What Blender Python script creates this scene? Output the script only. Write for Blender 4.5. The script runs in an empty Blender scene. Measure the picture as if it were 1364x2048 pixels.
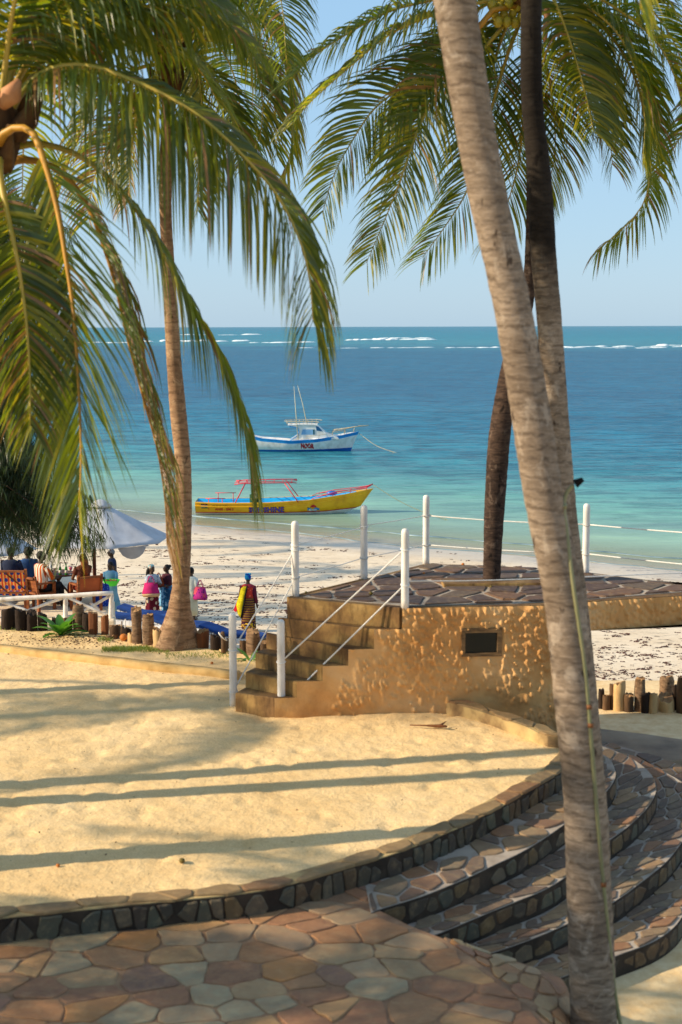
import bpy, bmesh, math, random
import numpy as np
from mathutils import Vector, Matrix, noise as mnoise
C = bpy.context.scene.collection
rnd = random.Random(7)
R = math.radians
# ------------------------------------------------------------------ camera
CAM_Z = 4.1
FPX = 2844.0
PITCH = math.atan(371.0 / FPX)
ROLL = R(0.17)
r0 = Vector((1, 0, 0)); u0 = Vector((0, math.sin(PITCH), math.cos(PITCH)))
FW = Vector((0, math.cos(PITCH), -math.sin(PITCH)))
RT = r0 * math.cos(ROLL) - u0 * math.sin(ROLL)
UP = u0 * math.cos(ROLL) + r0 * math.sin(ROLL)
cam_d = bpy.data.cameras.new('camera'); cam = bpy.data.objects.new('camera', cam_d); C.objects.link(cam)
cam.matrix_world = Matrix(((RT.x, UP.x, -FW.x, 0), (RT.y, UP.y, -FW.y, 0), (RT.z, UP.z, -FW.z, CAM_Z), (0, 0, 0, 1)))
cam_d.sensor_fit = 'VERTICAL'; cam_d.sensor_height = 36.0; cam_d.lens = FPX / 2048 * 36.0
cam_d.clip_start = 0.1; cam_d.clip_end = 60000
cam_d.dof.use_dof = True; cam_d.dof.focus_distance = 34; cam_d.dof.aperture_fstop = 2.5
bpy.context.scene.camera = cam
# ------------------------------------------------------------------ sky and sun
SUN_EL = R(27); SUN_A = math.atan(0.165)
W = bpy.data.worlds.new('World'); bpy.context.scene.world = W; W.use_nodes = True
wn = W.node_tree; wn.nodes.clear()
sky = wn.nodes.new('ShaderNodeTexSky'); sky.sky_type = 'NISHITA'; sky.sun_disc = False
sky.sun_elevation = SUN_EL; sky.sun_rotation = R(260.6); sky.air_density = 1.0; sky.dust_density = 0.6; sky.ozone_density = 2.0
bg = wn.nodes.new('ShaderNodeBackground'); bg.inputs[1].default_value = 0.115
wo = wn.nodes.new('ShaderNodeOutputWorld')
hs = wn.nodes.new('ShaderNodeHueSaturation'); hs.inputs['Saturation'].default_value = 1.0
# thin even veil of haze over the whole sky, paler towards the horizon all round
wtc = wn.nodes.new('ShaderNodeTexCoord'); wsp = wn.nodes.new('ShaderNodeSeparateXYZ'); wn.links.new(wtc.outputs['Generated'], wsp.inputs[0])
wr = wn.nodes.new('ShaderNodeValToRGB'); wn.links.new(wsp.outputs[2], wr.inputs[0]); cr = wr.color_ramp
cr.elements[0].position = 0.0; cr.elements[0].color = (2.0, 2.95, 3.85, 1); cr.elements[1].position = 0.75; cr.elements[1].color = (1.9, 2.6, 3.7, 1)
e_ = cr.elements.new(0.28); e_.color = (1.65, 2.85, 4.15, 1)
wm = wn.nodes.new('ShaderNodeMix'); wm.data_type = 'RGBA'; wm.inputs[0].default_value = 0.82
wn.links.new(sky.outputs[0], wm.inputs[6]); wn.links.new(wr.outputs[0], wm.inputs[7])
wn.links.new(wm.outputs[2], hs.inputs['Color']); wn.links.new(hs.outputs[0], bg.inputs[0]); wn.links.new(bg.outputs[0], wo.inputs[0])
sd = bpy.data.lights.new('sun', 'SUN'); sd.energy = 3.8; sd.angle = R(0.55); sd.color = (1.0, 0.83, 0.60)
sun = bpy.data.objects.new('sun', sd); C.objects.link(sun)
to_sun = Vector((-math.cos(SUN_EL) * math.cos(SUN_A), -math.cos(SUN_EL) * math.sin(SUN_A), math.sin(SUN_EL)))
sun.rotation_euler = to_sun.to_track_quat('Z', 'Y').to_euler(); sun.location = (-30, -10, 30)
sc = bpy.context.scene
sc.view_settings.view_transform = 'Standard'; sc.view_settings.look = 'None'
sc.view_settings.exposure = 0.88; sc.view_settings.gamma = 1.0
sc.render.engine = 'CYCLES'
# ------------------------------------------------------------------ measuring: a photo pixel as a place in the world
def ray(px, py):
    return (FW * FPX + RT * (px - 682) + UP * (1024 - py)) / FPX
def P(px, py, z):
    d = ray(px, py); t = (z - CAM_Z) / d.z
    return Vector((d.x * t, d.y * t, z))
def PD(px, py, D):
    d = ray(px, py); t = D / d.y
    return Vector((d.x * t, D, CAM_Z + d.z * t))
# ------------------------------------------------------------------ helpers
def srgb(h):
    h = h.lstrip('#'); o = []
    for i in (0, 2, 4):
        c = int(h[i:i + 2], 16) / 255
        o.append(c / 12.92 if c <= 0.04045 else ((c + 0.055) / 1.055) ** 2.4)
    return (*o, 1)
def link(name, me, parent=None, mats=(), smooth=False):
    o = bpy.data.objects.new(name, me); C.objects.link(o)
    for m in (mats if isinstance(mats, (list, tuple)) else [mats]):
        if m is not None: me.materials.append(m)
    if smooth: me.polygons.foreach_set('use_smooth', [True] * len(me.polygons))
    if parent is not None:
        o.parent = parent; o.matrix_parent_inverse = parent.matrix_world.inverted() if False else Matrix.Identity(4)
    return o
def thing(name, label, cat, loc=(0, 0, 0), rz=0, group=None):
    o = bpy.data.objects.new(name, None); C.objects.link(o); o.location = loc; o.rotation_euler = (0, 0, rz)
    o.empty_display_size = 0.1
    o['label'] = label; o['category'] = cat
    if group: o['group'] = group
    return o
def tag(o, label, cat, group=None):
    o['label'] = label; o['category'] = cat
    if group: o['group'] = group
    return o
class MB:
    """collects geometry as vertex and face lists; world or local coordinates"""
    def __init__(s): s.v = []; s.f = []; s.mi = []; s.uv = None; s.cur = 0
    def add(s, vs, fs):
        b = len(s.v); s.v += [tuple(v) for v in vs]; s.f += [tuple(i + b for i in f) for f in fs]; s.mi += [s.cur] * len(fs)
    def box(s, c, d, rz=0, ax=None):
        c = Vector(c); hx, hy, hz = d[0] / 2, d[1] / 2, d[2] / 2
        M3 = Matrix.Rotation(rz, 3, 'Z') if ax is None else ax
        b = min(hx, hy, hz) * 0.25; b = min(b, 0.02)
        vs = []
        for sx in (-1, 1):
            for sy in (-1, 1):
                for sz in (-1, 1):
                    vs.append(c + M3 @ Vector((sx * hx, sy * hy, sz * hz)))
        s.add(vs, [(0, 1, 3, 2), (4, 6, 7, 5), (0, 4, 5, 1), (2, 3, 7, 6), (0, 2, 6, 4), (1, 5, 7, 3)])
    def beam(s, a, b, w, h, up=Vector((0, 0, 1))):
        a = Vector(a); b = Vector(b); d = (b - a); L = d.length; d.normalize()
        x = d.cross(up)
        if x.length < 1e-4: x = d.cross(Vector((0, 1, 0)))
        x.normalize(); y = x.cross(d).normalized()
        vs = []
        for p in (a, b):
            for sx, sy in ((-1, -1), (1, -1), (1, 1), (-1, 1)):
                vs.append(p + x * sx * w / 2 + y * sy * h / 2)
        s.add(vs, [(3, 2, 1, 0), (4, 5, 6, 7), (0, 1, 5, 4), (1, 2, 6, 5), (2, 3, 7, 6), (3, 0, 4, 7)])
    def tube(s, pts, rad, n=8, cap=True, jit=0, seed=0, uvl=None):
        pts = [Vector(p) for p in pts]; m = len(pts)
        if not hasattr(rad, '__len__'): rad = [rad] * m
        T = []
        for i in range(m):
            a = pts[max(i - 1, 0)]; b = pts[min(i + 1, m - 1)]; T.append((b - a).normalized())
        ref = Vector((0, 0, 1)) if abs(T[0].z) < 0.9 else Vector((0, 1, 0))
        x = T[0].cross(ref).normalized(); rr = random.Random(seed)
        vs = []; fs = []
        for i in range(m):
            x = (x - T[i] * x.dot(T[i])).normalized(); y = T[i].cross(x)
            for k in range(n):
                a = 2 * math.pi * k / n; q = rad[i] * (1 + (rr.uniform(-jit, jit) if jit else 0))
                vs.append(pts[i] + (x * math.cos(a) + y * math.sin(a)) * q)
        for i in range(m - 1):
            for k in range(n):
                k2 = (k + 1) % n; fs.append((i * n + k, i * n + k2, (i + 1) * n + k2, (i + 1) * n + k))
        if cap:
            fs.append(tuple(range(n - 1, -1, -1))); fs.append(tuple((m - 1) * n + k for k in range(n)))
        s.add(vs, fs)
    def rings(s, rg, cap=True):
        n = len(rg[0]); vs = [p for r_ in rg for p in r_]; fs = []
        for i in range(len(rg) - 1):
            for k in range(n):
                k2 = (k + 1) % n; fs.append((i * n + k, i * n + k2, (i + 1) * n + k2, (i + 1) * n + k))
        if cap:
            fs.append(tuple(range(n - 1, -1, -1))); fs.append(tuple((len(rg) - 1) * n + k for k in range(n)))
        s.add(vs, fs)
    def ball(s, c, r, nu=10, nv=7):
        c = Vector(c); r = r if hasattr(r, '__len__') else (r, r, r)
        vs = [c + Vector((0, 0, -r[2]))]
        for j in range(1, nv):
            ph = -math.pi / 2 + math.pi * j / nv
            for k in range(nu):
                a = 2 * math.pi * k / nu
                vs.append(c + Vector((r[0] * math.cos(ph) * math.cos(a), r[1] * math.cos(ph) * math.sin(a), r[2] * math.sin(ph))))
        vs.append(c + Vector((0, 0, r[2]))); fs = []
        for k in range(nu): fs.append((0, 1 + (k + 1) % nu, 1 + k))
        for j in range(nv - 2):
            for k in range(nu):
                a = 1 + j * nu + k; b = 1 + j * nu + (k + 1) % nu; fs.append((a, b, b + nu, a + nu))
        t = len(vs) - 1; b0 = 1 + (nv - 2) * nu
        for k in range(nu): fs.append((b0 + k, b0 + (k + 1) % nu, t))
        s.add(vs, fs)
    def prism(s, poly, z0, z1):
        n = len(poly)
        A = sum(poly[i][0] * poly[(i + 1) % n][1] - poly[(i + 1) % n][0] * poly[i][1] for i in range(n))
        if A < 0: poly = poly[::-1]
        vs = [(p[0], p[1], z0) for p in poly] + [(p[0], p[1], z1) for p in poly]
        fs = [tuple(range(n - 1, -1, -1)), tuple(range(n, 2 * n))] + [(i, (i + 1) % n, (i + 1) % n + n, i + n) for i in range(n)]
        s.add(vs, fs)
    def mesh(s, name):
        me = bpy.data.meshes.new(name); me.from_pydata(s.v, [], s.f); me.validate()
        if len(me.polygons) == len(s.mi) and any(s.mi): me.polygons.foreach_set('material_index', s.mi)
        me.update(); return me
    def build(s, name, mats, parent=None, smooth=False, bevel=0):
        o = link(name, s.mesh(name), parent, mats, smooth)
        if bevel:
            b = o.modifiers.new('bevel', 'BEVEL'); b.width = bevel; b.segments = 2; b.limit_method = 'ANGLE'
        return o
def catmull(pts, n):
    pts = [Vector(p) for p in pts]; out = []
    Pn = [pts[0] * 2 - pts[1]] + pts + [pts[-1] * 2 - pts[-2]]
    m = len(pts) - 1
    for k in range(n):
        u = k / (n - 1) * m; i = min(int(u), m - 1); t = u - i
        a, b, c, d = Pn[i:i + 4]
        out.append(0.5 * ((2 * b) + (c - a) * t + (2 * a - 5 * b + 4 * c - d) * t * t + (3 * b - a - 3 * c + d) * t ** 3))
    return out
def even(pts, n):
    pts = [Vector(p) for p in pts]
    cum = [0]
    for i in range(1, len(pts)): cum.append(cum[-1] + (pts[i] - pts[i - 1]).length)
    out = []; j = 0
    for k in range(n):
        s_ = cum[-1] * k / (n - 1)
        while j < len(pts) - 2 and cum[j + 1] < s_: j += 1
        t = (s_ - cum[j]) / max(cum[j + 1] - cum[j], 1e-9); out.append(pts[j].lerp(pts[j + 1], min(t, 1)))
    return out
def clip(poly, nx, ny, d):
    """keep nx*x+ny*y <= d"""
    out = []; n = len(poly)
    for i in range(n):
        a = poly[i]; b = poly[(i + 1) % n]
        da = nx * a[0] + ny * a[1] - d; db = nx * b[0] + ny * b[1] - d
        if da <= 0: out.append(a)
        if (da < 0) != (db < 0) and abs(da - db) > 1e-12:
            t = da / (da - db); out.append((a[0] + (b[0] - a[0]) * t, a[1] + (b[1] - a[1]) * t))
    return out
def cells(x0, x1, y0, y1, sx, sy, gap, seed, halfplanes=(), jitter=0.36, bound=True):
    """irregular paving cells over a rectangle, with open joints"""
    rr = random.Random(seed); nx = max(1, round((x1 - x0) / sx)); ny = max(1, round((y1 - y0) / sy))
    dx = (x1 - x0) / nx; dy = (y1 - y0) / ny; S = {}
    for i in range(-1, nx + 1):
        for j in range(-1, ny + 1):
            off = 0.5 * (j % 2)
            if 0 <= i < nx and 0 <= j < ny and rr.random() < 0.1: continue
            S[i, j] = (x0 + (i + 0.5 + off * 0.6 + rr.uniform(-jitter, jitter)) * dx, y0 + (j + 0.5 + rr.uniform(-jitter, jitter)) * dy)
    out = []
    for (i, j), (cx, cy) in S.items():
        if bound and not (x0 <= cx <= x1 and y0 <= cy <= y1): continue
        k = 2.4
        poly = [(cx - k * dx, cy - k * dy), (cx + k * dx, cy - k * dy), (cx + k * dx, cy + k * dy), (cx - k * dx, cy + k * dy)]
        for a in range(i - 3, i + 4):
            for b in range(j - 3, j + 4):
                q = S.get((a, b))
                if q is None or (a, b) == (i, j): continue
                vx = (q[0] - cx) / dx; vy = (q[1] - cy) / dy      # metric scaled so cells follow the aspect asked for
                nx_, ny_ = vx / dx, vy / dy
                mx, my = (q[0] + cx) / 2, (q[1] + cy) / 2
                L = math.hypot(nx_, ny_)
                poly = clip(poly, nx_ / L, ny_ / L, (nx_ * mx + ny_ * my) / L - gap / 2)
                if len(poly) < 3: break
            if len(poly) < 3: break
        if bound and len(poly) >= 3:
            for h in ((1, 0, x1 - gap / 2), (-1, 0, -x0 - gap / 2), (0, 1, y1 - gap / 2), (0, -1, -y0 - gap / 2)):
                poly = clip(poly, *h)
                if len(poly) < 3: break
        for h in halfplanes:
            if len(poly) < 3: break
            poly = clip(poly, h[0], h[1], h[2] - gap / 2)
        if len(poly) < 3: continue
        A = 0.5 * abs(sum(poly[i2][0] * poly[(i2 + 1) % len(poly)][1] - poly[(i2 + 1) % len(poly)][0] * poly[i2][1] for i2 in range(len(poly))))
        if A < 0.1 * dx * dy: continue
        out.append(poly)
    return out
def chaikin(poly, q=0.2):
    n = len(poly); out = []
    for i in range(n):
        a = poly[i]; b = poly[(i + 1) % n]
        out.append((a[0] + (b[0] - a[0]) * q, a[1] + (b[1] - a[1]) * q)); out.append((b[0] + (a[0] - b[0]) * q, b[1] + (a[1] - b[1]) * q))
    return out
def stone(poly, mapf, h, mat, parent, rr, name='flagstone', bev=0.012, base=-0.02, rough=0.10):
    A = sum(poly[i][0] * poly[(i + 1) % len(poly)][1] - poly[(i + 1) % len(poly)][0] * poly[i][1] for i in range(len(poly)))
    if A < 0: poly = poly[::-1]
    poly = chaikin(poly, 0.10); q_ = []; ph = rr.uniform(0, 90); Ls = math.sqrt(abs(A) / 2)
    for i in range(len(poly)):
        a, b = poly[i], poly[(i + 1) % len(poly)]; q_.append(a)
        if math.hypot(b[0] - a[0], b[1] - a[1]) > 0.35 * Ls:
            for t in (0.33, 0.67): q_.append((a[0] + (b[0] - a[0]) * t, a[1] + (b[1] - a[1]) * t))
    cx = sum(p[0] for p in q_) / len(q_); cy = sum(p[1] for p in q_) / len(q_); am = rough
    poly = [(cx + (p[0] - cx) * f_, cy + (p[1] - cy) * f_) for p, f_ in ((p, 1 + am * (mnoise.noise(Vector((p[0] / Ls * 3.1, p[1] / Ls * 3.1, ph))) - 0.12)) for p in q_)]
    n = len(poly); cx = sum(p[0] for p in poly) / n; cy = sum(p[1] for p in poly) / n
    sz = math.sqrt(abs(A) / 2) + 1e-6; f = max(0.4, 1 - bev / sz * 2)
    hh = h + rr.uniform(-0.003, 0.005); tx, ty = rr.uniform(-.006, .006), rr.uniform(-.006, .006)
    tilt = lambda p: hh + tx * (p[0] - cx) / sz + ty * (p[1] - cy) / sz
    v = [mapf(p[0], p[1], base) for p in poly] + [mapf(p[0], p[1], tilt(p) - bev * 0.7) for p in poly]
    inn = [(cx + (p[0] - cx) * f, cy + (p[1] - cy) * f) for p in poly]
    v += [mapf(p[0], p[1], tilt(p)) for p in inn]
    me = bpy.data.meshes.new(name)
    fs = [(i, (i + 1) % n, (i + 1) % n + n, i + n) for i in range(n)] + [(i + n, (i + 1) % n + n, (i + 1) % n + 2 * n, i + 2 * n) for i in range(n)] + [tuple(range(2 * n, 3 * n))]
    me.from_pydata([tuple(q) for q in v], [], fs)
    me.update()
    return link(name, me, parent, mat)
# ------------------------------------------------------------------ materials
def newmat(name):
    m = bpy.data.materials.new(name); m.use_nodes = True; nt = m.node_tree
    return m, nt, nt.nodes['Principled BSDF']
def N(nt, t, **kw):
    n = nt.nodes.new(t)
    for k, v in kw.items():
        if k.startswith('i_'): n.inputs[k[2:].replace('_', ' ')].default_value = v
        else: setattr(n, k, v)
    return n
def ramp(nt, stops, fac, interp='LINEAR'):
    r_ = nt.nodes.new('ShaderNodeValToRGB'); cr = r_.color_ramp; cr.interpolation = interp
    while len(cr.elements) < len(stops): cr.elements.new(0.5)
    for e, (p, c) in zip(cr.elements, stops):
        e.position = p; e.color = srgb(c) if isinstance(c, str) else (*c[:3], 1) if hasattr(c, '__len__') else (c, c, c, 1)
    nt.links.new(fac, r_.inputs[0]); return r_.outputs[0]
def coord(nt, kind='Object', scale=(1, 1, 1)):
    if kind == 'Position':
        g = nt.nodes.new('ShaderNodeNewGeometry'); src = g.outputs['Position']
    else:
        t = nt.nodes.new('ShaderNodeTexCoord'); src = t.outputs[kind]
    mp = nt.nodes.new('ShaderNodeMapping'); mp.inputs['Scale'].default_value = scale
    nt.links.new(src, mp.inputs['Vector']); return mp.outputs[0]
def noise(nt, vec, scale, detail=5, rough=0.55, dist=0):
    n = N(nt, 'ShaderNodeTexNoise'); n.inputs['Scale'].default_value = scale; n.inputs['Detail'].default_value = detail
    n.inputs['Roughness'].default_value = rough; n.inputs['Distortion'].default_value = dist
    nt.links.new(vec, n.inputs['Vector']); return n.outputs['Fac']
def mixc(nt, fac, a, b, mode='MIX'):
    m = nt.nodes.new('ShaderNodeMix'); m.data_type = 'RGBA'; m.blend_type = mode
    for s_, v in ((0, fac), (6, a), (7, b)):
        if hasattr(v, 'links') or hasattr(v, 'is_linked'): nt.links.new(v, m.inputs[s_])
        else: m.inputs[s_].default_value = srgb(v) if isinstance(v, str) else v
    return m.outputs[2]
def math_(nt, op, a, b=0.0):
    m = nt.nodes.new('ShaderNodeMath'); m.operation = op
    for i, v in enumerate((a, b)):
        if hasattr(v, 'is_linked'): nt.links.new(v, m.inputs[i])
        else: m.inputs[i].default_value = v
    return m.outputs[0]
def bump(nt, bs, h, strength=0.3, dist=0.02, prev=None):
    b = nt.nodes.new('ShaderNodeBump'); b.inputs['Strength'].default_value = strength; b.inputs['Distance'].default_value = dist
    nt.links.new(h, b.inputs['Height'])
    if prev is not None: nt.links.new(prev, b.inputs['Normal'])
    nt.links.new(b.outputs[0], bs.inputs['Normal']); return b.outputs[0]
def simple(name, cols, scale=4, rough=0.7, bstr=0.2, bscale=None, bdist=0.01, kind='Object', stretch=(1, 1, 1), rand=0.0, spec=0.3, metal=0):
    """noise-mottled surface; cols is one colour or a list spread over the noise"""
    m, nt, bs = newmat(name); cols = [cols] if isinstance(cols, str) else cols
    v = coord(nt, kind, stretch); f = noise(nt, v, scale)
    if len(cols) == 1:
        c = srgb(cols[0]); stops = [(0.3, tuple(x * 0.82 for x in c[:3])), (0.7, tuple(min(1, x * 1.1) for x in c[:3]))]
    else:
        k = len(cols); stops = [(0.28 + 0.44 * i / (k - 1), c) for i, c in enumerate(cols)]
    col = ramp(nt, stops, f)
    if rand:
        oi = nt.nodes.new('ShaderNodeObjectInfo')
        col = mixc(nt, 1.0, col, ramp(nt, [(0, (1 - rand,) * 3), (1, (1 + rand * 0.3,) * 3)], oi.outputs['Random']), 'MULTIPLY')
    nt.links.new(col, bs.inputs['Base Color']); bs.inputs['Roughness'].default_value = rough; bs.inputs['Metallic'].default_value = metal
    bs.inputs['Specular IOR Level'].default_value = spec
    if bstr: bump(nt, bs, noise(nt, v, bscale or scale * 6, 6, 0.65), bstr, bdist)
    return m
def stone_mat(name, palette, dirt=0.5, rough=0.75):
    """each stone takes a colour of its own, then lichen, streaks and dirt"""
    m, nt, bs = newmat(name); oi = nt.nodes.new('ShaderNodeObjectInfo'); v = coord(nt, 'Object')
    k = len(palette); base = ramp(nt, [(i / k, c) for i, c in enumerate(palette)], oi.outputs['Random'], 'CONSTANT')
    n1 = noise(nt, v, 3.2, 7, 0.62, 0.6); n2 = noise(nt, v, 14, 6, 0.6)
    c = mixc(nt, ramp(nt, [(0.35, 0.0), (0.7, dirt)], n1), base, mixc(nt, 0.55, base, '#4a382a'))
    vp = coord(nt, 'Object', (1, 1, 1)); n4 = noise(nt, vp, 7, 4, 0.7, 1.2)
    c = mixc(nt, ramp(nt, [(0.42, 0.55), (0.6, 0.0)], n4), c, mixc(nt, 0.6, c, palette[0]))
    c = mixc(nt, ramp(nt, [(0.5, 0.0), (0.75, 0.5)], n2), c, mixc(nt, 0.4, base, '#c9ab7a'))
    nt.links.new(c, bs.inputs['Base Color']); bs.inputs['Roughness'].default_value = rough
    bump(nt, bs, noise(nt, v, 24, 8, 0.7), 0.45, 0.012); return m
# ================================================================== SETTING
BZ = -5.4                                     # water level
wl_a = P(440, 1056, BZ); wl_b = P(1364, 1142, BZ)
wdir = (wl_b - wl_a).normalized(); wnrm = Vector((wdir.y, -wdir.x, 0))       # points towards the land
if wnrm.y > 0: wnrm = -wnrm
def land_d(x, y): return (Vector((x, y, 0)) - Vector((wl_a.x, wl_a.y, 0))).dot(wnrm)
def sstep(a, b, x):
    t = min(1, max(0, (x - a) / (b - a))); return t * t * (3 - 2 * t)
def beach_z(x, y):
    d = land_d(x, y)
    return BZ + (0.031 * d if d > 0 else 0.045 * d) + 0.02 * mnoise.noise(Vector((x * 0.35, y * 0.35, 0)))
def terrain_z(x, y):
    lo = beach_z(x, y) if land_d(x, y) > -60 else -8.0
    lo = max(lo, -9)
    n = mnoise.noise(Vector((x * 0.6, y * 0.6, 3))) * 0.05
    hi = -0.93 + n * 0.5 - (0.1 if x < 1 else 0)
    k = sstep(19.6, 25.5, y)
    return hi * (1 - k) + lo * k
# ---- sand materials
def sand_mat(name, cols, weed=0, kind='Position', wet=False, bst=0.6):
    m, nt, bs = newmat(name); v = coord(nt, kind)
    big = noise(nt, v, 0.7, 5, 0.6, 0.4); fine = noise(nt, v, 60, 3, 0.7); med = noise(nt, v, 6, 6, 0.65)
    c = ramp(nt, [(0.3, cols[0]), (0.5, cols[1]), (0.72, cols[2])], math_(nt, 'ADD', math_(nt, 'MULTIPLY', big, 0.6), math_(nt, 'MULTIPLY', med, 0.4)))
    c = mixc(nt, ramp(nt, [(0.35, 0.30), (0.6, 0.0)], fine), c, '#8a6a45')
    if weed:
        vs = coord(nt, kind, (0.55, 1.2, 1)); w1 = noise(nt, vs, 2.6, 8, 0.72, 0.8); w2 = noise(nt, vs, 0.16, 3, 0.5)
        f = math_(nt, 'MULTIPLY', ramp(nt, [(0.56, 0.0), (0.62, 1.0)], w1), ramp(nt, [(0.40, 0.12), (0.60, 1.0)], w2))
        c = mixc(nt, math_(nt, 'MULTIPLY', f, weed), c, '#4a3a34')
        # damp sand towards the water
        g = nt.nodes.new('ShaderNodeNewGeometry'); sx = nt.nodes.new('ShaderNodeSeparateXYZ'); nt.links.new(g.outputs['Position'], sx.inputs[0])
        mr = N(nt, 'ShaderNodeMapRange'); mr.inputs['From Min'].default_value = BZ - 0.02; mr.inputs['From Max'].default_value = BZ + 0.17
        nt.links.new(math_(nt, 'ADD', sx.outputs[2], math_(nt, 'MULTIPLY', noise(nt, vs, 0.5, 4), 0.08)), mr.inputs['Value'])
        c = mixc(nt, mr.outputs[0], mixc(nt, 0.65, c, '#93826c'), c)
        nt.links.new(ramp(nt, [(0.0, 0.12), (0.75, 0.42), (1.0, 0.9)], mr.outputs[0]), bs.inputs['Roughness'])
    else: bs.inputs['Roughness'].default_value = 0.92
    bs.inputs['Specular IOR Level'].default_value = 0.4 if weed else 0.15
    if weed:
        mr2 = N(nt, 'ShaderNodeMapRange'); mr2.inputs['From Min'].default_value = 21; mr2.inputs['From Max'].default_value = 26; nt.links.new(sx.outputs[1], mr2.inputs['Value'])
        c = mixc(nt, mr2.outputs[0], ramp(nt, [(0.3, '#d2ae78'), (0.7, '#ecd2a2')], med), c)
    nt.links.new(c, bs.inputs['Base Color'])
    b1 = bump(nt, bs, med, bst, 0.05)
    b2 = nt.nodes.new('ShaderNodeBump'); b2.inputs['Strength'].default_value = 0.35; b2.inputs['Distance'].default_value = 0.008
    nt.links.new(fine, b2.inputs['Height']); nt.links.new(b1, b2.inputs['Normal']); nt.links.new(b2.outputs[0], bs.inputs['Normal'])
    return m
M_beach = sand_mat('beach_sand', ['#d2bd9c', '#e4d2b4', '#f0e2c8'], weed=0.9, bst=0.35)
M_plaza = sand_mat('plaza_sand', ['#dcb880', '#eccb94', '#f5d8a6'])
M_conc = simple('weathered_concrete', ['#5f4a34', '#8d744f', '#b39a6a', '#c2a873'], 3.5, 0.85, 0.5, 22, 0.01)
M_conc_dark = simple('stained_concrete', ['#503a26', '#80603a', '#a5834e', '#bf9e66'], 2.6, 0.85, 0.6, 18, 0.012)
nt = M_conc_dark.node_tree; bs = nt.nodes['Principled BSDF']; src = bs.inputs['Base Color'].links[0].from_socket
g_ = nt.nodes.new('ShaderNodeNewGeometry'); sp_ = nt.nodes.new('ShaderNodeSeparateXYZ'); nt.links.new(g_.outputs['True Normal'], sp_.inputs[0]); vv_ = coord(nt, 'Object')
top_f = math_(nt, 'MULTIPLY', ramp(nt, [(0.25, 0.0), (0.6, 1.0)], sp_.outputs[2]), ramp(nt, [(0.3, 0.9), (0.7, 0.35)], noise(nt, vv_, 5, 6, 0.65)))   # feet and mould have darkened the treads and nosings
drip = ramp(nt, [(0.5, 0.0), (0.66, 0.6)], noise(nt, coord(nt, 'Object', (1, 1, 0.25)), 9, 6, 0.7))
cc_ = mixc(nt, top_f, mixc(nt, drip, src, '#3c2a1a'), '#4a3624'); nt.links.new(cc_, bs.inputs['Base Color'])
M_mortar = simple('mortar', ['#745642', '#907055', '#a68666'], 5, 0.9, 0.5, 30, 0.01)
M_mortar_l = simple('pale_mortar', ['#85796c', '#a3978a', '#b5a998'], 4, 0.9, 0.4, 30, 0.01)
M_mortar_d = simple('dark_mortar', ['#2a221b', '#3a3026', '#4c3f32'], 5, 0.95, 0.5, 30, 0.01)
M_flag = stone_mat('patio_flagstone', ['#a87c54', '#ac9068', '#b88048', '#94684a', '#b09470', '#988064', '#b48c5c', '#9c6c4c', '#aa9a78', '#ac784c', '#8c6854'], 0.9)
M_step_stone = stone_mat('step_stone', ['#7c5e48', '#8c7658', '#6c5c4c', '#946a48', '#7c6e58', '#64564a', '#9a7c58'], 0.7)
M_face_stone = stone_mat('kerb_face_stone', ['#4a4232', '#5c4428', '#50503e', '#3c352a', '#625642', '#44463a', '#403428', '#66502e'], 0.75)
M_plat_stone = stone_mat('platform_flagstone', ['#4a3428', '#644834', '#54443a', '#6e4e34', '#443430', '#60503e'], 0.6)
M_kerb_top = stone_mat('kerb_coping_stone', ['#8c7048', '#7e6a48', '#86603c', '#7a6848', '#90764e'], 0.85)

def grid(name, xs, ys, zf, mat, keep=None, parent=None, smooth=True):
    nx, ny = len(xs), len(ys); v = []; f = []
    for y in ys:
        for x in xs: v.append((x, y, zf(x, y)))
    for j in range(ny - 1):
        for i in range(nx - 1):
            if keep and not keep(0.5 * (xs[i] + xs[i + 1]), 0.5 * (ys[j] + ys[j + 1])): continue
            a = j * nx + i; f.append((a, a + 1, a + 1 + nx, a + nx))
    me = bpy.data.meshes.new(name); me.from_pydata(v, [], f)
    bm = bmesh.new(); bm.from_mesh(me); bmesh.ops.delete(bm, geom=[q for q in bm.verts if not q.link_faces], context='VERTS'); bm.to_mesh(me); bm.free()
    return link(name, me, parent, mat, smooth)
def frange(a, b, s):
    n = max(1, int(round((b - a) / s))); return [a + (b - a) * i / n for i in range(n + 1)]
xs = [-220, -150, -100, -70, -50] + frange(-38, 38, 0.5) + [50, 70, 100, 150, 220]
ys = [-60, -30, -10, 0] + frange(4, 19, 0.75) + frange(19.5, 70, 0.5) + [73, 78, 85, 100, 125, 160]
terrain = grid('beach', xs, ys, terrain_z, M_beach); terrain['kind'] = 'structure'

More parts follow.
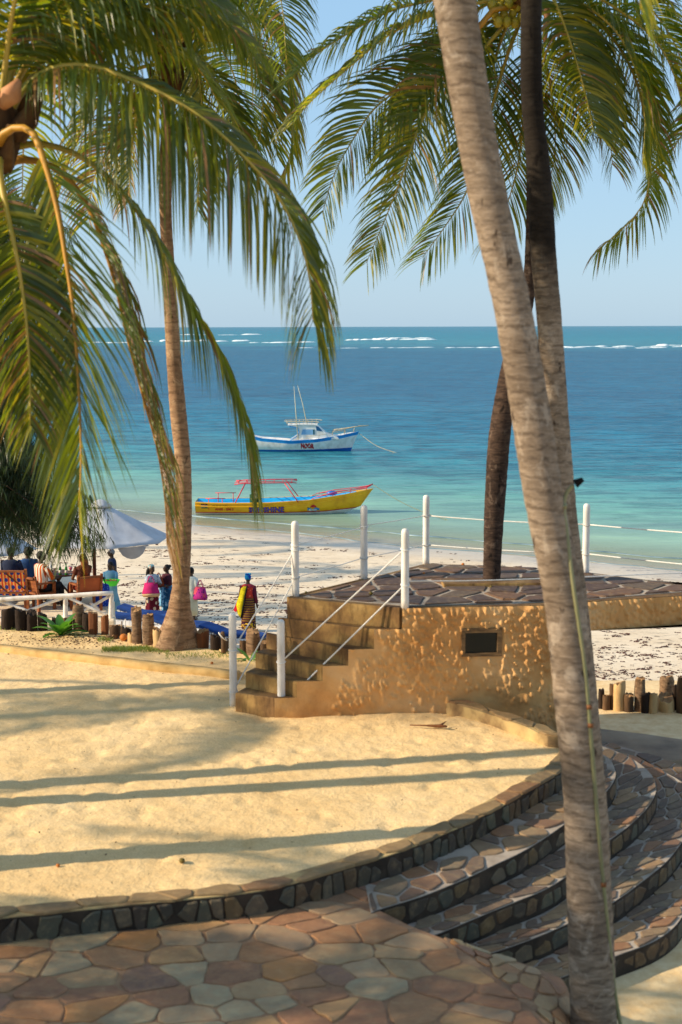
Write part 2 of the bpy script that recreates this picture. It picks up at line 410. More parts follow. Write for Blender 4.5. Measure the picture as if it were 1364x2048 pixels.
# ---- sea
def sea_mat():
    m, nt, bs = newmat('sea_water'); g = nt.nodes.new('ShaderNodeNewGeometry'); sx = nt.nodes.new('ShaderNodeSeparateXYZ')
    nt.links.new(g.outputs['Position'], sx.inputs[0])
    # distance from the shoreline, which is how deep the water is
    vm = nt.nodes.new('ShaderNodeVectorMath'); vm.operation = 'DOT_PRODUCT'; nt.links.new(g.outputs['Position'], vm.inputs[0])
    vm.inputs[1].default_value = (-wnrm.x, -wnrm.y, 0)
    off = -(Vector((wl_a.x, wl_a.y, 0)).dot(-wnrm)); d = math_(nt, 'ADD', vm.outputs['Value'], off)
    vlow = coord(nt, 'Position', (0.35, 1, 1))
    nb = noise(nt, vlow, 0.035, 5, 0.6)
    d2 = math_(nt, 'MULTIPLY', d, math_(nt, 'ADD', 0.55, math_(nt, 'MULTIPLY', nb, 0.9)))
    lg = math_(nt, 'DIVIDE', math_(nt, 'LOGARITHM', math_(nt, 'ADD', math_(nt, 'MAXIMUM', d2, 0.0), 1.0), 10.0), 4.0)
    # log10(d+1)/4 : 3 m .15, 10 m .26, 25 m .354, 50 m .427, 100 m .50, 300 m .62, 600 m .695, 1000 m .75, 3000 m .87
    col = ramp(nt, [(0.0, '#b9ae88'), (0.14, '#a0b090'), (0.25, '#8cb49e'), (0.32, '#6caa9e'), (0.385, '#3c8e9a'), (0.44, '#247c98'), (0.53, '#1a6c8e'),
                    (0.66, '#186c8c'), (0.70, '#3a93a2'), (0.76, '#188ca0'), (0.9, '#10829c')], lg)
    # wind patches
    pat = noise(nt, coord(nt, 'Position', (0.25, 1, 1)), 0.12, 6, 0.62)
    col = mixc(nt, ramp(nt, [(0.38, 0.5), (0.60, 0.0)], pat), col, mixc(nt, 0.6, col, '#0c3558'))
    nt.nodes.remove(bs); df = nt.nodes.new('ShaderNodeBsdfDiffuse'); nt.links.new(col, df.inputs[0]); gl = nt.nodes.new('ShaderNodeBsdfGlossy'); gl.inputs['Roughness'].default_value = 0.12
    df.label = 'body'; fr = nt.nodes.new('ShaderNodeFresnel'); fr.inputs[0].default_value = 1.33; bs = nt.nodes.new('ShaderNodeMixShader'); nt.links.new(math_(nt, 'ADD', math_(nt, 'MULTIPLY', fr.outputs[0], 0.55), 0.0), bs.inputs[0]); nt.links.new(df.outputs[0], bs.inputs[1]); nt.links.new(gl.outputs[0], bs.inputs[2])
    # noise paints the dark faces of ripples into the water colour
    fac = ramp(nt, [(0.42, 1.0), (0.54, 0.0)], noise(nt, coord(nt, 'Position', (0.3, 1, 1)), 0.75, 6, 0.7, 0.4))
    gate = ramp(nt, [(0.2, 0.0), (0.4, 0.62)], lg)
    col = mixc(nt, math_(nt, 'MULTIPLY', fac, gate), col, '#07324e')
    nt.links.new(col, df.inputs[0])
    # see-through film at the very edge
    tr = nt.nodes.new('ShaderNodeBsdfTransparent'); mx = nt.nodes.new('ShaderNodeMixShader')
    al = N(nt, 'ShaderNodeMapRange'); al.inputs['From Min'].default_value = -1; al.inputs['From Max'].default_value = 7; al.inputs['To Min'].default_value = 0.25
    nt.links.new(d, al.inputs['Value']); nt.links.new(al.outputs[0], mx.inputs[0]); nt.links.new(tr.outputs[0], mx.inputs[1]); nt.links.new(bs.outputs[0], mx.inputs[2])
    nt.links.new(mx.outputs[0], nt.nodes['Material Output'].inputs[0])
    v1 = coord(nt, 'Position', (0.4, 1, 1)); w1 = noise(nt, v1, 1.3, 4, 0.6, 0.3); w2 = noise(nt, v1, 0.33, 3, 0.5); w3 = noise(nt, v1, 0.08, 3, 0.5)
    amp = ramp(nt, [(0.1, 0.15), (0.36, 1.0), (0.45, 2.2)], lg)
    h = math_(nt, 'ADD', math_(nt, 'ADD', math_(nt, 'MULTIPLY', w1, 0.14), math_(nt, 'MULTIPLY', w2, 0.34)), math_(nt, 'MULTIPLY', w3, 0.5))
    bp = nt.nodes.new('ShaderNodeBump'); bp.inputs['Strength'].default_value = 1.0; bp.inputs['Distance'].default_value = 1.0; nt.links.new(math_(nt, 'MULTIPLY', h, amp), bp.inputs['Height'])
    for q in (df, gl, fr): nt.links.new(bp.outputs[0], q.inputs['Normal'])
    return m
M_sea = sea_mat()
def sea_z(x, y):
    far = min(1, max(0, (-land_d(x, y)) / 12))
    if y > 160 or abs(x) > 60: return BZ
    return BZ + far * 0.05 * (mnoise.noise(Vector((x * 0.35, y * 1.1, 0))) + 0.5 * mnoise.noise(Vector((x * 1.0, y * 2.6, 9))))
ys = frange(44, 110, 0.25) + frange(111, 160, 1) + [170, 190, 220, 260, 320, 400, 520, 700, 1000, 1500, 2500, 4500, 9000, 18000, 40000]
xs = [-30000, -9000, -3000, -1000, -400, -200, -120, -80] + frange(-60, 60, 0.8) + [80, 120, 200, 400, 1000, 3000, 9000, 30000]
sea = grid('sea_water', xs, ys, sea_z, M_sea); sea['kind'] = 'structure'
# ---- surf on the reef
M_foam = simple('sea_foam', ['#c8dbe0', '#f4f8f8'], 0.15, 0.9, 0.3, 1.2, 0.4)
def surf(px0, px1, py, hpx, seed, rows=1):
    rr = random.Random(seed); D = P(700, py, BZ).y; k = D / FPX
    mb = MB(); x = px0
    while x < px1:
        w = rr.uniform(14, 46); y = D + rr.uniform(-0.02, 0.02) * D; h = hpx * k * rr.uniform(0.2, 0.75)
        n = 9; rg = []
        for i in range(n):
            t = i / (n - 1); s_ = math.sin(math.pi * t) ** 0.6 + 0.02
            cx = (x - 682 + w * t) * k; q = h * s_ * rr.uniform(0.7, 1.1)
            rg.append([Vector((cx, y - 3 * s_ * (1 + h), BZ - 0.05)), Vector((cx, y - 1.2 * s_, BZ + q * 0.75)), Vector((cx, y + 0.3, BZ + q)), Vector((cx, y + 3 * s_ * (1 + h), BZ - 0.05))])
        mb.rings(rg); x += w * rr.uniform(0.6, 1.15 if hpx > 2 else 1.6)
    return mb
mb = MB()
for a in ((270, 480, 682, 5, 1), (330, 420, 669, 3, 2), (440, 500, 669, 3, 22), (500, 600, 685, 3, 3), (690, 722, 680, 4, 4), (742, 850, 680, 6, 5), (765, 830, 677, 4, 55),
          (590, 1010, 696, 1.6, 6), (1080, 1500, 695, 2.6, 7), (1040, 1300, 697, 1.6, 8), (-200, 270, 684, 4, 9), (950, 1000, 696, 2.5, 10), (1310, 1420, 693, 5, 11)):
    q = surf(*a); mb.add(q.v, q.f)
s_ = mb.build('surf_foam', M_foam, None, True); s_['kind'] = 'stuff'
# ---- rim of foam and wavelet at the shore
M_edge = simple('shore_ripple', ['#46626f', '#8ba3a8'], 0.8, 0.3, 0.2, 4, 0.05)
mb = MB(); rr = random.Random(5)
for off, wd, hh in ((0.2, 0.10, 0.02), (2.6, 0.12, 0.05)):
    pts = [wl_a + wdir * s_ + (-wnrm) * (off + 0.8 * mnoise.noise(Vector((s_ * 0.13, off, 0))) + 0.25 * mnoise.noise(Vector((s_ * 0.7, off, 4)))) for s_ in frange(-25, 34, 0.35)]
    rg = []
    for i, p in enumerate(pts):
        a = 0.35 + 0.65 * max(0, mnoise.noise(Vector((i * 0.09, off, 7))) + 0.4)
        rg.append([p + wnrm * wd * a + Vector((0, 0, 0.005)), p + Vector((0, 0, hh * a + 0.015)), p - wnrm * wd * 0.8 * a + Vector((0, 0, -0.02)), p - Vector((0, 0, 0.05))])
    mb.rings(rg)
o = mb.build('shore_ripple', M_edge, None, True); o['kind'] = 'stuff'

# ---- plaza: kerb lines
def px_line(pts, z, n, ns=None):
    w = [P(x, y, z(i / (len(pts) - 1)) if callable(z) else z) for i, (x, y) in enumerate(pts)]
    return even(catmull(w, 160), n)
kerb_front = [(-420, 1862), (-250, 1856), (-100, 1846), (0, 1836), (167, 1819), (334, 1802), (474, 1788), (557, 1774), (630, 1754), (700, 1733), (749, 1719), (797, 1704), (861, 1679),
              (919, 1654), (973, 1628), (1016, 1605), (1060, 1579), (1110, 1550), (1150, 1516), (1158, 1496), (1140, 1475)]
kerb_back = [(1118, 1464), (1075, 1447), (1040, 1436), (972, 1414), (895, 1394), (860, 1386)]
pin = [P(x, y, 0.0) for x, y in kerb_front]
pbk = [P(x, y, 0.1) for x, y in kerb_back]
KO = even(catmull(pin + pbk, 400), 150)                     # outer edge, z runs 0 .. .1
for i, p in enumerate(KO): p.z = 0.012 + 0.10 * sstep(0.68, 0.86, i / 149)
KI = []
for i, p in enumerate(KO):
    a = KO[max(0, i - 2)]; b = KO[min(149, i + 2)]; t = (b - a); t.z = 0; t.normalize(); nrm = Vector((-t.y, t.x, 0))
    w = 0.17
    KI.append(p + nrm * w)
def poly_in(poly, x, y):
    c = False; n = len(poly); j = n - 1
    for i in range(n):
        if (poly[i][1] > y) != (poly[j][1] > y) and x < (poly[j][0] - poly[i][0]) * (y - poly[i][1]) / (poly[j][1] - poly[i][1]) + poly[i][0]: c = not c
        j = i
    return c
# platform and stair outline
PZ = 1.15
ft = [P(578, 1193, PZ), P(805, 1213, PZ), P(1085, 1208, PZ), P(1184, 1200, PZ), P(1364, 1189, PZ)]
d_ = (ft[4] - ft[3]).normalized(); ft.append(ft[4] + d_ * 1.2)
bk = [P(727, 1157, PZ), P(852, 1125, PZ), P(1081, 1134, PZ), P(1185, 1144, PZ), P(1364, 1167, PZ)]
d_ = (bk[4] - bk[3]).normalized(); bk.append(bk[4] + d_ * 1.0)
stair_z = [1.15, 0.91, 0.705, 0.53, 0.36, 0.19]
stair_L = [ft[0]] + [P(x, y, z) for (x, y), z in zip([(556, 1235), (531, 1265), (509, 1304), (489, 1344), (470, 1385)], stair_z[1:])]
wl0, wl1 = ft[1], ft[2]; wd_ = (wl1 - wl0); wd_.z = 0; wd_.normalize(); wn_ = Vector((wd_.y, -wd_.x, 0))      # wall direction and outward normal
def on_wall(px):                                               # where a pixel column meets the wall's vertical plane
    d = ray(px, 1300); t = (wl0.x * wn_.x + wl0.y * wn_.y) / (d.x * wn_.x + d.y * wn_.y); return Vector((d.x * t, d.y * t, 0))
stair_R = [ft[1]] + [on_wall(px) for px in (749, 696, 646, 593, 548)]
for p, z in zip(stair_R, stair_z): p.z = z
# edge of the plaza where the row of logs stands
edge_px = [(-500, 1250), (-200, 1255), (0, 1262), (150, 1270), (300, 1297), (420, 1312), (560, 1330)]
edge_w = [P(x, y, 0) for x, y in edge_px]
edge_w.append(Vector((3, edge_w[-1].y - 0.3, 0)))
def edge_y(x):
    for a, b in zip(edge_w[:-1], edge_w[1:]):
        if a.x <= x <= b.x: return a.y + (b.y - a.y) * (x - a.x) / (b.x - a.x)
    return edge_w[0].y if x < edge_w[0].x else edge_w[-1].y
wend = on_wall(856)
plaza_poly = [(p.x, p.y) for p in [k.lerp(i, 0.5) for k, i in zip(KO, KI)]]
plaza_poly += [(wend.x, wend.y + 0.25), (stair_R[5].x + .2, stair_R[5].y + 0.25), (stair_L[3].x + 0.3, stair_L[3].y), (-0.4, 16.2), (0.2, 26), (-13, 26), (-13, KO[0].y)]
def ledge_y(x):   # low kerb across the far side of the plaza
    return P(240, 1326, 0).y + (x - P(240, 1326, 0).x) * (P(480, 1352, 0).y - P(60, 1305, 0).y) / (P(480, 1352, 0).x - P(60, 1305, 0).x)
foot = [(rnd.uniform(-5, 1.6), rnd.uniform(10.5, 16.5), rnd.uniform(0.05, 0.12), rnd.uniform(0.008, 0.03)) for _ in range(420)]
fx = np.array([f[0] for f in foot]); fy = np.array([f[1] for f in foot]); fr = np.array([f[2] for f in foot]); fh = np.array([f[3] for f in foot])
def plaza_z(x, y):
    z = 0.022 * mnoise.noise(Vector((x * 0.8, y * 0.8, 0))) + 0.010 * mnoise.noise(Vector((x * 3.1, y * 3.1, 5))) + 0.005 * mnoise.noise(Vector((x * 9, y * 9, 2)))
    if -5 < x < 2:
        q = ((fx - x) ** 2 + (fy - y) ** 2) / fr ** 2
        z -= float(np.sum(fh * np.exp(-q) * (1 - 0.6 * q)))
    z -= 0.02
    ly = ledge_y(x)
    z += 0.05 * sstep(ly - 0.05, ly + 0.02, y)
    e = edge_y(x)
    if y > e + 0.25:
        k = sstep(e + 0.25, e + 6.5, y); z = z * (1 - k) + (beach_z(x, y) + 0.15) * k - 0.3 * sstep(e + .25, e + .6, y) * (1 - k)
    return z
xs = frange(-13, -6, 0.25) + frange(-5.96, 2.4, 0.05)[0:]; ys = frange(9.0, 19.5, 0.05) + frange(19.7, 26, 0.3)
plaza = grid('sand_plaza', xs, ys, plaza_z, M_plaza, lambda x, y: poly_in(plaza_poly, x, y)); plaza['kind'] = 'structure'
# low concrete kerb along the far side
M_lowk = simple('sandy_concrete', ['#a8864f', '#c9a56a', '#dcb97c'], 5, 0.9, 0.5, 30, 0.01)
lk = thing('low_kerb', 'low sandy concrete kerb running across the plaza in front of the leaning palm', 'kerb')
xa = frange(-9, stair_L[5].x - 0.05, 0.25); rg = []
for x in xa:
    y = ledge_y(x) + 0.02 * mnoise.noise(Vector((x * 2, 0, 0))); h = 0.055 + 0.012 * mnoise.noise(Vector((x * 3, 1, 0)))
    rg.append([Vector((x, y - 0.09, -0.08)), Vector((x, y - 0.08, h - 0.02)), Vector((x, y - 0.055, h)), Vector((x, y + 0.07, h)), Vector((x, y + 0.1, -0.08))])
mb = MB(); mb.rings([r_[::-1] for r_ in rg]); mb.build('coping', M_lowk, lk, True)

# ---- curved kerb: core, coping stones, face stones
kerb = thing('curved_kerb', 'curved stone faced kerb holding the sand above the patio and steps', 'kerb')
mb = MB()
rg = []
for i in range(150):
    o, n_ = KO[i], KI[i]
    rg.append([Vector((o.x, o.y, -1.1)), Vector((n_.x, n_.y, -1.1)), Vector((n_.x, n_.y, n_.z - 0.012)), Vector((o.x, o.y, o.z - 0.012))])
mb.rings([r_[::-1] for r_ in rg]); mb.build('core', M_conc, kerb)
rg = []
for i in range(128):
    o, n_ = KO[i], KI[i]; q = (o - n_); q.z = 0; q.normalize(); a = o + q * 0.006
    rg.append([Vector((a.x, a.y, -0.3)), Vector((o.x, o.y, -0.3)), Vector((o.x, o.y, o.z - 0.02)), Vector((a.x, a.y, o.z - 0.02))])
mb = MB(); mb.rings([r_[::-1] for r_ in rg]); mb.build('face_mortar', M_mortar_d, kerb)
klen = sum((KO[i + 1] - KO[i]).length for i in range(149))
def kmap(u, v, w):     # u metres along, v 0 outer .. 1 inner, w up
    f = min(max(u / klen, 0), 1) * 149; i = min(int(f), 148); t = f - i
    o = KO[i].lerp(KO[i + 1], t); n_ = KI[i].lerp(KI[i + 1], t); q = o.lerp(n_, v / 0.17); return (q.x, q.y, q.z + w)
def kface(u, v, w):    # v metres up from the foot of the face, w outward
    f = min(max(u / klen, 0), 1) * 149; i = min(int(f), 148); t = f - i
    o = KO[i].lerp(KO[i + 1], t); n_ = KI[i].lerp(KI[i + 1], t); q = (o - n_); q.z = 0; q.normalize()
    return (o.x + q.x * w, o.y + q.y * w, o.z - 0.235 + v)
rr = random.Random(11)
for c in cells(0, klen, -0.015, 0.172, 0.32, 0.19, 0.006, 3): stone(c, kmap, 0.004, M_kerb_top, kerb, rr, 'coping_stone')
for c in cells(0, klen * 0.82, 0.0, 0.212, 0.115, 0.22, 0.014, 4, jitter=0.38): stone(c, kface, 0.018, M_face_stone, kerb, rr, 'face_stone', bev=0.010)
# ---- patio
patio = thing('flagstone_patio', 'crazy paved flagstone patio in the shade below the curved kerb', 'patio')
pe = [P(x, y, -0.165) for x, y in [(758, 1815), (820, 1846), (885, 1871), (943, 1908), (992, 1949), (1031, 1986), (1070, 2017), (1110, 2050), (1132, 2100), (1150, 2180)]]
xl = -5.5
body = [(p.x, p.y) for p in pe] + [(pe[-1].x + 0.1, 3.0), (xl, 3.0), (xl, KO[0].y + 0.05)] + [(KO[i].x, KO[i].y + 0.12) for i in range(0, 90, 3) if KO[i].x < pe[0].x + .1]
mb = MB(); n = len(body); mb.prism(body, -1.2, -0.187); mb.build('bed', M_mortar, patio)
rr = random.Random(21); cnt = 0
bod = [(p.x, p.y) for p in pe]
def patio_ok(c):
    cx = sum(p[0] for p in c) / len(c); cy = sum(p[1] for p in c) / len(c)
    return poly_in(body, cx, cy)
def trim_to_edge(c):
    # cut against the nearest stretches of the diagonal edge
    cx = sum(p[0] for p in c) / len(c); cy = sum(p[1] for p in c) / len(c)
    for a, b in zip(pe[:-1], pe[1:]):
        m_ = (a + b) / 2
        if math.hypot(m_.x - cx, m_.y - cy) < 0.75:
            t = (b - a); t.normalize(); nx, ny = -t.y, t.x
            if nx * (cx - m_.x) + ny * (cy - m_.y) > 0: nx, ny = -nx, -ny
            c = clip(c, nx, ny, nx * a.x + ny * a.y - 0.012)
            if len(c) < 3: return None
    return c
for c in cells(-3.0, 2.2, 7.9, 11.2, 0.31, 0.25, 0.012, 9, bound=False, jitter=0.49):
    if not patio_ok(c): continue
    c = trim_to_edge(c)
    if c is None: continue
    if cnt >= 299: break
    stone(c, lambda u, v, w: (u, v, -0.183 + w), 0.004, M_flag, patio, rr, bev=0.007, rough=0.16); cnt += 1
# ---- curved steps
steps = thing('curved_steps', 'flight of curved stone steps sweeping down behind the leaning trunk to the right', 'steps')
E = [
 [(742, 1822), (758, 1815), (846, 1788), (919, 1759), (992, 1725), (1041, 1702), (1089, 1673), (1131, 1644), (1180, 1608), (1216, 1576), (1231, 1550), (1228, 1530), (1218, 1514), (1190, 1500), (1150, 1488), (1100, 1476)],
 [(760, 1905), (870, 1866), (943, 1836), (1016, 1806), (1089, 1776), (1133, 1749), (1180, 1712), (1218, 1678), (1260, 1647), (1294, 1613), (1311, 1584), (1311, 1562), (1294, 1537), (1260, 1513), (1216, 1494), (1170, 1480), (1110, 1466)],
 [(860, 1935), (940, 1915), (1011, 1893), (1070, 1872), (1133, 1845), (1180, 1824), (1228, 1800), (1284, 1760), (1333, 1720), (1364, 1681), (1395, 1640), (1400, 1600), (1364, 1562), (1296, 1525), (1240, 1500), (1190, 1484), (1120, 1466)],
 [(1000, 1985), (1080, 1965), (1140, 1945), (1190, 1926), (1233, 1908), (1304, 1881), (1347, 1852), (1370, 1824), (1410, 1790), (1460, 1740), (1490, 1690), (1480, 1630), (1430, 1570), (1364, 1530), (1290, 1505), (1220, 1485), (1140, 1470)]]
Ez = [-0.165, -0.35, -0.54, -0.73]
NE = 90
EC = [even(catmull([P(x, y, z) for x, y in e], 200), NE) for e, z in zip(E, Ez)]
i0 = min(range(150), key=lambda i: abs(KO[i].x - (P(758, 1815, -0.165).x - 0.1))); i1 = 122
K0 = even([Vector((KO[i].x, KO[i].y, -0.165)) for i in range(i0, i1)], NE)
curves = [K0] + EC
for k in range(4):
    A, B = curves[k], curves[k + 1]; z = Ez[k]; mb = MB(); rg = []
    for i in range(NE):
        a, b = A[i], B[i]; ai = a + (a - b).normalized() * 0.05
        rg.append([Vector((ai.x, ai.y, -1.15)), Vector((b.x, b.y, -1.15)), Vector((b.x, b.y, z - 0.012)), Vector((ai.x, ai.y, z - 0.012))])
    mb.rings([r_ for r_ in rg]); core = mb.build('tread_core', M_mortar_l, steps)
    rg = []
    for i in range(NE):
        b = B[i]; tg = (B[min(i + 1, NE - 1)] - B[max(i - 1, 0)]).normalized(); nn = Vector((tg.y, -tg.x, 0))
        if nn.dot(b - A[i]) < 0: nn = -nn
        c_ = b + nn * 0.007; rg.append([Vector((b.x, b.y, z - 0.3)), Vector((c_.x, c_.y, z - 0.3)), Vector((c_.x, c_.y, z - 0.018)), Vector((b.x, b.y, z - 0.018))])
    mb = MB(); mb.rings(rg); mb.build('riser_mortar', M_mortar_d, core)
    L = sum((B[i + 1] - B[i]).length for i in range(NE - 1))
    Wd = sum((B[i] - A[i]).length for i in range(NE)) / NE
    def tmap(u, v, w, A=A, B=B, L=L, Wd=Wd, z=z):
        f = min(max(u / L, 0), 1) * (NE - 1); i = min(int(f), NE - 2); t = f - i
        a = A[i].lerp(A[i + 1], t); b = B[i].lerp(B[i + 1], t); q = a.lerp(b, v / Wd); return (q.x, q.y, z + w)
    def rmap(u, v, w, A=A, B=B, L=L, z=z):
        f = min(max(u / L, 0), 1) * (NE - 1); i = min(int(f), NE - 2); t = f - i
        b = B[i].lerp(B[i + 1], t); tg = (B[i + 1] - B[i]).normalized(); nn = Vector((tg.y, -tg.x, 0))
        if nn.dot(b - A[i].lerp(A[i + 1], t)) < 0: nn = -nn
        return (b.x + nn.x * w, b.y + nn.y * w, z - 0.2 + v)
    rr = random.Random(31 + k)
    for c in cells(0.0, L, 0, Wd + 0.01, 0.25, 0.25, 0.03, 40 + k, jitter=0.42): stone(c, tmap, 0.0, M_step_stone, core, rr, 'tread_stone', bev=0.008)
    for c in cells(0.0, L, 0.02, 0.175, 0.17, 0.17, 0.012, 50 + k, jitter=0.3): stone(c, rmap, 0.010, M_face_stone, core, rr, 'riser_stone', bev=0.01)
# ---- sloping paved cheek between patio and lower ground
cheek = thing('sloping_cheek', 'narrow sloping band of paving falling from the patio edge beside the steps', 'paving')
l1 = even([p.copy() for p in pe[2:]], 30)
l2 = even(catmull([P(x, y, z) for (x, y), z in zip([(890, 1870), (973, 1900), (1041, 1921), (1089, 1938), (1122, 1952), (1138, 1978), (1144, 2015), (1152, 2070), (1172, 2170)],
        [-0.165, -0.24, -0.31, -0.38, -0.44, -0.50, -0.55, -0.60, -0.66])], 100), 30)
rg = [[Vector((a.x, a.y, -1.2)), Vector((b.x, b.y, -1.2)), Vector((b.x, b.y, b.z - 0.016)), Vector((a.x, a.y, a.z - 0.03))] for a, b in zip(l1, l2)]
mb = MB(); mb.rings(rg); mb.build('bed', M_mortar, cheek)
def cmap(u, v, w):
    i = min(int(u * 29), 28); t = u * 29 - i; a = l1[i].lerp(l1[i + 1], t); b = l2[i].lerp(l2[i + 1], t); q = a.lerp(b, v); return (q.x, q.y, q.z - 0.016 + w - 0.014 * (1 - v))
rr = random.Random(77)
for c in cells(0.03, 0.99, 0.03, 0.98, 0.075, 0.33, 0.012, 70): stone(c, lambda u, v, w: cmap(u, v, w), 0.016, M_flag, cheek, rr, bev=0.003)
# ---- grey ramp at the right, beyond the steps
M_tar = simple('grey_path_surface', ['#77695a', '#94846e', '#a89880'], 2, 0.9, 0.4, 30, 0.01)
rp = [(1120, 1447), (1204, 1457), (1290, 1467), (1364, 1478), (1460, 1492), (1480, 1515), (1364, 1519), (1290, 1527), (1230, 1520), (1120, 1490)]
mb = MB(); mb.prism([(P(x, y, -0.80).x, P(x, y, -0.80).y) for x, y in rp], -1.2, -0.80)
rampo = mb.build('path', M_tar, None, bevel=0.02); rampo['kind'] = 'structure'

# ================================================================== viewing platform
def stucco_mat():
    m, nt, bs = newmat('ochre_stucco'); v = coord(nt, 'Object')
    n1 = noise(nt, v, 1.6, 5, 0.6); n2 = noise(nt, v, 9, 6, 0.65)
    c = ramp(nt, [(0.3, '#b8844e'), (0.5, '#cf9f66'), (0.7, '#dfb682')], n1)
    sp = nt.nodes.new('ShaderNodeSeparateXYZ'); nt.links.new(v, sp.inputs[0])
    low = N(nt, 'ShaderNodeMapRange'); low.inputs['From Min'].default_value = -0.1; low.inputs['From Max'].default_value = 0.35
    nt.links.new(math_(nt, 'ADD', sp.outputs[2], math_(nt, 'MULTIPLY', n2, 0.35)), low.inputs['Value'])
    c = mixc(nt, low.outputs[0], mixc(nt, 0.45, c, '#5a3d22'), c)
    c = mixc(nt, ramp(nt, [(0.55, 0.0), (0.75, 0.4)], n2), c, '#d6a25a')
    nt.links.new(c, bs.inputs['Base Color']); bs.inputs['Roughness'].default_value = 0.88; bs.inputs['Specular IOR Level'].default_value = 0.15
    bump(nt, bs, noise(nt, v, 40, 6, 0.7), 0.5, 0.01); return m
M_stucco = stucco_mat()
plat = thing('viewing_platform', 'raised ochre plastered viewing platform with stone paved top and stairs', 'platform')
outline = [ft[0], ft[1], ft[2], ft[3], ft[4], ft[5], bk[5], bk[4], bk[3], bk[2], bk[1], bk[0]]
oxy = [(p.x, p.y) for p in outline]
# inset outline by a hair so that the stucco stands proud
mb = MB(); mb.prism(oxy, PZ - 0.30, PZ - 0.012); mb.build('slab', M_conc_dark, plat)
bodypoly = [oxy[0], oxy[1], oxy[2], (ft[3].x - 0.05, ft[3].y - 0.01), (bk[3].x - 0.2, bk[3].y - 0.1), oxy[9], oxy[10], oxy[11]]
mb = MB()
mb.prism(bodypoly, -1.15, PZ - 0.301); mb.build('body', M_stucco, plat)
# front stucco as a relief of thrown plaster
path = [stair_R[5], ft[1], ft[2], ft[3], ft[5]]
cum = [0]
for a, b in zip(path[:-1], path[1:]): cum.append(cum[-1] + Vector((b.x - a.x, b.y - a.y)).length)
def pmap(u, v, w):
    u = min(max(u, 0), cum[-1]); i = 0
    while i < len(cum) - 2 and cum[i + 1] < u: i += 1
    a, b = path[i], path[i + 1]; t = (u - cum[i]) / (cum[i + 1] - cum[i]); d = Vector((b.x - a.x, b.y - a.y, 0)).normalized()
    return (a.x + (b.x - a.x) * t + d.y * w, a.y + (b.y - a.y) * t - d.x * w, v)
us = np.arange(0, cum[-1], 0.0125); vs = np.arange(-1.1, PZ - 0.02 + 0.001, 0.0125); vs[-1] = PZ - 0.015
U, V = np.meshgrid(us, vs); H = np.zeros_like(U); rs = np.random.RandomState(4)
H += 0.008 * np.sin(U * 7 + 2 * np.sin(V * 5)) * np.sin(V * 6 + 1.3 * np.sin(U * 3)) + 0.004 * np.sin(U * 19 + V * 11) * np.sin(V * 23 - U * 5)
clus = [(rs.uniform(0.75, cum[-1]), rs.uniform(-0.9, 1.1), rs.uniform(0.1, 0.28)) for _ in range(48)] + [(u_, 1.05, 0.12) for u_ in np.arange(1.2, cum[-1], 0.28)]
u805 = cum[1]
clus += [(u805 + 0.05, 0.95, 0.16), (u805 + 0.1, 0.6, 0.16), (u805 + 0.25, 0.35, 0.14), (u805 + 0.45, 0.5, 0.15)]
for cu, cv, cr in clus:
    for _ in range(int(20 + 200 * cr)):
        x = cu + rs.normal(0, cr); y = cv + rs.normal(0, cr); rx = rs.uniform(0.012, 0.028); ry = rx * rs.uniform(1.0, 2.2); h = rs.uniform(0.010, 0.030)
        if x < 0.5 or y > 1.12: continue
        i0_, i1_ = np.searchsorted(us, [x - 3 * rx, x + 3 * rx]); j0, j1 = np.searchsorted(vs, [y - 3 * ry, y + 3 * ry])
        if i1_ <= i0_ or j1 <= j0: continue
        sub = (slice(j0, j1), slice(i0_, i1_)); q = ((U[sub] - x) / rx) ** 2 + ((V[sub] - y + 0.4 * (U[sub] - x)) / ry) ** 2
        H[sub] = np.maximum(H[sub], H[sub] * 0.5 + h * np.exp(-q ** 1.5))
uR = [(Vector((p.x, p.y)) - Vector((path[0].x, path[0].y))).length for p in stair_R]     # along-wall position of each tread corner
win_u0 = (on_wall(925) - Vector((path[0].x, path[0].y, 0))).length; win_u1 = (on_wall(1000) - Vector((path[0].x, path[0].y, 0))).length
wd3 = on_wall(962); sc_ = wd3.y
win_v1 = PD(962, 1258, wd3.y).z; win_v0 = PD(962, 1309, wd3.y).z
u_slab = cum[3] - 0.05
def keepw(u, v):
    top = PZ
    for i in range(5, 0, -1):
        if u < uR[i - 1] - 0.002: top = stair_z[i]; break
    if v > top - 0.004 and top < PZ: return False
    if win_u0 < u < win_u1 and win_v0 < v < win_v1: return False
    if u > u_slab and v < PZ - 0.32 + 0.012 * math.sin(u * 9): return False
    return True
nu, nv = len(us), len(vs); v_ = [pmap(U[j, i], V[j, i], 0.012 + H[j, i]) for j in range(nv) for i in range(nu)]
f_ = [(j * nu + i, j * nu + i + 1, (j + 1) * nu + i + 1, (j + 1) * nu + i) for j in range(nv - 1) for i in range(nu - 1) if keepw(us[i] + .006, vs[j] + .006)]
me = bpy.data.meshes.new('plaster'); me.from_pydata(v_, [], f_)
bm = bmesh.new(); bm.from_mesh(me); bmesh.ops.delete(bm, geom=[q for q in bm.verts if not q.link_faces], context='VERTS'); bm.to_mesh(me); bm.free()
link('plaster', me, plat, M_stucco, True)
# underside of the slab stands in front of the beach: soffit plaster
mb = MB(); q0 = pmap(u_slab, 0, 0.012); q1 = pmap(cum[-1], 0, 0.012)
mb.prism([(q0[0], q0[1]), (q1[0], q1[1]), (bk[5].x, bk[5].y - .01), (bk[3].x, bk[3].y - .01)], PZ - 0.335, PZ - 0.303); mb.build('soffit', M_stucco, plat)
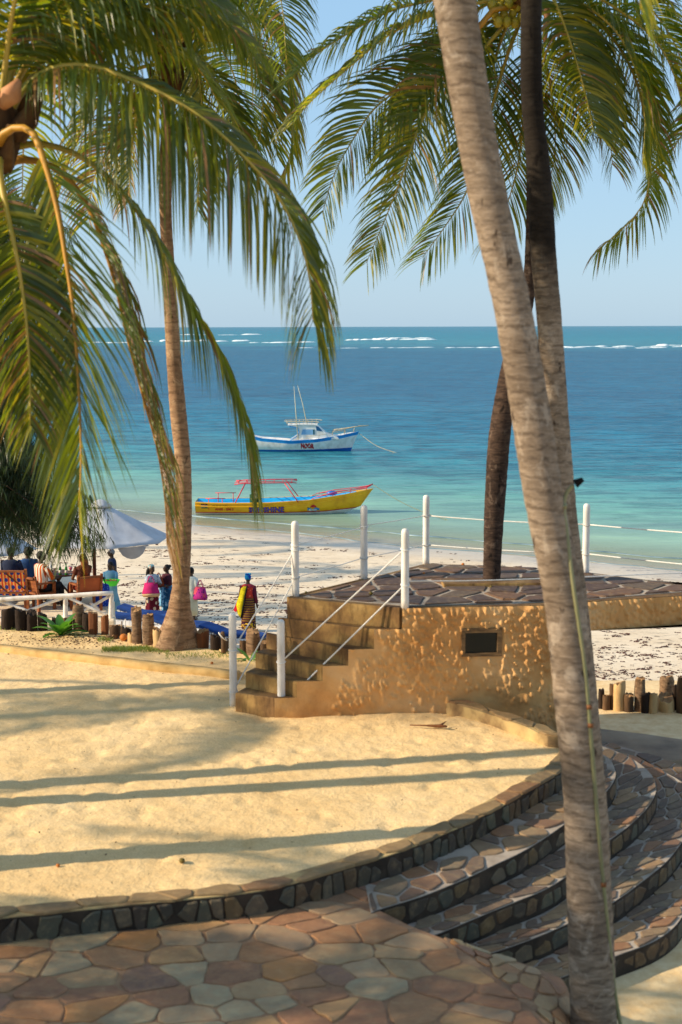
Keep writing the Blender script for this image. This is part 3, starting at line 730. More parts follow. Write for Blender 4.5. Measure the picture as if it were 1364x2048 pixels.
# window in the wall
M_wood = simple('weathered_wood', ['#4a3826', '#6a5236', '#8a6c48'], 6, 0.8, 0.5, 30, 0.01, stretch=(1, 1, 6))
M_dark = simple('dark_room', ['#050607', '#0a0c0d'], 3, 0.9, 0)
m_opening, nt, bs = newmat('dark_opening_sheet'); bs.inputs['Base Color'].default_value = srgb('#0e1413'); bs.inputs['Roughness'].default_value = 0.25  # opaque near-black sheet stands in for the dark opening
win = thing('small_window', '', 'x'); del win['category']; del win['label']; win.name = 'window'; win.parent = plat
def wbeam(u0_, v0_, u1_, v1_, t, name, mat, w0=-0.04, w1=0.035):
    b = MB(); pts = []
    for w in (w0, w1):
        for (a, c) in ((u0_, v0_), (u1_, v0_), (u1_, v1_), (u0_, v1_)): pts.append(pmap(a, c, w))
    b.add(pts, [(0, 3, 2, 1), (4, 5, 6, 7), (0, 1, 5, 4), (1, 2, 6, 5), (2, 3, 7, 6), (3, 0, 4, 7)]); return b.build(name, mat, win)
fw = 0.035
wbeam(win_u0 - .015, win_v1 - fw, win_u1 + .015, win_v1 + .015, 0, 'frame_top', M_wood); wbeam(win_u0 - .015, win_v0 - .015, win_u1 + .015, win_v0 + fw * .6, 0, 'frame_sill', M_wood)
wbeam(win_u0 - .015, win_v0 + fw * .6, win_u0 + fw * .7, win_v1 - fw, 0, 'frame_side', M_wood); wbeam(win_u1 - fw, win_v0 + fw * .6, win_u1 + .015, win_v1 - fw, 0, 'frame_side', M_wood)
wbeam(win_u0 + fw * .7, win_v0 + fw * .6, win_u1 - fw, win_v1 - fw, 0, 'dark_sheet', m_opening, 0.001, 0.006)
# paving on top
hp = []
cx = sum(p[0] for p in oxy) / len(oxy); cy = sum(p[1] for p in oxy) / len(oxy)
for a, b in zip(oxy, oxy[1:] + oxy[:1]):
    tx, ty = b[0] - a[0], b[1] - a[1]; L = math.hypot(tx, ty); nx, ny = -ty / L, tx / L
    if nx * (cx - a[0]) + ny * (cy - a[1]) > 0: nx, ny = -nx, -ny
    hp.append((nx, ny, nx * a[0] + ny * a[1] - 0.07))
# pale mortar bed, with a brown concrete border left bare round the rim
inner = [oxy[0]]
bedpoly = [(cx - 9, cy - 9), (cx + 9, cy - 9), (cx + 9, cy + 9), (cx - 9, cy + 9)]
for h in hp: bedpoly = clip(bedpoly, h[0], h[1], h[2] - 0.01)
mb = MB(); mb.prism(bedpoly, PZ - 0.013, PZ - 0.004); mb.build('mortar_bed', M_mortar_l, plat)
palm_c = P(985, 1166, PZ)
rr = random.Random(91)
for c in cells(-0.8, 5.4, 14.7, 18.6, 0.40, 0.36, 0.04, 17, halfplanes=hp, jitter=0.42, bound=False):
    gx = sum(p[0] for p in c) / len(c); gy = sum(p[1] for p in c) / len(c)
    stone(c, lambda u, v, w: (u, v, PZ - 0.005 + w), 0.014, M_plat_stone, plat, rr)
# stairs
flight = thing('staircase', '', ''); del flight['category']; del flight['label']; flight.parent = plat
for k in range(1, 6):
    a, b, c, d = stair_L[k], stair_R[k], stair_R[k - 1], stair_L[k - 1]
    poly = []
    for (p, q, n_) in ((a, b, 10), (b, c, 2), (c, d, 6), (d, a, 3)):
        for i in range(n_):
            t = i / n_; pt = p.lerp(q, t); j = 0.012 * mnoise.noise(Vector((pt.x * 6, pt.y * 6, k)))
            poly.append((pt.x + (j if n_ == 10 else 0), pt.y + (j if n_ == 10 else 0)))
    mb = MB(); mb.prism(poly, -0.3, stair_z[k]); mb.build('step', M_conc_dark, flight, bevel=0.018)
# rim of weathered concrete under the top step and round the slab's left flank
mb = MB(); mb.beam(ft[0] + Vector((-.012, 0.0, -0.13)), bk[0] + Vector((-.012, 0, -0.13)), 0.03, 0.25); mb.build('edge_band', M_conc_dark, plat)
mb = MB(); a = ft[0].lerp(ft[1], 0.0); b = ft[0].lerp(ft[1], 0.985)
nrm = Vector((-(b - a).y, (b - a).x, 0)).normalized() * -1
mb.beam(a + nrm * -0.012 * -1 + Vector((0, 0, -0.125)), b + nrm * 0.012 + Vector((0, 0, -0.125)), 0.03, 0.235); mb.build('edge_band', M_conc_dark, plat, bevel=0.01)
# plinth block round the palm on the platform
mb = MB(); mb.box((palm_c.x - 0.02, palm_c.y - 0.05, PZ + 0.015), (1.15, 0.36, 0.05), 0.05); mb.build('palm_kerb', M_conc_dark, plat, bevel=0.01)

# ---- rope rail posts
M_white = simple('white_paint', ['#bdb8b0', '#e2ded8', '#eceae6'], 5, 0.55, 0.25, 30, 0.004, stretch=(1, 1, 0.4), spec=0.4)
M_rope = simple('white_rope', ['#d8d4cc', '#efece6'], 30, 0.8, 0.3, 120, 0.002)
posts = {}
def post(key, px, py_b, py_t, z, label, r=0.042):
    b = P(px, py_b, z); t = PD(px, py_t, b.y)
    h = t.z - z
    rg = []; prof = [(0, r * 1.02), (0.08, r), (h * 0.4, r * 0.99), (h - 0.045, r * 0.98), (h - 0.02, r * 0.9), (h - 0.006, r * 0.65), (h, r * 0.25)]
    e = thing('rail_post', label, 'post', (b.x, b.y, z - 0.03), 0, 'white rope rail posts')
    for zz, q in prof: rg.append([Vector((q * math.cos(a), q * math.sin(a), zz + (0.03 if zz > 0 else 0))) for a in [2 * math.pi * i / 18 for i in range(18)]])
    m_ = MB(); m_.rings(rg); m_.build('shaft', M_white, e, True)
    posts[key] = (Vector((b.x, b.y, z)), h, e); return e
post('a', 467, 1408, 1226, 0.0, 'white rail post at the left foot of the stairs')
post('b', 563, 1426, 1239, 0.0, 'white rail post standing in front of the lowest stairs')
post('c', 591, 1190, 1042, PZ, 'white rail post at the left head of the stairs')
post('d', 810, 1212, 1057, PZ, 'white rail post on the near corner of the platform above the ochre wall')
post('e', 728, 1156, 1010, PZ, 'white rail post on the back edge between stairs head and far corner')
post('f', 852, 1126, 990, PZ, 'white rail post on the far back corner of the platform')
post('g', 1171, 1146, 1007, PZ, 'white rail post behind the leaning trunks on the platform')
post('h', 1470, 1180, 1030, PZ, 'white rail post at the outer end of the platform walkway')
def rope(a, b, fa, fb, label, sag=0.02, r=0.0075):
    A, ha, ea = posts[a]; B, hb, eb = posts[b]; p = A + Vector((0, 0, ha * fa)); q = B + Vector((0, 0, hb * fb))
    pts = []
    for i in range(13):
        t = i / 12; w = p.lerp(q, t); w.z -= sag * 4 * t * (1 - t) * (q - p).length; pts.append(w)
    m_ = MB(); m_.tube(pts, r, 6); o = m_.build('rope', M_rope, None, True); tag(o, label, 'rope', 'ropes of the platform rail')
    for X, e, h, f in ((A, ea, ha, fa), (B, eb, hb, fb)):
        m_ = MB(); cc = Vector((0, 0, h * f + 0.03)); m_.tube([cc + Vector((0.046 * math.cos(t), 0.046 * math.sin(t), 0.012 * math.sin(t))) for t in [2 * math.pi * i / 14 for i in range(15)]], 0.006, 5); m_.build('rope_knot', M_rope, e, True)
rope('a', 'c', 0.60, 0.62, 'upper rope climbing the left side of the stairs', 0.004); rope('a', 'c', 0.14, 0.24, 'lower rope climbing the left side of the stairs', 0.004)
rope('b', 'd', 0.55, 0.74, 'upper rope climbing the right side of the stairs', 0.0, 0.009); rope('b', 'd', 0.08, 0.28, 'lower rope climbing the right side of the stairs', 0.0, 0.009)
rope('c', 'e', 0.68, 0.70, 'upper rope from stairs head to second back post', 0.004, 0.005); rope('c', 'e', 0.24, 0.28, 'lower rope from stairs head to second back post', 0.004, 0.005)
rope('e', 'f', 0.72, 0.70, 'upper rope from second back post to far corner post', 0.004, 0.005); rope('e', 'f', 0.28, 0.27, 'lower rope from second back post to far corner post', 0.004, 0.005)
rope('f', 'g', 0.70, 0.70, 'upper rope across the back of the platform behind the dark palm', 0.008); rope('f', 'g', 0.27, 0.28, 'lower rope across the back of the platform behind the dark palm', 0.008)
rope('g', 'h', 0.70, 0.72, 'upper rope running right over the sea from the hidden post', 0.004); rope('g', 'h', 0.28, 0.28, 'lower rope running right over the sea from the hidden post', 0.004)
A = posts['d'][0]
m_ = MB(); m_.tube(catmull([A + Vector((0, -.01, 0.27)), PD(1000, 1160, 15.3), PD(1364, 1146, 16.2), PD(1480, 1142, 16.6)], 20), 0.0065, 6)
tag(m_.build('rope', M_rope, None, True), 'single rope stretched low along the front of the platform', 'rope', 'ropes of the platform rail')
m_ = MB(); m_.tube([PD(1480, 1142, 16.6) + Vector((0, 0, 0.25)), PD(1480, 1142, 16.6) + Vector((0, 0, -0.35))], 0.04, 12); o = m_.build('rail_post', M_white, None, True); tag(o, 'white rail post outside the frame at the platform walkway', 'post', 'white rope rail posts')
# ================================================================== PALMS
def bark_mat(name, cols, dark='#2a2019', band=14.0, moss=0.0):
    m, nt, bs = newmat(name); tc = nt.nodes.new('ShaderNodeTexCoord')
    mp = nt.nodes.new('ShaderNodeMapping'); mp.inputs['Scale'].default_value = (0.5, 3.0, 1); nt.links.new(tc.outputs['UV'], mp.inputs[0])
    vo = coord(nt, 'Object', (1, 1, 0.6)); n0 = noise(nt, vo, 2.0, 5, 0.6); n1 = noise(nt, mp.outputs[0], 4, 7, 0.7, 0.5)
    vf = coord(nt, 'Object', (1, 1, 4.5)); n2 = noise(nt, vf, 9, 8, 0.72, 0.3)
    c = ramp(nt, [(0.3, cols[0]), (0.48, cols[1]), (0.62, cols[2]), (0.78, cols[3])], math_(nt, 'ADD', math_(nt, 'MULTIPLY', n0, 0.4), math_(nt, 'MULTIPLY', n2, 0.6)))
    # ring scars
    sp = nt.nodes.new('ShaderNodeSeparateXYZ'); nt.links.new(tc.outputs['UV'], sp.inputs[0])
    wv = math_(nt, 'SINE', math_(nt, 'MULTIPLY', math_(nt, 'ADD', sp.outputs[1], math_(nt, 'MULTIPLY', n0, 0.42)), band * 2 * math.pi))
    wf = ramp(nt, [(0.0, 0.38), (0.22, 0.0)], math_(nt, 'MULTIPLY', math_(nt, 'ADD', math_(nt, 'MULTIPLY', wv, 0.5), math_(nt, 'ADD', n2, 0.0)), 0.8))
    c = mixc(nt, wf, c, dark)
    vk = coord(nt, 'Object', (1.0, 1.0, 0.45)); sc2 = noise(nt, vk, 13, 2, 0.4)
    c = mixc(nt, ramp(nt, [(0.665, 0.0), (0.71, 0.85)], sc2), c, dark)
    n3 = noise(nt, vo, 1.1, 4, 0.6)
    c = mixc(nt, ramp(nt, [(0.50, 0.0), (0.68, 0.55)], n3), c, cols[0])
    c = mixc(nt, ramp(nt, [(0.55, 0.0), (0.62, 0.4)], noise(nt, coord(nt, 'Object', (1, 1, 0.8)), 6, 7, 0.75, 0.6)), c, cols[3])
    nt.links.new(c, bs.inputs['Base Color']); bs.inputs['Roughness'].default_value = 0.9; bs.inputs['Specular IOR Level'].default_value = 0.15
    b1 = bump(nt, bs, math_(nt, 'ADD', math_(nt, 'MULTIPLY', wv, 0.07), n2), 0.6, 0.015)
    return m
M_bark = bark_mat('palm_bark', ['#4e4136', '#80705f', '#a08f7c', '#bcae9c'], '#3c3028', band=11)
M_bark2 = bark_mat('warm_palm_bark', ['#5a4534', '#8c6e54', '#aa8c6c', '#c8ac8a'], '#4a3828', band=9)
M_bark_d = bark_mat('dark_palm_bark', ['#241c18', '#3d3029', '#5c4a3e', '#8a7768'], '#120e0c', band=8)
def bark_crown_shade():
    """weathered trunk, sooty black above and bleached lower down"""
    m = M_bark.copy(); m.name = 'crown_shade_palm_bark'; nt = m.node_tree; bs = nt.nodes['Principled BSDF']
    src = bs.inputs['Base Color'].links[0].from_socket; g = nt.nodes.new('ShaderNodeNewGeometry'); sp = nt.nodes.new('ShaderNodeSeparateXYZ'); nt.links.new(g.outputs['Position'], sp.inputs[0])
    mr = N(nt, 'ShaderNodeMapRange'); mr.inputs['From Min'].default_value = 4.55; mr.inputs['From Max'].default_value = 5.25
    v = coord(nt, 'Object'); nt.links.new(math_(nt, 'ADD', sp.outputs[2], math_(nt, 'MULTIPLY', noise(nt, v, 3, 6), 0.9)), mr.inputs['Value'])
    c = mixc(nt, mr.outputs[0], src, mixc(nt, 0.93, src, '#0c0908')); nt.links.new(c, bs.inputs['Base Color']); return m
M_bark_crown_shade = bark_crown_shade()
def leaf_mat(name, top, back, trans, tf=0.38, var=0.3):
    m, nt, bs = newmat(name); v = coord(nt, 'Object'); n = noise(nt, v, 0.9, 4, 0.6); n2 = noise(nt, v, 7, 3, 0.6)
    c = ramp(nt, [(0.3, top), (0.7, back)], math_(nt, 'ADD', math_(nt, 'MULTIPLY', n, 0.5), math_(nt, 'MULTIPLY', n2, 0.5)))
    nt.links.new(c, bs.inputs['Base Color']); bs.inputs['Roughness'].default_value = 0.42; bs.inputs['Specular IOR Level'].default_value = 0.5
    t = nt.nodes.new('ShaderNodeBsdfTranslucent'); t.inputs[0].default_value = srgb(trans); mx = nt.nodes.new('ShaderNodeMixShader'); mx.inputs[0].default_value = tf
    nt.links.new(bs.outputs[0], mx.inputs[1]); nt.links.new(t.outputs[0], mx.inputs[2]); nt.links.new(mx.outputs[0], nt.nodes['Material Output'].inputs[0]); return m
M_leaf = leaf_mat('palm_leaf_green', '#1e351a', '#365022', '#a4b41c', 0.36)
M_leaf_y = leaf_mat('palm_leaf_yellow_green', '#66701e', '#8c8828', '#cfc026', 0.45)
M_leaf_b = leaf_mat('palm_leaf_dry', '#6e4f2c', '#9a7a4a', '#b98848', 0.3)
LEAFM = [M_leaf, M_leaf_y, M_leaf_b]
M_rachis = simple('palm_rachis', ['#8a8a2c', '#b39a3a', '#c8a648'], 3, 0.5, 0.1, spec=0.5)
M_rachis_o = simple('ochre_palm_rachis', ['#8a6420', '#b88528', '#cf9c3a'], 3, 0.5, 0.1, spec=0.5)
M_fibre = simple('palm_fibre', ['#2e2018', '#5a4028', '#80603c'], 6, 0.95, 0.8, 30, 0.02, stretch=(1, 1, 0.3))

def trunk_mesh(pts, radii, n=20, step=0.035, seed=0, flare=None, rough=0.02):
    pts = [Vector(p) for p in pts]; L = sum((pts[i + 1] - pts[i]).length for i in range(len(pts) - 1)); m = max(8, int(L / step))
    c = even(catmull(pts, 300), m); rg = []; off = seed * 13.7
    for i, p in enumerate(c):
        t = i / (m - 1); s_ = t * L
        k = t * (len(radii) - 1); j = min(int(k), len(radii) - 2); r = radii[j] + (radii[j + 1] - radii[j]) * (k - j)
        ring = 1 + 0.028 * (mnoise.noise(Vector((0, 0, s_ * 9 + off)))) + 0.008 * math.sin(s_ * 2 * math.pi * 10 + 3 * mnoise.noise(Vector((s_ * 0.8, off, 0))))
        rr_ = []
        for q in range(n):
            a = 2 * math.pi * q / n; nn = mnoise.noise(Vector((math.cos(a) * 1.4, math.sin(a) * 1.4, s_ * 1.6 + off)))
            n3 = mnoise.noise(Vector((math.cos(a) * 4, math.sin(a) * 4, s_ * 11 + off)))
            bl = 0
            if flare and s_ < flare[0]:
                u = 1 - s_ / flare[0]; bl = flare[1] * u ** 2.2 * (1 + 0.35 * mnoise.noise(Vector((math.cos(a) * 2.5, math.sin(a) * 2.5, off)))) + 0.02 * n3 * u ** .5
            q_ = (r * ring * (1 + rough * 2.2 * nn + rough * n3) + bl)
            rr_.append(p + Vector((math.cos(a) * q_, math.sin(a) * q_, 0)))
        rg.append(rr_)
    mb = MB(); mb.rings(rg); me = mb.mesh('trunk'); uv = me.uv_layers.new(name='UVMap')
    zs = L
    for poly in me.polygons:
        for li in poly.loop_indices:
            vi = me.loops[li].vertex_index; uv.data[li].uv = ((vi % n) / n, (vi // n) / (m - 1) * L)
    return me
def frond_meshes(pts, leaf=0.85, droop=1.0, seed=0, n=92, start=0.16, mixs=(0.88, 0.08, 0.04), twist=0.0, face=None, wid=0.030, spread=1.0, r0_=0.031, ragged=0.11, tipdry=0.0, vee=0.25, a0=None, a1=None):
    if a0 is None: a0, a1 = (1.38, 0.80) if face is None else (1.12, 0.50)
    rr = random.Random(seed); m = 260; c = even(catmull(pts, 320), m); L = sum((c[i + 1] - c[i]).length for i in range(m - 1))
    T = [(c[min(i + 1, m - 1)] - c[max(i - 1, 0)]).normalized() for i in range(m)]
    Nv = Vector((0, 0, 1)) if face is None else Vector(face); Nn = []
    for i in range(m):
        q = Nv - T[i] * Nv.dot(T[i])
        if q.length < 1e-3: q = Vector((0, -1, 0)) - T[i] * T[i].dot(Vector((0, -1, 0)))
        Nv = q.normalized(); Nn.append(Nv)
    lf = MB(); i_st = int(start * m)
    for side in (-1, 1):
        for k in range(n):
            t = start + (1 - start) * ((k + rr.uniform(-0.3, 0.3)) / (n - 1)); t = min(max(t, start), 1.0); idx = min(int(t * (m - 1)), m - 1)
            if rr.random() < ragged: continue
            u = (t - start) / (1 - start)
            nn = Matrix.Rotation(twist * u, 3, T[idx]) @ Nn[idx]; S = T[idx].cross(nn) * side
            ang = (a0 + (a1 - a0) * u) * spread + rr.uniform(-0.08, 0.08)
            d = (T[idx] * math.cos(ang) + S * math.sin(ang) + nn * (vee + rr.uniform(-0.12, 0.12))).normalized()
            ll = 1.22 * leaf * (min(1.0, 0.45 + 2.6 * u)) * (1 - 0.52 * max(0, u - 0.25) ** 1.35 / 0.75 ** 1.35) * rr.uniform(0.88, 1.06)
            p = c[idx].copy(); seg = 5; w0 = wid * (0.75 + 0.35 * math.sin(math.pi * min(1, u + 0.15))) * rr.uniform(0.85, 1.15); tw = rr.uniform(-0.5, 0.5)
            vs = []; g = 1.5 * droop * rr.uniform(0.75, 1.3)
            W_ = (T[idx] * 0.8 - nn * 0.6)
            prof = (0.45, 1.0, 0.95, 0.7, 0.38, 0.0)
            for s_ in range(seg + 1):
                wv = (W_ - d * W_.dot(d))
                wv = Matrix.Rotation(tw + side * 0.15 * s_, 3, d) @ (wv.normalized() if wv.length > 1e-3 else nn)
                h = wv * (w0 * prof[s_] / 2)
                if s_ < seg: vs += [p - h, p + h]
                else: vs.append(p.copy())
                if s_ < seg:
                    p = p + d * (ll / seg); d = (d + Vector((0, 0, -1)) * g * ll / seg * (0.6 + 0.35 * s_) + Vector((rr.uniform(-1, 1), rr.uniform(-1, 1), 0)) * 0.03).normalized()
            fs = [(2 * s_, 2 * s_ + 1, 2 * s_ + 3, 2 * s_ + 2) for s_ in range(seg - 1)] + [(2 * seg - 2, 2 * seg - 1, 2 * seg)]
            q = rr.random(); lf.cur = 0 if q < mixs[0] else (1 if q < mixs[0] + mixs[1] else 2)
            if tipdry and rr.random() < tipdry * u: lf.cur = 2
            lf.add(vs, fs)
    rc = MB(); cc = even(c, 34); rc.tube(cc, [r0_ * (1 - 0.86 * (i / 33) ** 0.8) * (1.5 if i == 0 else 1.15 if i == 1 else 1) for i in range(34)], 6)
    return lf, rc
def add_frond(parent, base, pts, rmat=None, label=None, **kw):
    lf, rc = frond_meshes([Vector(p) - base for p in pts], **kw)
    f = lf.build('frond', LEAFM, parent, False)
    if label: f['label'] = label
    rc.build('rachis', rmat or M_rachis, f, True); return f
def crown_core(parent, c, r, h, seed, n=16):
    rr = random.Random(seed); mb = MB()
    mb.ball(c, (r * 1.25, r * 1.25, h), 12, 8); mb.build('crown_shaft', M_fibre, parent, True)
    for k in range(n):
        a = k * 2.4 + rr.uniform(-.2, .2); z = rr.uniform(-h * 0.9, h * 0.8); b = MB()
        p = Vector(c) + Vector((math.cos(a) * r, math.sin(a) * r, z)); d = Vector((math.cos(a), math.sin(a), 0.9))
        b.tube([p, p + d * 0.12, p + d * 0.2 + Vector((0, 0, 0.09))], [0.09, 0.06, 0.02], 6); b.build('leaf_base', M_fibre, parent, True)
def L3(lst, D0, D1=None):
    """pixels along a frond with depth easing from D0 to D1"""
    D1 = D0 if D1 is None else D1; n = len(lst); return [PD(x, y, D0 + (D1 - D0) * i / (n - 1)) for i, (x, y) in enumerate(lst)]
# ---- palm A: crown against the left edge of the frame, near
A_D = 10.9
bA = P(-210, 1722, -0.02); bA = Vector((-3.42, 10.42, -0.05)); cA = PD(-8, 262, A_D)
pA = thing('coconut_palm', 'near coconut palm at the left edge with big arching fronds and crown half in view', 'palm tree', bA)
link('trunk', trunk_mesh([p - bA for p in (bA, bA.lerp(cA, 0.35) + Vector((-0.25, 0, 0)), bA.lerp(cA, 0.7) + Vector((-0.12, 0, 0)), cA)], [0.15, 0.125, 0.115, 0.12], flare=(0.8, 0.14), seed=1), pA, M_bark, True)
crown_core(pA, cA - bA, 0.15, 0.34, 3)
Af = [
 (L3([(10, 241), (51, 174), (103, 138), (174, 132), (246, 154), (328, 190), (410, 241), (487, 313), (554, 390), (600, 482), (620, 564), (626, 640)], 10.9, 10.2), dict(leaf=1.06, droop=2.1, n=190, start=0.10, seed=1, vee=-0.08, wid=0.023, face=(0.0, -0.22, 1.0), a0=1.3, a1=.6)),
 (L3([(-5, 285), (20, 258), (62, 262), (87, 318), (113, 410), (131, 513), (146, 616), (154, 720), (160, 830), (162, 930), (158, 1010)], 10.6, 9.9), dict(leaf=1.05, droop=0.3, n=140, start=0.18, seed=2, face=(0.1, -1, 0.2), wid=0.026, mixs=(0.80, 0.16, 0.04), spread=0.8, vee=0.1), 'ochre'),
 (L3([(10, 300), (60, 288), (110, 293), (169, 318), (231, 369), (277, 426), (318, 492), (354, 559), (390, 626), (431, 700), (468, 785), (495, 870), (508, 960)], 11.2, 11.4), dict(leaf=0.92, droop=1.6, n=140, start=0.2, seed=3, vee=0.05, wid=0.026, mixs=(0.9, 0.06, 0.04))),
 (L3([(20, 320), (60, 320), (98, 330), (138, 359), (180, 420), (207, 490), (230, 564), (257, 682), (288, 800), (315, 900), (330, 1000), (334, 1090)], 11.3, 11.6), dict(leaf=0.78, droop=1.8, n=130, start=0.2, seed=4, wid=0.024, mixs=(0.5, 0.14, 0.36), tipdry=0.8, spread=0.8), 'ochre'),
 (L3([(-5, 320), (5, 380), (20, 450), (38, 540), (52, 640), (60, 760), (60, 850)], 10.6, 9.9), dict(leaf=0.62, droop=1.0, n=100, seed=5, face=(0.4, -1, 0), wid=0.024, mixs=(0.6, 0.26, 0.14))),
 (L3([(5, 220), (25, 130), (70, 50), (130, 5), (220, -30), (320, -35), (410, 5), (470, 70)], 10.9, 11.2), dict(leaf=0.78, droop=1.6, n=95, seed=6, start=0.2)),
 (L3([(0, 240), (12, 120), (30, 0), (70, -130), (150, -230)], 10.9, 10.4), dict(leaf=0.75, droop=0.8, n=80, seed=7, start=0.25, mixs=(0.4, 0.55, 0.05))),
 (L3([(-10, 250), (-30, 100), (-80, -50), (-200, -120), (-380, -60)], 10.9, 10.6), dict(leaf=0.8, droop=1.0, n=80, seed=8)),
 (L3([(-20, 270), (-120, 200), (-300, 220), (-480, 380), (-560, 600)], 10.9, 10.8), dict(leaf=0.8, droop=1.2, n=80, seed=9)),
 ([cA, cA + Vector((0, 0.8, 0.7)), cA + Vector((-0.2, 2.0, 0.8)), cA + Vector((-0.5, 3.1, -0.2))], dict(leaf=0.8, droop=1.2, n=80, seed=10)),
 ([cA, cA + Vector((-0.6, -0.8, 0.6)), cA + Vector((-1.3, -1.9, 0.5)), cA + Vector((-1.9, -2.7, -0.5))], dict(leaf=0.7, droop=1.2, n=80, seed=11)),
 (L3([(-5, 300), (-40, 380), (-90, 520), (-110, 700), (-110, 900)], 10.9, 10.8), dict(leaf=0.8, droop=1.0, n=80, seed=12)),
 (L3([(0, 230), (40, 170), (100, 110), (200, 70), (300, 80), (390, 130), (440, 210)], 11.3, 12.6), dict(leaf=0.75, droop=1.7, n=90, seed=13, start=0.15)),
 (L3([(5, 225), (60, 120), (140, 60), (250, 20), (360, 10), (460, 40), (520, 110)], 11.1, 12.0), dict(leaf=0.8, droop=2.4, n=120, seed=14, start=0.15, vee=-.1, wid=.026)),
 (L3([(0, 210), (60, 60), (160, -40), (290, -70), (400, -40), (500, 30)], 11.0, 12.4), dict(leaf=0.9, droop=2.4, n=120, seed=15, start=0.15, vee=-.1, wid=.026)),
 (L3([(0, 200), (90, 20), (220, -60), (330, -60), (430, 0)], 11.4, 13.2), dict(leaf=0.9, droop=2.6, n=110, seed=16, start=0.15, vee=-.1, wid=.026)),
]
for a in Af:
    add_frond(pA, bA, a[0], M_rachis_o if len(a) > 2 else None, **a[1])
M_husk = simple('palm_spathe', ['#8a5a3a', '#b07850', '#c79a70'], 3, 0.7, 0.3)
mb = MB(); q = [PD(5, 215, 10.6) - bA, PD(22, 190, 10.55) - bA, PD(38, 160, 10.5) - bA]; mb.tube(q, [0.03, 0.08, 0.02], 8); mb.build('spathe', M_husk, pA, True)
# ---- palm B: trunk rising behind the plaza
B_D = P(355, 1300, 0).y
bB = P(352, 1300, -0.02)
tB = [bB, PD(364, 1130, B_D), PD(367, 950, B_D), PD(352, 780, B_D), PD(338, 560, B_D), PD(331, 400, B_D), PD(335, 250, B_D), PD(342, 120, B_D)]
cB = tB[-1]
pB = thing('coconut_palm', 'slender coconut palm with a wide flared foot beside the row of logs', 'palm tree', bB)
link('trunk', trunk_mesh([p - bB for p in tB], [0.115, 0.105, 0.102, 0.10, 0.085, 0.075, 0.08, 0.085], flare=(1.0, 0.21), seed=2, rough=0.035), pB, M_bark2, True)
crown_core(pB, cB - bB, 0.12, 0.5, 5, 22)
Bf = [
 (L3([(345, 110), (380, 60), (440, 25), (505, 30), (552, 75), (572, 140), (582, 220), (582, 300), (565, 350)], 17.9, 17.4), dict(leaf=0.72, droop=1.6, seed=21, mixs=(0.55, 0.42, 0.03))),
 (L3([(345, 120), (400, 130), (440, 175), (462, 230), (473, 300), (478, 350)], 17.9, 17.2), dict(leaf=0.7, droop=1.4, seed=22, mixs=(0.85, 0.12, 0.03))),
 (L3([(348, 115), (372, 100), (392, 120), (401, 170), (405, 225), (405, 290)], 17.8, 16.8), dict(leaf=0.6, droop=0.9, seed=23, face=(0, -1, 0.2), mixs=(0.4, 0.55, 0.05))),
 (L3([(345, 110), (420, 80), (490, 95), (535, 160), (552, 240), (553, 310)], 17.9, 18.9), dict(leaf=0.72, droop=1.6, seed=24, mixs=(0.7, 0.25, 0.05))),
 (L3([(335, 115), (270, 85), (200, 85), (130, 120), (75, 190), (45, 260)], 17.9, 17.5), dict(leaf=0.75, droop=1.5, seed=25, mixs=(0.5, 0.45, 0.05))),
 (L3([(335, 125), (270, 140), (210, 190), (160, 270), (125, 360), (110, 430)], 17.9, 17.8), dict(leaf=0.75, droop=1.3, seed=26, mixs=(0.42, 0.38, 0.2))),
 (L3([(338, 130), (300, 160), (275, 230), (262, 310), (258, 400)], 17.8, 17.2), dict(leaf=0.65, droop=1.2, seed=27, mixs=(0.4, 0.35, 0.25))),
 (L3([(345, 130), (375, 170), (392, 250), (398, 340), (395, 420)], 18.0, 18.4), dict(leaf=0.65, droop=1.2, seed=28, mixs=(0.6, 0.25, 0.15))),
 (L3([(335, 100), (280, 30), (200, 10), (120, 50), (70, 120)], 18, 18.4), dict(leaf=0.75, droop=1.5, seed=29, mixs=(0.55, 0.42, 0.03))),
 (L3([(340, 90), (320, -30), (270, -120), (180, -170)], 18, 17.6), dict(leaf=0.75, droop=1.2, seed=30)),
 (L3([(345, 90), (380, -40), (450, -110), (540, -120)], 18, 18.2), dict(leaf=0.75, droop=1.2, seed=31)),
 ([cB, cB + Vector((0.3, 1.0, 0.5)), cB + Vector((0.6, 2.2, 0.2)), cB + Vector((0.7, 3.0, -0.9))], dict(leaf=0.72, droop=1.3, seed=32)),
 ([cB, cB + Vector((-0.4, -0.8, 0.7)), cB + Vector((-0.6, -1.8, 0.8)), cB + Vector((-0.7, -2.7, 0.0)), cB + Vector((-.7, -3.0, -0.9))], dict(leaf=0.72, droop=1.5, seed=33)),
 ([cB, cB + Vector((0.5, -0.7, 0.8)), cB + Vector((1.0, -1.6, 0.9)), cB + Vector((1.4, -2.3, 0.3)), cB + Vector((1.5, -2.6, -0.5))], dict(leaf=0.72, droop=1.6, seed=34)),
 (L3([(345, 100), (400, 50), (460, 60), (505, 120), (525, 200), (520, 280)], 17.7, 17.0), dict(leaf=0.75, droop=1.8, seed=36, mixs=(0.7, 0.25, 0.05))),
 (L3([(345, 90), (420, 10), (490, 0), (545, 50), (568, 120)], 18.2, 18.6), dict(leaf=0.8, droop=1.8, seed=37, mixs=(0.6, 0.35, 0.05))),
 (L3([(338, 100), (300, 50), (250, 50), (200, 100), (170, 170)], 17.6, 16.9), dict(leaf=0.8, droop=1.8, seed=38, mixs=(0.7, 0.2, 0.1))),
 (L3([(335, 140), (290, 200), (235, 270), (190, 350), (175, 440)], 18.2, 19), dict(leaf=0.7, droop=1.2, seed=35, mixs=(0.4, 0.25, 0.35))),
]
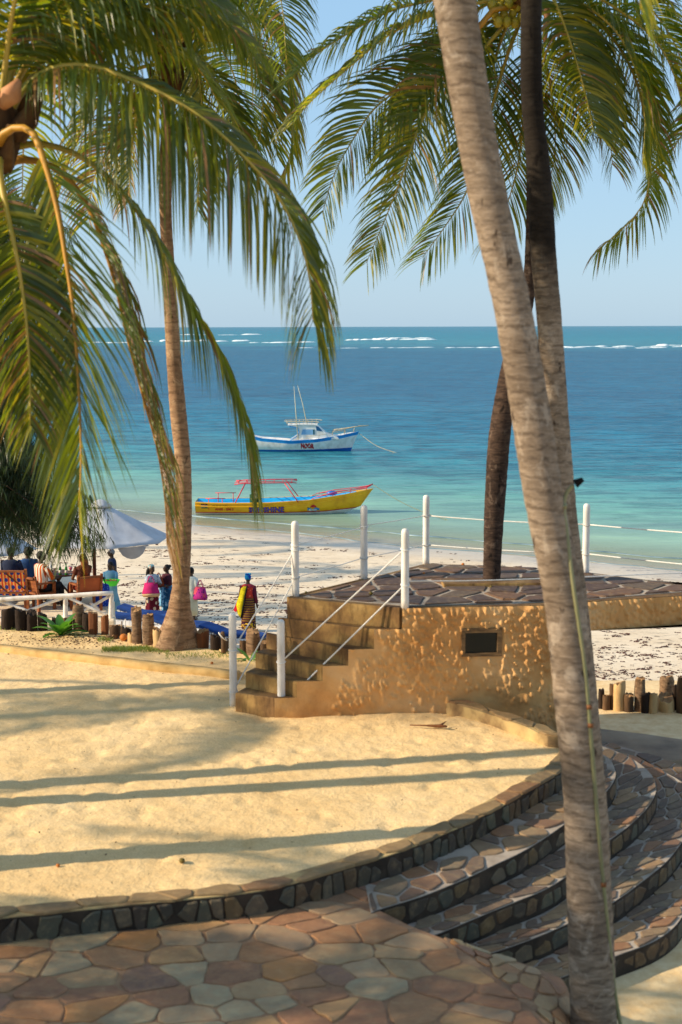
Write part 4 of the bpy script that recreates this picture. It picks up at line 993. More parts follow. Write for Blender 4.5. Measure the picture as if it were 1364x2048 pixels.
for pts, kw in Bf: add_frond(pB, bB, pts, None, **dict(dict(n=100, wid=0.027, r0_=0.028), **kw))
# ---- palm C: stands on the platform
bC = P(983, 1166, PZ)
CD = bC.y
tC = [bC, PD(990, 1000, CD), PD(1002, 850, CD), PD(1030, 700, CD), PD(1056, 590, CD), PD(1064, 450, CD), PD(1066, 250, CD), PD(1060, 60, CD), PD(1052, -20, CD)]
cC = tC[-1]
pC = thing('coconut_palm', 'dark trunked coconut palm growing through the stone platform, crown with green coconuts', 'palm tree', bC)
link('trunk', trunk_mesh([p - bC for p in tC], [0.10, 0.115, 0.125, 0.115, 0.075, 0.07, 0.075, 0.075, 0.08], seed=3, rough=0.03), pC, M_bark_d, True)
crown_core(pC, cC - bC, 0.11, 0.3, 8, 14)
Cf = [
 (L3([(1040, -30), (960, -25), (866, 0), (781, 22), (691, 70), (618, 120), (574, 165)], CD, CD - .3), dict(leaf=0.78, droop=1.5, seed=41, mixs=(0.85, 0.12, .03))),
 (L3([(1040, -10), (960, 5), (878, 26), (781, 68), (691, 141), (618, 207), (588, 245)], CD, CD - .8), dict(leaf=0.72, droop=1.5, seed=42, mixs=(0.6, 0.37, .03))),
 (L3([(1035, 0), (990, 25), (925, 80), (842, 151), (755, 211), (703, 284), (668, 350), (645, 425)], CD, CD - .7), dict(leaf=0.72, droop=1.0, seed=43, face=(0, -1, 0.5))),
 (L3([(1038, 15), (1000, 60), (955, 110), (890, 170), (842, 245), (802, 356), (769, 441), (733, 525)], CD, CD - .9), dict(leaf=0.72, droop=0.9, seed=44, face=(0, -1, 0.4), mixs=(0.62, 0.33, 0.05))),
 (L3([(1045, 30), (1015, 110), (985, 210), (960, 300), (932, 385), (892, 450), (845, 515)], CD + .3, CD + .6), dict(leaf=0.72, droop=1.0, seed=45, face=(0, -1, 0.3), mixs=(0.8, 0.12, .08))),
 (L3([(1050, 30), (1052, 120), (1048, 220), (1036, 330), (1010, 420), (985, 470)], CD + .4, CD + .9), dict(leaf=0.75, droop=1.2, seed=46, face=(0.2, -1, 0), mixs=(0.55, 0.35, 0.10))),
 (L3([(1060, -20), (1085, -30), (1110, 5), (1144, 97), (1172, 193), (1187, 262)], CD, CD - .9), dict(leaf=0.8, droop=1.4, seed=47, mixs=(0.6, 0.35, 0.05), spread=1.1)),
 (L3([(1060, -20), (1110, -20), (1175, 20), (1240, 97), (1278, 181), (1298, 302), (1294, 387), (1262, 441), (1195, 500)], CD, CD + .4), dict(leaf=0.75, droop=1.3, seed=48, mixs=(0.8, 0.12, .08))),
 (L3([(1065, -30), (1140, -30), (1230, 15), (1310, 80), (1350, 155), (1368, 240), (1372, 330)], CD, CD - .4), dict(leaf=0.75, droop=1.3, seed=49, mixs=(0.6, 0.35, .05))),
 (L3([(1060, 20), (1085, 100), (1105, 200), (1110, 300), (1095, 380)], CD + .3, CD + 1.0), dict(leaf=0.75, droop=1.0, seed=50, face=(-.2, -1, 0), mixs=(0.5, 0.4, .1))),
 (L3([(1060, 0), (1120, 60), (1180, 150), (1215, 250), (1225, 330)], CD + .3, CD + .8), dict(leaf=0.78, droop=1.3, seed=51, mixs=(0.7, 0.2, .1))),
 (L3([(1045, 0), (980, 70), (905, 130), (850, 220), (820, 300)], CD + .4, CD + 1.2), dict(leaf=0.75, droop=1.3, seed=52, mixs=(0.45, 0.3, .25))),
 (L3([(1040, -20), (970, 10), (905, 60), (850, 130), (800, 220), (770, 300)], CD + .2, CD + .5), dict(leaf=0.78, droop=1.3, seed=71, mixs=(0.8, 0.15, .05))),
 (L3([(1060, -10), (1120, 30), (1160, 100), (1190, 180), (1200, 270)], CD + .1, CD + .3), dict(leaf=0.78, droop=1.3, seed=72, mixs=(0.6, 0.3, .1))),
 (L3([(1062, -20), (1150, 0), (1230, 60), (1275, 150), (1290, 240), (1285, 320)], CD - .1, CD - .6), dict(leaf=0.78, droop=1.4, seed=73, mixs=(0.75, 0.2, .05))),
 (L3([(1065, -40), (1160, -50), (1270, -10), (1340, 70), (1375, 160)], CD, CD + .5), dict(leaf=0.8, droop=1.5, seed=74, mixs=(0.6, 0.35, .05))),
 (L3([(1040, 0), (1010, 60), (985, 140), (975, 230), (955, 310)], CD + .5, CD + .9), dict(leaf=0.75, droop=1.2, seed=75, mixs=(0.7, 0.2, .1))),
 (L3([(1050, -40), (990, -130), (890, -180), (780, -170)], CD, CD), dict(leaf=0.75, droop=1.2, seed=53)),
 (L3([(1060, -40), (1100, -160), (1190, -230), (1310, -220)], CD, CD), dict(leaf=0.75, droop=1.2, seed=54)),
 ([cC, cC + Vector((0, 1.0, 0.8)), cC + Vector((0.2, 2.2, 0.8)), cC + Vector((0.3, 3.2, 0))], dict(leaf=0.72, droop=1.3, seed=55)),
 ([cC, cC + Vector((0.1, -0.7, 1.1)), cC + Vector((0.3, -1.7, 1.6)), cC + Vector((0.4, -2.8, 1.3))], dict(leaf=0.72, droop=1.0, seed=56)),
 (L3([(1030, 10), (960, 60), (900, 140), (855, 210), (815, 320), (790, 400)], CD + .6, CD + 1.5), dict(leaf=0.75, droop=1.3, seed=57, mixs=(0.6, 0.2, .2))),
 (L3([(1062, 0), (1140, 20), (1210, 60), (1260, 130), (1290, 220), (1300, 290)], CD + .5, CD + 1.3), dict(leaf=0.75, droop=1.4, seed=58, mixs=(0.7, 0.22, .08))),
]
for pts, kw in Cf: add_frond(pC, bC, pts, None, **dict(dict(n=104, wid=0.026, r0_=0.026), **kw))
M_coco = simple('green_coconut', ['#7c7c20', '#a8982c', '#c0a838'], 3, 0.4, 0.1, spec=0.5)
rr = random.Random(6)
for (x, y) in [(1000, 12), (1018, 6), (1035, 14), (1008, 30), (1026, 26), (1042, 34), (1014, 44), (1030, 46), (990, 28), (996, 44), (1044, 8), (984, 10), (1008, -4), (1028, -8)]:
    b = MB(); r = rr.uniform(0.044, 0.056); b.ball(PD(x, y, CD - 0.15 + rr.uniform(-.1, .12)) - bC, (r, r, r * 1.2), 12, 8); b.build('coconut', M_coco, pC, True)
b = MB(); b.tube([PD(1045, 10, CD - .1) - bC, PD(985, 20, CD - .25) - bC, PD(962, 50, CD - .3) - bC, PD(955, 60, CD - .3) - bC], [0.02, 0.03, 0.035, 0.01], 8); b.build('flower_stalk', M_rachis_o, pC, True)
b = MB(); b.tube([PD(1090, -20, CD - .15) - bC, PD(1094, 30, CD - .2) - bC, PD(1090, 70, CD - .2) - bC, PD(1089, 98, CD - .2) - bC], [0.02, 0.035, 0.03, 0.006], 7); b.build('spathe', M_husk, pC, True)
# ---- palm D: tall trunk behind the nearest one, crown shade painted on its upper part
DD = 12.2
bD = P(1186, 1800, -0.95); DD = bD.y
tD = [bD, PD(1180, 1600, DD), PD(1166, 1400, DD), PD(1146, 1200, DD), PD(1124, 1000, DD), PD(1112, 850, DD), PD(1099, 650, DD), PD(1086, 500, DD), PD(1078, 350, DD), PD(1064, 200, DD), PD(1062, 60, DD), PD(1066, -120, DD), PD(1075, -420, DD), PD(1090, -800, DD), PD(1100, -1150, DD)]
cD = tD[-1]
pD = thing('coconut_palm', 'tall grey coconut palm with crown shade painted black on its upper part, behind the thickest trunk', 'palm tree', bD)
link('trunk', trunk_mesh([p - bD for p in tD], [0.15, 0.135, 0.13, 0.125, 0.118, 0.112, 0.105, 0.108, 0.09, 0.086, 0.085, 0.085, 0.085, 0.085, 0.085], seed=4, flare=(0.7, 0.1)), pD, M_bark_crown_shade, True)
# ---- palm E: nearest, thickest
bE = P(1192, 2170, -0.95); ED = bE.y
tE = [bE, PD(1186, 2000, ED), PD(1179, 1800, ED), PD(1170, 1600, ED), PD(1150, 1400, ED), PD(1128, 1200, ED), PD(1088, 1000, ED), PD(1057, 800, ED), PD(1022, 600, ED), PD(977, 400, ED), PD(941, 200, ED), PD(909, 0, ED), PD(880, -200, ED), PD(860, -480, ED), PD(845, -900, ED), PD(840, -1300, ED)]
cE = tE[-1]
pE = thing('coconut_palm', 'thick leaning grey palm trunk nearest the camera with a green pipe strapped to it', 'palm tree', bE)
wp = [100, 97, 92, 88, 84, 80, 80, 76, 76, 78, 82, 82, 76, 70, 68, 68]
link('trunk', trunk_mesh([p - bE for p in tE], [w / 2 * ED / FPX for w in wp], n=36, step=0.018, seed=5, rough=0.016, flare=(0.5, 0.06)), pE, M_bark, True)
M_pipe = simple('green_pipe', ['#62624a', '#7a7a54', '#8c8660'], 5, 0.5, 0.1, spec=0.5)
M_rust = simple('rusty_clip', ['#6e4628', '#865630'], 8, 0.7, 0.2)
pp = [(1146, 970), (1134, 985), (1128, 1012), (1133, 1060), (1145, 1160), (1158, 1250), (1171, 1350), (1180, 1450), (1188, 1550), (1196, 1650), (1206, 1760), (1217, 1870), (1229, 1980), (1243, 2060), (1252, 2120)]
pipe = thing('pipe', 'thin olive green pipe clipped down the near palm trunk', 'pipe', bE)
b = MB(); dp = [ED - 0.06, ED - 0.10, ED - 0.15] + [ED - 0.14] * (len(pp) - 3)
def on_trunk(px, py):
    # front-right surface of the trunk at that height
    z = PD(px, py, ED - 0.1).z; k = min(range(len(tEe)), key=lambda i: abs(tEe[i].z - z)); c0 = tEe[k]; r = 0.5 * np.interp(k / (len(tEe) - 1), np.linspace(0, 1, len(wp)), wp) * ED / FPX
    x = PD(px, py, ED).x; dx = max(-r * 0.98, min(r * 0.98, x - c0.x)); y = c0.y - math.sqrt(max(0, r * r - dx * dx)) - 0.016
    return PD(px, py, y)
tEe = even(catmull(tE, 400), 400)
b.tube(catmull([on_trunk(*q) for q in pp], 90), 0.0135, 8); b2 = [Vector(v) - bE for v in b.v]; b.v = [tuple(v) for v in b2]; b.build('tube', M_pipe, pipe, True)
for (x, y) in ((1128, 1012), (1178, 1413), (1181, 1450), (1207, 1768)):
    q = on_trunk(x, y) - bE; b = MB(); b.tube([q + Vector((0, -0.004, -0.014)), q + Vector((0, -0.004, 0.014))], 0.019, 10); b.build('clip', M_rust if y > 1100 else M_pipe, pipe, True)
b = MB(); q = PD(1150, 968, ED - .06) - bE; b.tube([q, q + Vector((0.05, 0.0, 0.03))], [0.03, 0.015], 8); b.build('bracket', M_dark, pipe, True)
# generic fronds shared by the crowns that stay out of the frame and by the palms that only throw shade
GEN = []
for k, (e, ln) in enumerate([(75, 3.2), (55, 3.9), (35, 4.2), (12, 4.0), (-15, 3.4)]):
    d = Vector((math.cos(R(e)), 0, math.sin(R(e)))); p = Vector((0, 0, 0)); pts = [p.copy()]
    for s_ in range(7):
        p = p + d * ln / 7; pts.append(p.copy()); d = (d + Vector((0, 0.02 * (-1) ** k, -0.27))).normalized()
    lf, rc = frond_meshes(pts, leaf=0.8, droop=1.1, seed=200 + k, n=64, wid=0.04); a = lf.mesh('frond'); b = rc.mesh('rachis')
    for q in LEAFM: a.materials.append(q)
    b.materials.append(M_rachis); GEN.append((a, b))
def gen_crown(parent, c, n, seed, lo=0, scale=1.0, az0=None, az1=None):
    rr = random.Random(seed)
    for k in range(n):
        a, b = GEN[max(lo if False else 0, min(4, int(k / n * 5)))]
        az = k * 2.39996 + rr.uniform(-.2, .2)
        if az0 is not None: az = az0 + (az1 - az0) * rr.random()
        f = bpy.data.objects.new('frond', a); C.objects.link(f); f.parent = parent; f.location = c; f.rotation_euler = (0, rr.uniform(-.1, .1), az); f.scale = (scale,) * 3
        r_ = bpy.data.objects.new('rachis', b); C.objects.link(r_); r_.parent = f
gen_crown(pD, cD - bD, 15, 1); gen_crown(pE, cE - bE, 15, 2)
crown_core(pD, cD - bD, 0.12, 0.25, 4, 8); crown_core(pE, cE - bE, 0.14, 0.25, 5, 8)
# near frond drooping into the top right corner
add_frond(pE, bE, L3([(845, -1280), (960, -1230), (1090, -950), (1190, -600), (1250, -300), (1275, -90), (1282, 20)], ED, ED - .4), None, leaf=0.62, droop=1.1, seed=61, n=90, mixs=(0.3, 0.68, 0.02))
add_frond(pE, bE, L3([(835, -1280), (740, -1200), (620, -900), (560, -500), (545, -200), (545, -60)], ED, ED + 1), None, leaf=0.6, droop=1.2, seed=62, n=80)
def far_palm(x, y, z, h, lean, seed, label, n=15, scale=1.0, r=0.11, group='palms standing outside the frame'):
    b = Vector((x, y, z)); e = thing('coconut_palm', label, 'palm tree', b, 0, group)
    top = Vector((lean[0], lean[1], h)); me = trunk_mesh([Vector((0, 0, 0)), Vector((lean[0] * 0.3, lean[1] * 0.3, h * 0.4)), Vector((lean[0] * 0.7, lean[1] * 0.7, h * 0.75)), top], [r * 1.15, r, r * 0.9, r * 0.85], n=10, step=0.15, seed=seed, flare=(0.6, 0.12))
    link('trunk', me, e, M_bark, True); gen_crown(e, top, n, seed, scale=scale); return e
for i, (x, y, z, h, ln, n, sc3, lb) in enumerate([
    (-5.2, 11.6, -0.05, 11.5, (-0.6, 0.3), 14, 1, 'tall coconut palm left of the frame whose trunk shades the middle of the plaza'), (-5.6, 12.0, -0.05, 12.5, (-0.2, 0.9), 14, 1, 'taller coconut palm just behind it left of the frame'), (-7.5, 15.1, -0.05, 13, (-1, 0.5), 14, 1, 'tall coconut palm left of the frame near the low kerb'),
    (-14.3, 12.8, -0.05, 6.4, (0.3, 0.3), 13, .8, 'short coconut palm far left whose crown dapples the far plaza'),
    (-9.8, 7.5, -0.2, 4.9, (0.2, 0.0), 15, .72, 'short coconut palm added left of the patio to shade it, farther one'), (-6.4, 6.6, -0.2, 4.2, (0.1, 0.2), 15, .75, 'short coconut palm added left of the patio to shade it, nearest one'), (-7.6, 5.2, -0.2, 5.6, (-0.2, 0.0), 15, .8, 'short coconut palm added at the near left of the patio to shade it')]):  # the three by the patio are unseen, added for the shade of their crowns
    far_palm(x, y, z, h, ln, 300 + i, lb, n, sc3)
for i, (x, y, h) in enumerate([(-21, 35, 10), (-24, 41.5, 11), (-22, 49, 10), (-27, 56, 12)]):
    far_palm(x, y, beach_z(x, y), h, (rnd.uniform(-1, 1), rnd.uniform(-.5, 1)), 330 + i, ['coconut palm on the beach outside the frame, nearest of four', 'coconut palm on the beach outside the frame, second of four', 'coconut palm on the beach outside the frame, third of four', 'coconut palm on the beach outside the frame, closest to the water'][i], 13, 1.0, group='palms on the beach outside the frame')
# right neighbour palm whose frond tips reach into the frame
bF = Vector((7.4, 17.5, -0.95)); cF = PD(1560, 90, 17.5)
pF = thing('coconut_palm', 'coconut palm beyond the right edge, only frond tips reaching into the picture', 'palm tree', bF)
link('trunk', trunk_mesh([Vector((0, 0, 0)), (cF - bF) * 0.5 + Vector((.3, 0, 0)), cF - bF], [0.14, 0.11, 0.09], n=12, step=0.1, seed=9, flare=(0.6, .12)), pF, M_bark2, True)
gen_crown(pF, cF - bF, 9, 5, az0=-1.2, az1=1.2)
add_frond(pF, bF, L3([(1555, 90), (1500, 90), (1440, 150), (1390, 230), (1345, 300), (1315, 360)], 17.5, 17), None, leaf=0.65, droop=1.2, seed=63, n=80)
# ---- casuarina at the left
def casuarina():
    m = leaf_mat('casuarina_needles', '#1b2c18', '#2c3f20', '#4c6a24', 0.25); rr = random.Random(15)
    D = 22.5; b = Vector((-7.6, 23.0, -3.0)); t = thing('casuarina_tree', 'dark feathery casuarina tree drooping over the restaurant at the left edge', 'tree', b)
    link('trunk', trunk_mesh([Vector((0, 0, 0)), Vector((0.2, 0, 3)), Vector((0.1, 0.1, 6)), Vector((0.4, 0, 9))], [0.22, 0.18, 0.13, 0.05], n=12, step=0.15, seed=10), t, M_bark_d, True)
    M_tw = simple('casuarina_twig', ['#3a2c22', '#5a4636'], 5, 0.9, 0.3)
    fol = MB(); K = D / FPX
    br = []
    for k in range(190):
        # branch ends seen in the picture: dense on the left, a few sprays hanging lower right
        py = rr.uniform(400, 1090); xm = 150 if py < 620 else 120 if py < 960 else 200
        px = rr.uniform(-150, xm * (0.55 + 0.5 * rr.random())); y = D + rr.uniform(-1.4, 1.6)
        tip = PD(px, py, y); st = Vector((b.x + 0.2, b.y + rr.uniform(-.2, .2), tip.z + rr.uniform(0.2, 1.6)))
        mid = st.lerp(tip, 0.55) + Vector((0, 0, rr.uniform(0.1, 0.5))); br.append((st, mid, tip))
    for (px, py) in [(205, 1075), (190, 1040), (170, 1080), (150, 1095), (120, 1050), (90, 1095), (200, 1015), (60, 1060), (110, 1010), (30, 1090), (150, 1020), (50, 1000), (80, 940), (60, 880), (90, 800), (40, 820), (100, 700), (70, 620), (30, 560), (110, 1080), (20, 960), (10, 880), (50, 700), (10, 640), (185, 1085), (135, 1070), (75, 1040), (40, 1040), (20, 1020)]:
        tip = PD(px, py, D + rr.uniform(-1, 1)); st = Vector((b.x + 0.2, b.y, tip.z + rr.uniform(0.7, 2.0))); br.append((st, st.lerp(tip, 0.6) + Vector((0, 0, 0.5)), tip))
    tw = MB()
    for st, mid, tip in br:
        c = catmull([st, mid, tip], 26); tw.tube(c[::3] + [c[-1]], [0.022 * (1 - 0.85 * i / 9) for i in range(len(c[::3]) + 1)], 4)
        for i in range(10, 26):
            for q in range(3):
                p = c[i] + Vector((rr.uniform(-.06, .06), rr.uniform(-.08, .08), rr.uniform(-.05, .05))); d = Vector((rr.uniform(-.8, .8), rr.uniform(-.8, .8), rr.uniform(-.6, .3))).normalized()
                L = rr.uniform(0.15, 0.4); pts = [p.copy()]
                for s_ in range(3): p = p + d * L / 3; d = (d + Vector((0, 0, -0.5))).normalized(); pts.append(p.copy())
                for s_ in range(4):
                    for nd in range(4):
                        a = rr.uniform(0, 6.28); dd = (d * 0.6 + Vector((math.cos(a) * 0.45, math.sin(a) * 0.45, -0.55))).normalized(); o = pts[s_] ; l2_ = rr.uniform(0.10, 0.24)
                        sd_ = dd.cross(Vector((rr.uniform(-1, 1), rr.uniform(-1, 1), rr.uniform(-1, 1)))).normalized() * 0.0042
                        e1 = o + dd * l2_ * 0.5; e2 = e1 + (dd + Vector((0, 0, -0.35))).normalized() * l2_ * 0.5
                        fol.add([o - sd_, o + sd_, e1 + sd_, e1 - sd_, e2], [(0, 1, 2, 3), (3, 2, 4)])
    for q in (tw, fol): q.v = [(v[0] - b.x, v[1] - b.y, v[2] - b.z) for v in q.v]
    tw.build('branches', M_tw, t, True); fol.build('foliage', m, t)
casuarina()
# ================================================================== LOGS, FENCE, DECK
M_log = simple('old_log', ['#2c2018', '#54402e', '#785a3e', '#957450'], 4, 0.9, 0.7, 26, 0.015, stretch=(1, 1, 0.35), rand=0.35)
M_logd = simple('dark_log', ['#1e1713', '#33271f', '#4c3b2e'], 4, 0.95, 0.8, 22, 0.02, stretch=(1, 1, 0.35), rand=0.3)
M_logr = simple('split_red_log', ['#4c2c1a', '#7a4a2a', '#9c6a3e'], 4, 0.85, 0.6, 22, 0.015, stretch=(1, 1, 0.3), rand=0.3)
M_logring = bark_mat('ringed_log_bark', ['#4b3a2c', '#79604a', '#9a8064', '#b59c7c'], band=16)
M_pale = simple('bleached_log', ['#9a7c54', '#c4a271', '#dcc08e'], 4, 0.85, 0.5, 22, 0.012, stretch=(1, 1, 0.4), rand=0.2)
M_cut = simple('sawn_wood', ['#7a5a3c', '#a8855c'], 8, 0.9, 0.5, 40, 0.01)
def log(px, py, hp, wp, kind, label, z=0.0, lean=0.0, group='logs set on end along the edge of the plaza'):
    b = P(px, py, z); k = b.y / FPX * 1.01; h = hp * k; r = wp * k / 2; rr = random.Random(int(px * 7 + py)); n = 20
    m = {'d': M_logd, 'l': M_log, 'r': M_logr, 'g': M_logring, 'p': M_pale}[kind]
    e = thing('log', label, 'log', (b.x, b.y + r, z - 0.15), rr.uniform(0, 6), group)
    rg = []; off = rr.uniform(0, 50); slx, sly = rr.uniform(-.35, .35), rr.uniform(-.35, .35); r *= 1.08; split = kind in 'rp' and rr.random() < 0.7
    lv = 9; lx = lean * h
    for i in range(lv):
        t = i / (lv - 1); zz = -0.0 + (h + 0.15) * t; row = []
        for q in range(n):
            a = 2 * math.pi * q / n
            s_ = r * (1 + 0.2 * mnoise.noise(Vector((math.cos(a) * 1.3, math.sin(a) * 1.3, zz * 3 + off))) + 0.09 * mnoise.noise(Vector((math.cos(a) * 4, math.sin(a) * 4, zz * 7 + off))) + (0.03 * math.sin(zz * 60) if kind == 'g' else 0.03 * mnoise.noise(Vector((a * 4, 0, off)))))
            if split and math.cos(a) > 0.5: s_ *= 0.72
            if i == lv - 1: s_ *= 0.93
            row.append(Vector((s_ * math.cos(a) + lx * t, s_ * math.sin(a), zz + ((rr.uniform(-.018, .018) + slx * s_ * math.cos(a) + sly * s_ * math.sin(a)) if i == lv - 1 else 0))))
        rg.append(row)
    mb = MB(); mb.rings(rg, cap=False); me = mb.mesh('bark'); 
    uv = me.uv_layers.new(name='UVMap')
    for poly in me.polygons:
        for li in poly.loop_indices:
            vi = me.loops[li].vertex_index; uv.data[li].uv = ((vi % n) / n, (vi // n) / (lv - 1) * h)
    link('bark', me, e, m, True)
    cp = MB(); top = rg[-1]; c = sum(top, Vector()) / n; cp.add([p + Vector((0, 0, 0.001)) for p in top] + [c + Vector((0, 0, 0.008))], [(q, (q + 1) % n, n) for q in range(n)]); cp.build('cut_end', M_cut if kind not in 'd' else M_logd, e)
    return e
LG = [(14, 1266, 46, 28, 'd', 'widest dark stump at the left end of the log row'), (40, 1268, 46, 22, 'd', 'dark upright log next to the widest stump'), (62, 1268, 42, 20, 'd', 'dark upright log third in the row from the left'),
      (84, 1267, 38, 18, 'd', 'dark short log left of the leafy green plant'), (156, 1266, 54, 20, 'g', 'tall ringed palm log right of the leafy plant, under the white rail'), (173, 1268, 40, 18, 'd', 'dark log behind the leafy plant beside a ringed palm log'),
      (186, 1274, 48, 17, 'r', 'reddish split log, left one of a pair below the end of the white rail'), (208, 1275, 42, 16, 'r', 'reddish split log, right one of a pair below the end of the white rail'),
      (229, 1279, 26, 22, 'l', 'short brown log right of the reddish split pair'), (251, 1283, 25, 20, 'd', 'short dark log under two thin sticks'), (222, 1284, 9, 26, 'l', 'very low sawn stump in front of the row'),
      (262, 1291, 24, 14, 'p', 'small pale broken stump left of the tallest ringed log'), (273, 1293, 76, 19, 'g', 'tallest ringed log, left of a pair beside the palm foot'), (296, 1296, 66, 22, 'g', 'thick ringed log, right of a pair beside the palm foot'),
      (316, 1302, 42, 22, 'p', 'pale knobbly stump touching the flared palm foot'), (405, 1302, 38, 24, 'r', 'reddish angular block right of the palm foot'), (431, 1305, 32, 20, 'd', 'dark short log between reddish block and thin stake'),
      (457, 1309, 30, 18, 'd', 'dark short log just left of the white stair post'), (487, 1313, 30, 16, 'l', 'brown log seen behind the white stair post'), (506, 1316, 52, 26, 'g', 'ringed log between the two white posts at the stair foot'), (530, 1318, 34, 20, 'l', 'brown log close against the left side of the stairs'),
      (112, 1266, 26, 18, 'd', 'dark low log behind the leafy plant'), (134, 1267, 30, 18, 'l', 'brown log half hidden by the leafy plant')]
for q in LG: log(*q)
for (px, py, hp, wp, kd, lb) in [(1203, 1418, 38, 12, 'd', 'dark splintered log just right of the leaning trunk'), (1214, 1421, 30, 14, 'l', 'ragged low log with splinters right of the leaning trunk'), (1227, 1420, 52, 14, 'l', 'tilted slim log before the charred one'),
        (1240, 1423, 56, 23, 'p', 'bleached log charred at its top'), (1259, 1425, 34, 20, 'l', 'short banded log in front of the bleached one'), (1281, 1424, 66, 20, 'g', 'tall ringed log in the lower row'), (1292, 1427, 38, 18, 'd', 'short grey charred log leaning on the tall ringed one'),
        (1309, 1428, 38, 22, 'p', 'pale log with a hollow top'), (1334, 1410, 56, 26, 'g', 'thick ringed log standing behind a pale forked stump'), (1333, 1427, 28, 34, 'p', 'pale forked stump, widest of the lower row'), (1352, 1421, 50, 14, 'd', 'dark narrow log near the right edge'), (1366, 1428, 74, 20, 'l', 'tall brown log cut by the right edge')]:
    log(px, py, hp, wp, kd, lb, -0.93, 0.0, 'logs set on end along the lower sand')
# stake with rope and two thin sticks
b = P(446, 1312, 0); e = thing('stake', 'thin pointed stake with a loop of old rope right of the palm foot', 'stake', b)
mb = MB(); mb.tube([(0, 0, -.1), (0.01, 0, .15), (0, 0, .31)], [.035, .03, .022], 8); mb.build('post', M_log, e, True); mb = MB(); mb.tube([(0.05 * math.cos(t), 0.05 * math.sin(t), 0.25 - 0.05 * math.cos(t)) for t in [i * .45 for i in range(15)]], .007, 5); mb.build('rope_loop', M_rope, e, True)
for (px, t_, tip) in ((242, 1242, 'left'), (249, 1238, 'right')):
    b = P(px, 1282, 0); mb = MB(); mb.tube([b, PD(px + 2, t_, b.y)], 0.008, 6); tag(mb.build('stick', M_log if tip == 'left' else M_white, None, True), ('thin brown' if tip == 'left' else 'thin pale') + ' stick poking up behind the short dark log', 'stick')
# green leafy plant and grass
M_plant = leaf_mat('broad_leaf_green', '#2c5a1e', '#4a8a2a', '#7ac030', 0.3)
def plant(px, py, z, n, L, name, label, seed, w=0.09):
    b = P(px, py, z); e = thing('leafy_plant', label, 'plant', b); rr = random.Random(seed)
    for k in range(n):
        a = k * 2.4 + rr.uniform(-.3, .3); el = rr.uniform(0.35, 1.1); l_ = L * rr.uniform(0.6, 1.1); mb = MB(); p = Vector((0, 0, 0)); d = Vector((math.cos(a) * math.cos(el), math.sin(a) * math.cos(el), math.sin(el))); vs = []; sdv = Vector((-math.sin(a), math.cos(a), 0))
        for s_ in range(7):
            ww = w * math.sin(math.pi * (0.08 + 0.92 * s_ / 6)) ** 0.8 * 0.5; vs += [p - sdv * ww + Vector((0, 0, ww * .3)), p, p + sdv * ww + Vector((0, 0, ww * .3))]; p = p + d * l_ / 6; d = (d + Vector((0, 0, -0.16))).normalized()
        fs = []
        for s_ in range(6): fs += [(3 * s_, 3 * s_ + 1, 3 * s_ + 4, 3 * s_ + 3), (3 * s_ + 1, 3 * s_ + 2, 3 * s_ + 5, 3 * s_ + 4)]
        mb.add(vs, fs); mb.build('leaf', M_plant, e, True)
plant(122, 1272, 0.02, 15, 0.46, 'a', 'leafy green plant among the dark logs under the white rail', 3, 0.11)
plant(60, 1262, 0.0, 7, 0.2, 'b', 'small green weed at the foot of the dark stumps', 4, 0.04)
plant(502, 1326, 0.0, 6, 0.3, 'c', 'small flat leaved plant behind the left stair post', 5, 0.07)
M_grass = leaf_mat('dry_grass', '#55702c', '#7a8a3c', '#a0a83c', 0.3)
rr = random.Random(8); mb = MB()
def blades(px0, px1, py0, py1, n, hmax):
    for _ in range(n):
        p = P(rr.uniform(px0, px1), rr.gauss((py0 + py1) / 2, (py1 - py0) / 4), 0.0); p.z = plaza_z(p.x, p.y) - 0.005; h = rr.uniform(0.3, 1) * hmax; a = rr.uniform(0, 6.28); w = Vector((math.cos(a), math.sin(a), 0)) * 0.004; l_ = Vector((rr.uniform(-.6, .6), rr.uniform(-.6, .6), 1)) * h
        mb.add([p - w, p + w, p + l_ * 0.6 + w * .6, p + l_ * 0.6 - w * .6, p + l_ + Vector((0, 0, -h * .2))], [(0, 1, 2, 3), (3, 2, 4)])
blades(205, 340, 1300, 1310, 1800, 0.055); blades(0, 50, 1258, 1268, 300, 0.07); blades(195, 225, 1280, 1290, 200, 0.07); blades(330, 460, 1305, 1322, 700, 0.04); blades(225, 300, 1298, 1304, 600, 0.05)
g = mb.build('grass', M_grass); g['kind'] = 'stuff'
# litter: dark humus, twigs, husks, pebbles
M_litter = simple('leaf_litter', ['#3a2418', '#5c3a26', '#7a5436'], 20, 0.95, 0.4, 60, 0.01)
mb = MB()
for _ in range(1500):
    u = rr.random()
    if u < 0.6: p = P(rr.gauss(150, 60) if u < .3 else rr.uniform(0, 480), rr.gauss(1282, 7) + (10 if u > .3 else 0), 0)
    else: p = P(rr.uniform(0, 1080), rr.uniform(1330, 1800), 0)
    if not poly_in(plaza_poly, p.x, p.y): continue
    p.z = plaza_z(p.x, p.y) + 0.002; s_ = rr.uniform(0.006, 0.02) * (0.6 if u > .6 else 1); a = rr.uniform(0, 6.28); d = Vector((math.cos(a), math.sin(a), rr.uniform(0, .5))) * s_; w = Vector((-math.sin(a), math.cos(a), rr.uniform(0, .4))) * s_ * rr.uniform(.2, .8)
    if u > .6 and rr.random() < 0.6: continue
    mb.add([p - d, p - w, p + d, p + w + Vector((0, 0, s_ * .5))], [(0, 1, 2, 3)])
g = mb.build('leaf_litter', M_litter); g['kind'] = 'stuff'
M_nut = simple('fallen_coconut', ['#3c3a1c', '#6a5a24', '#8a6a2c'], 6, 0.7, 0.2)
M_nuto = simple('orange_husk', ['#a05a20', '#c87a30'], 6, 0.7, 0.2)
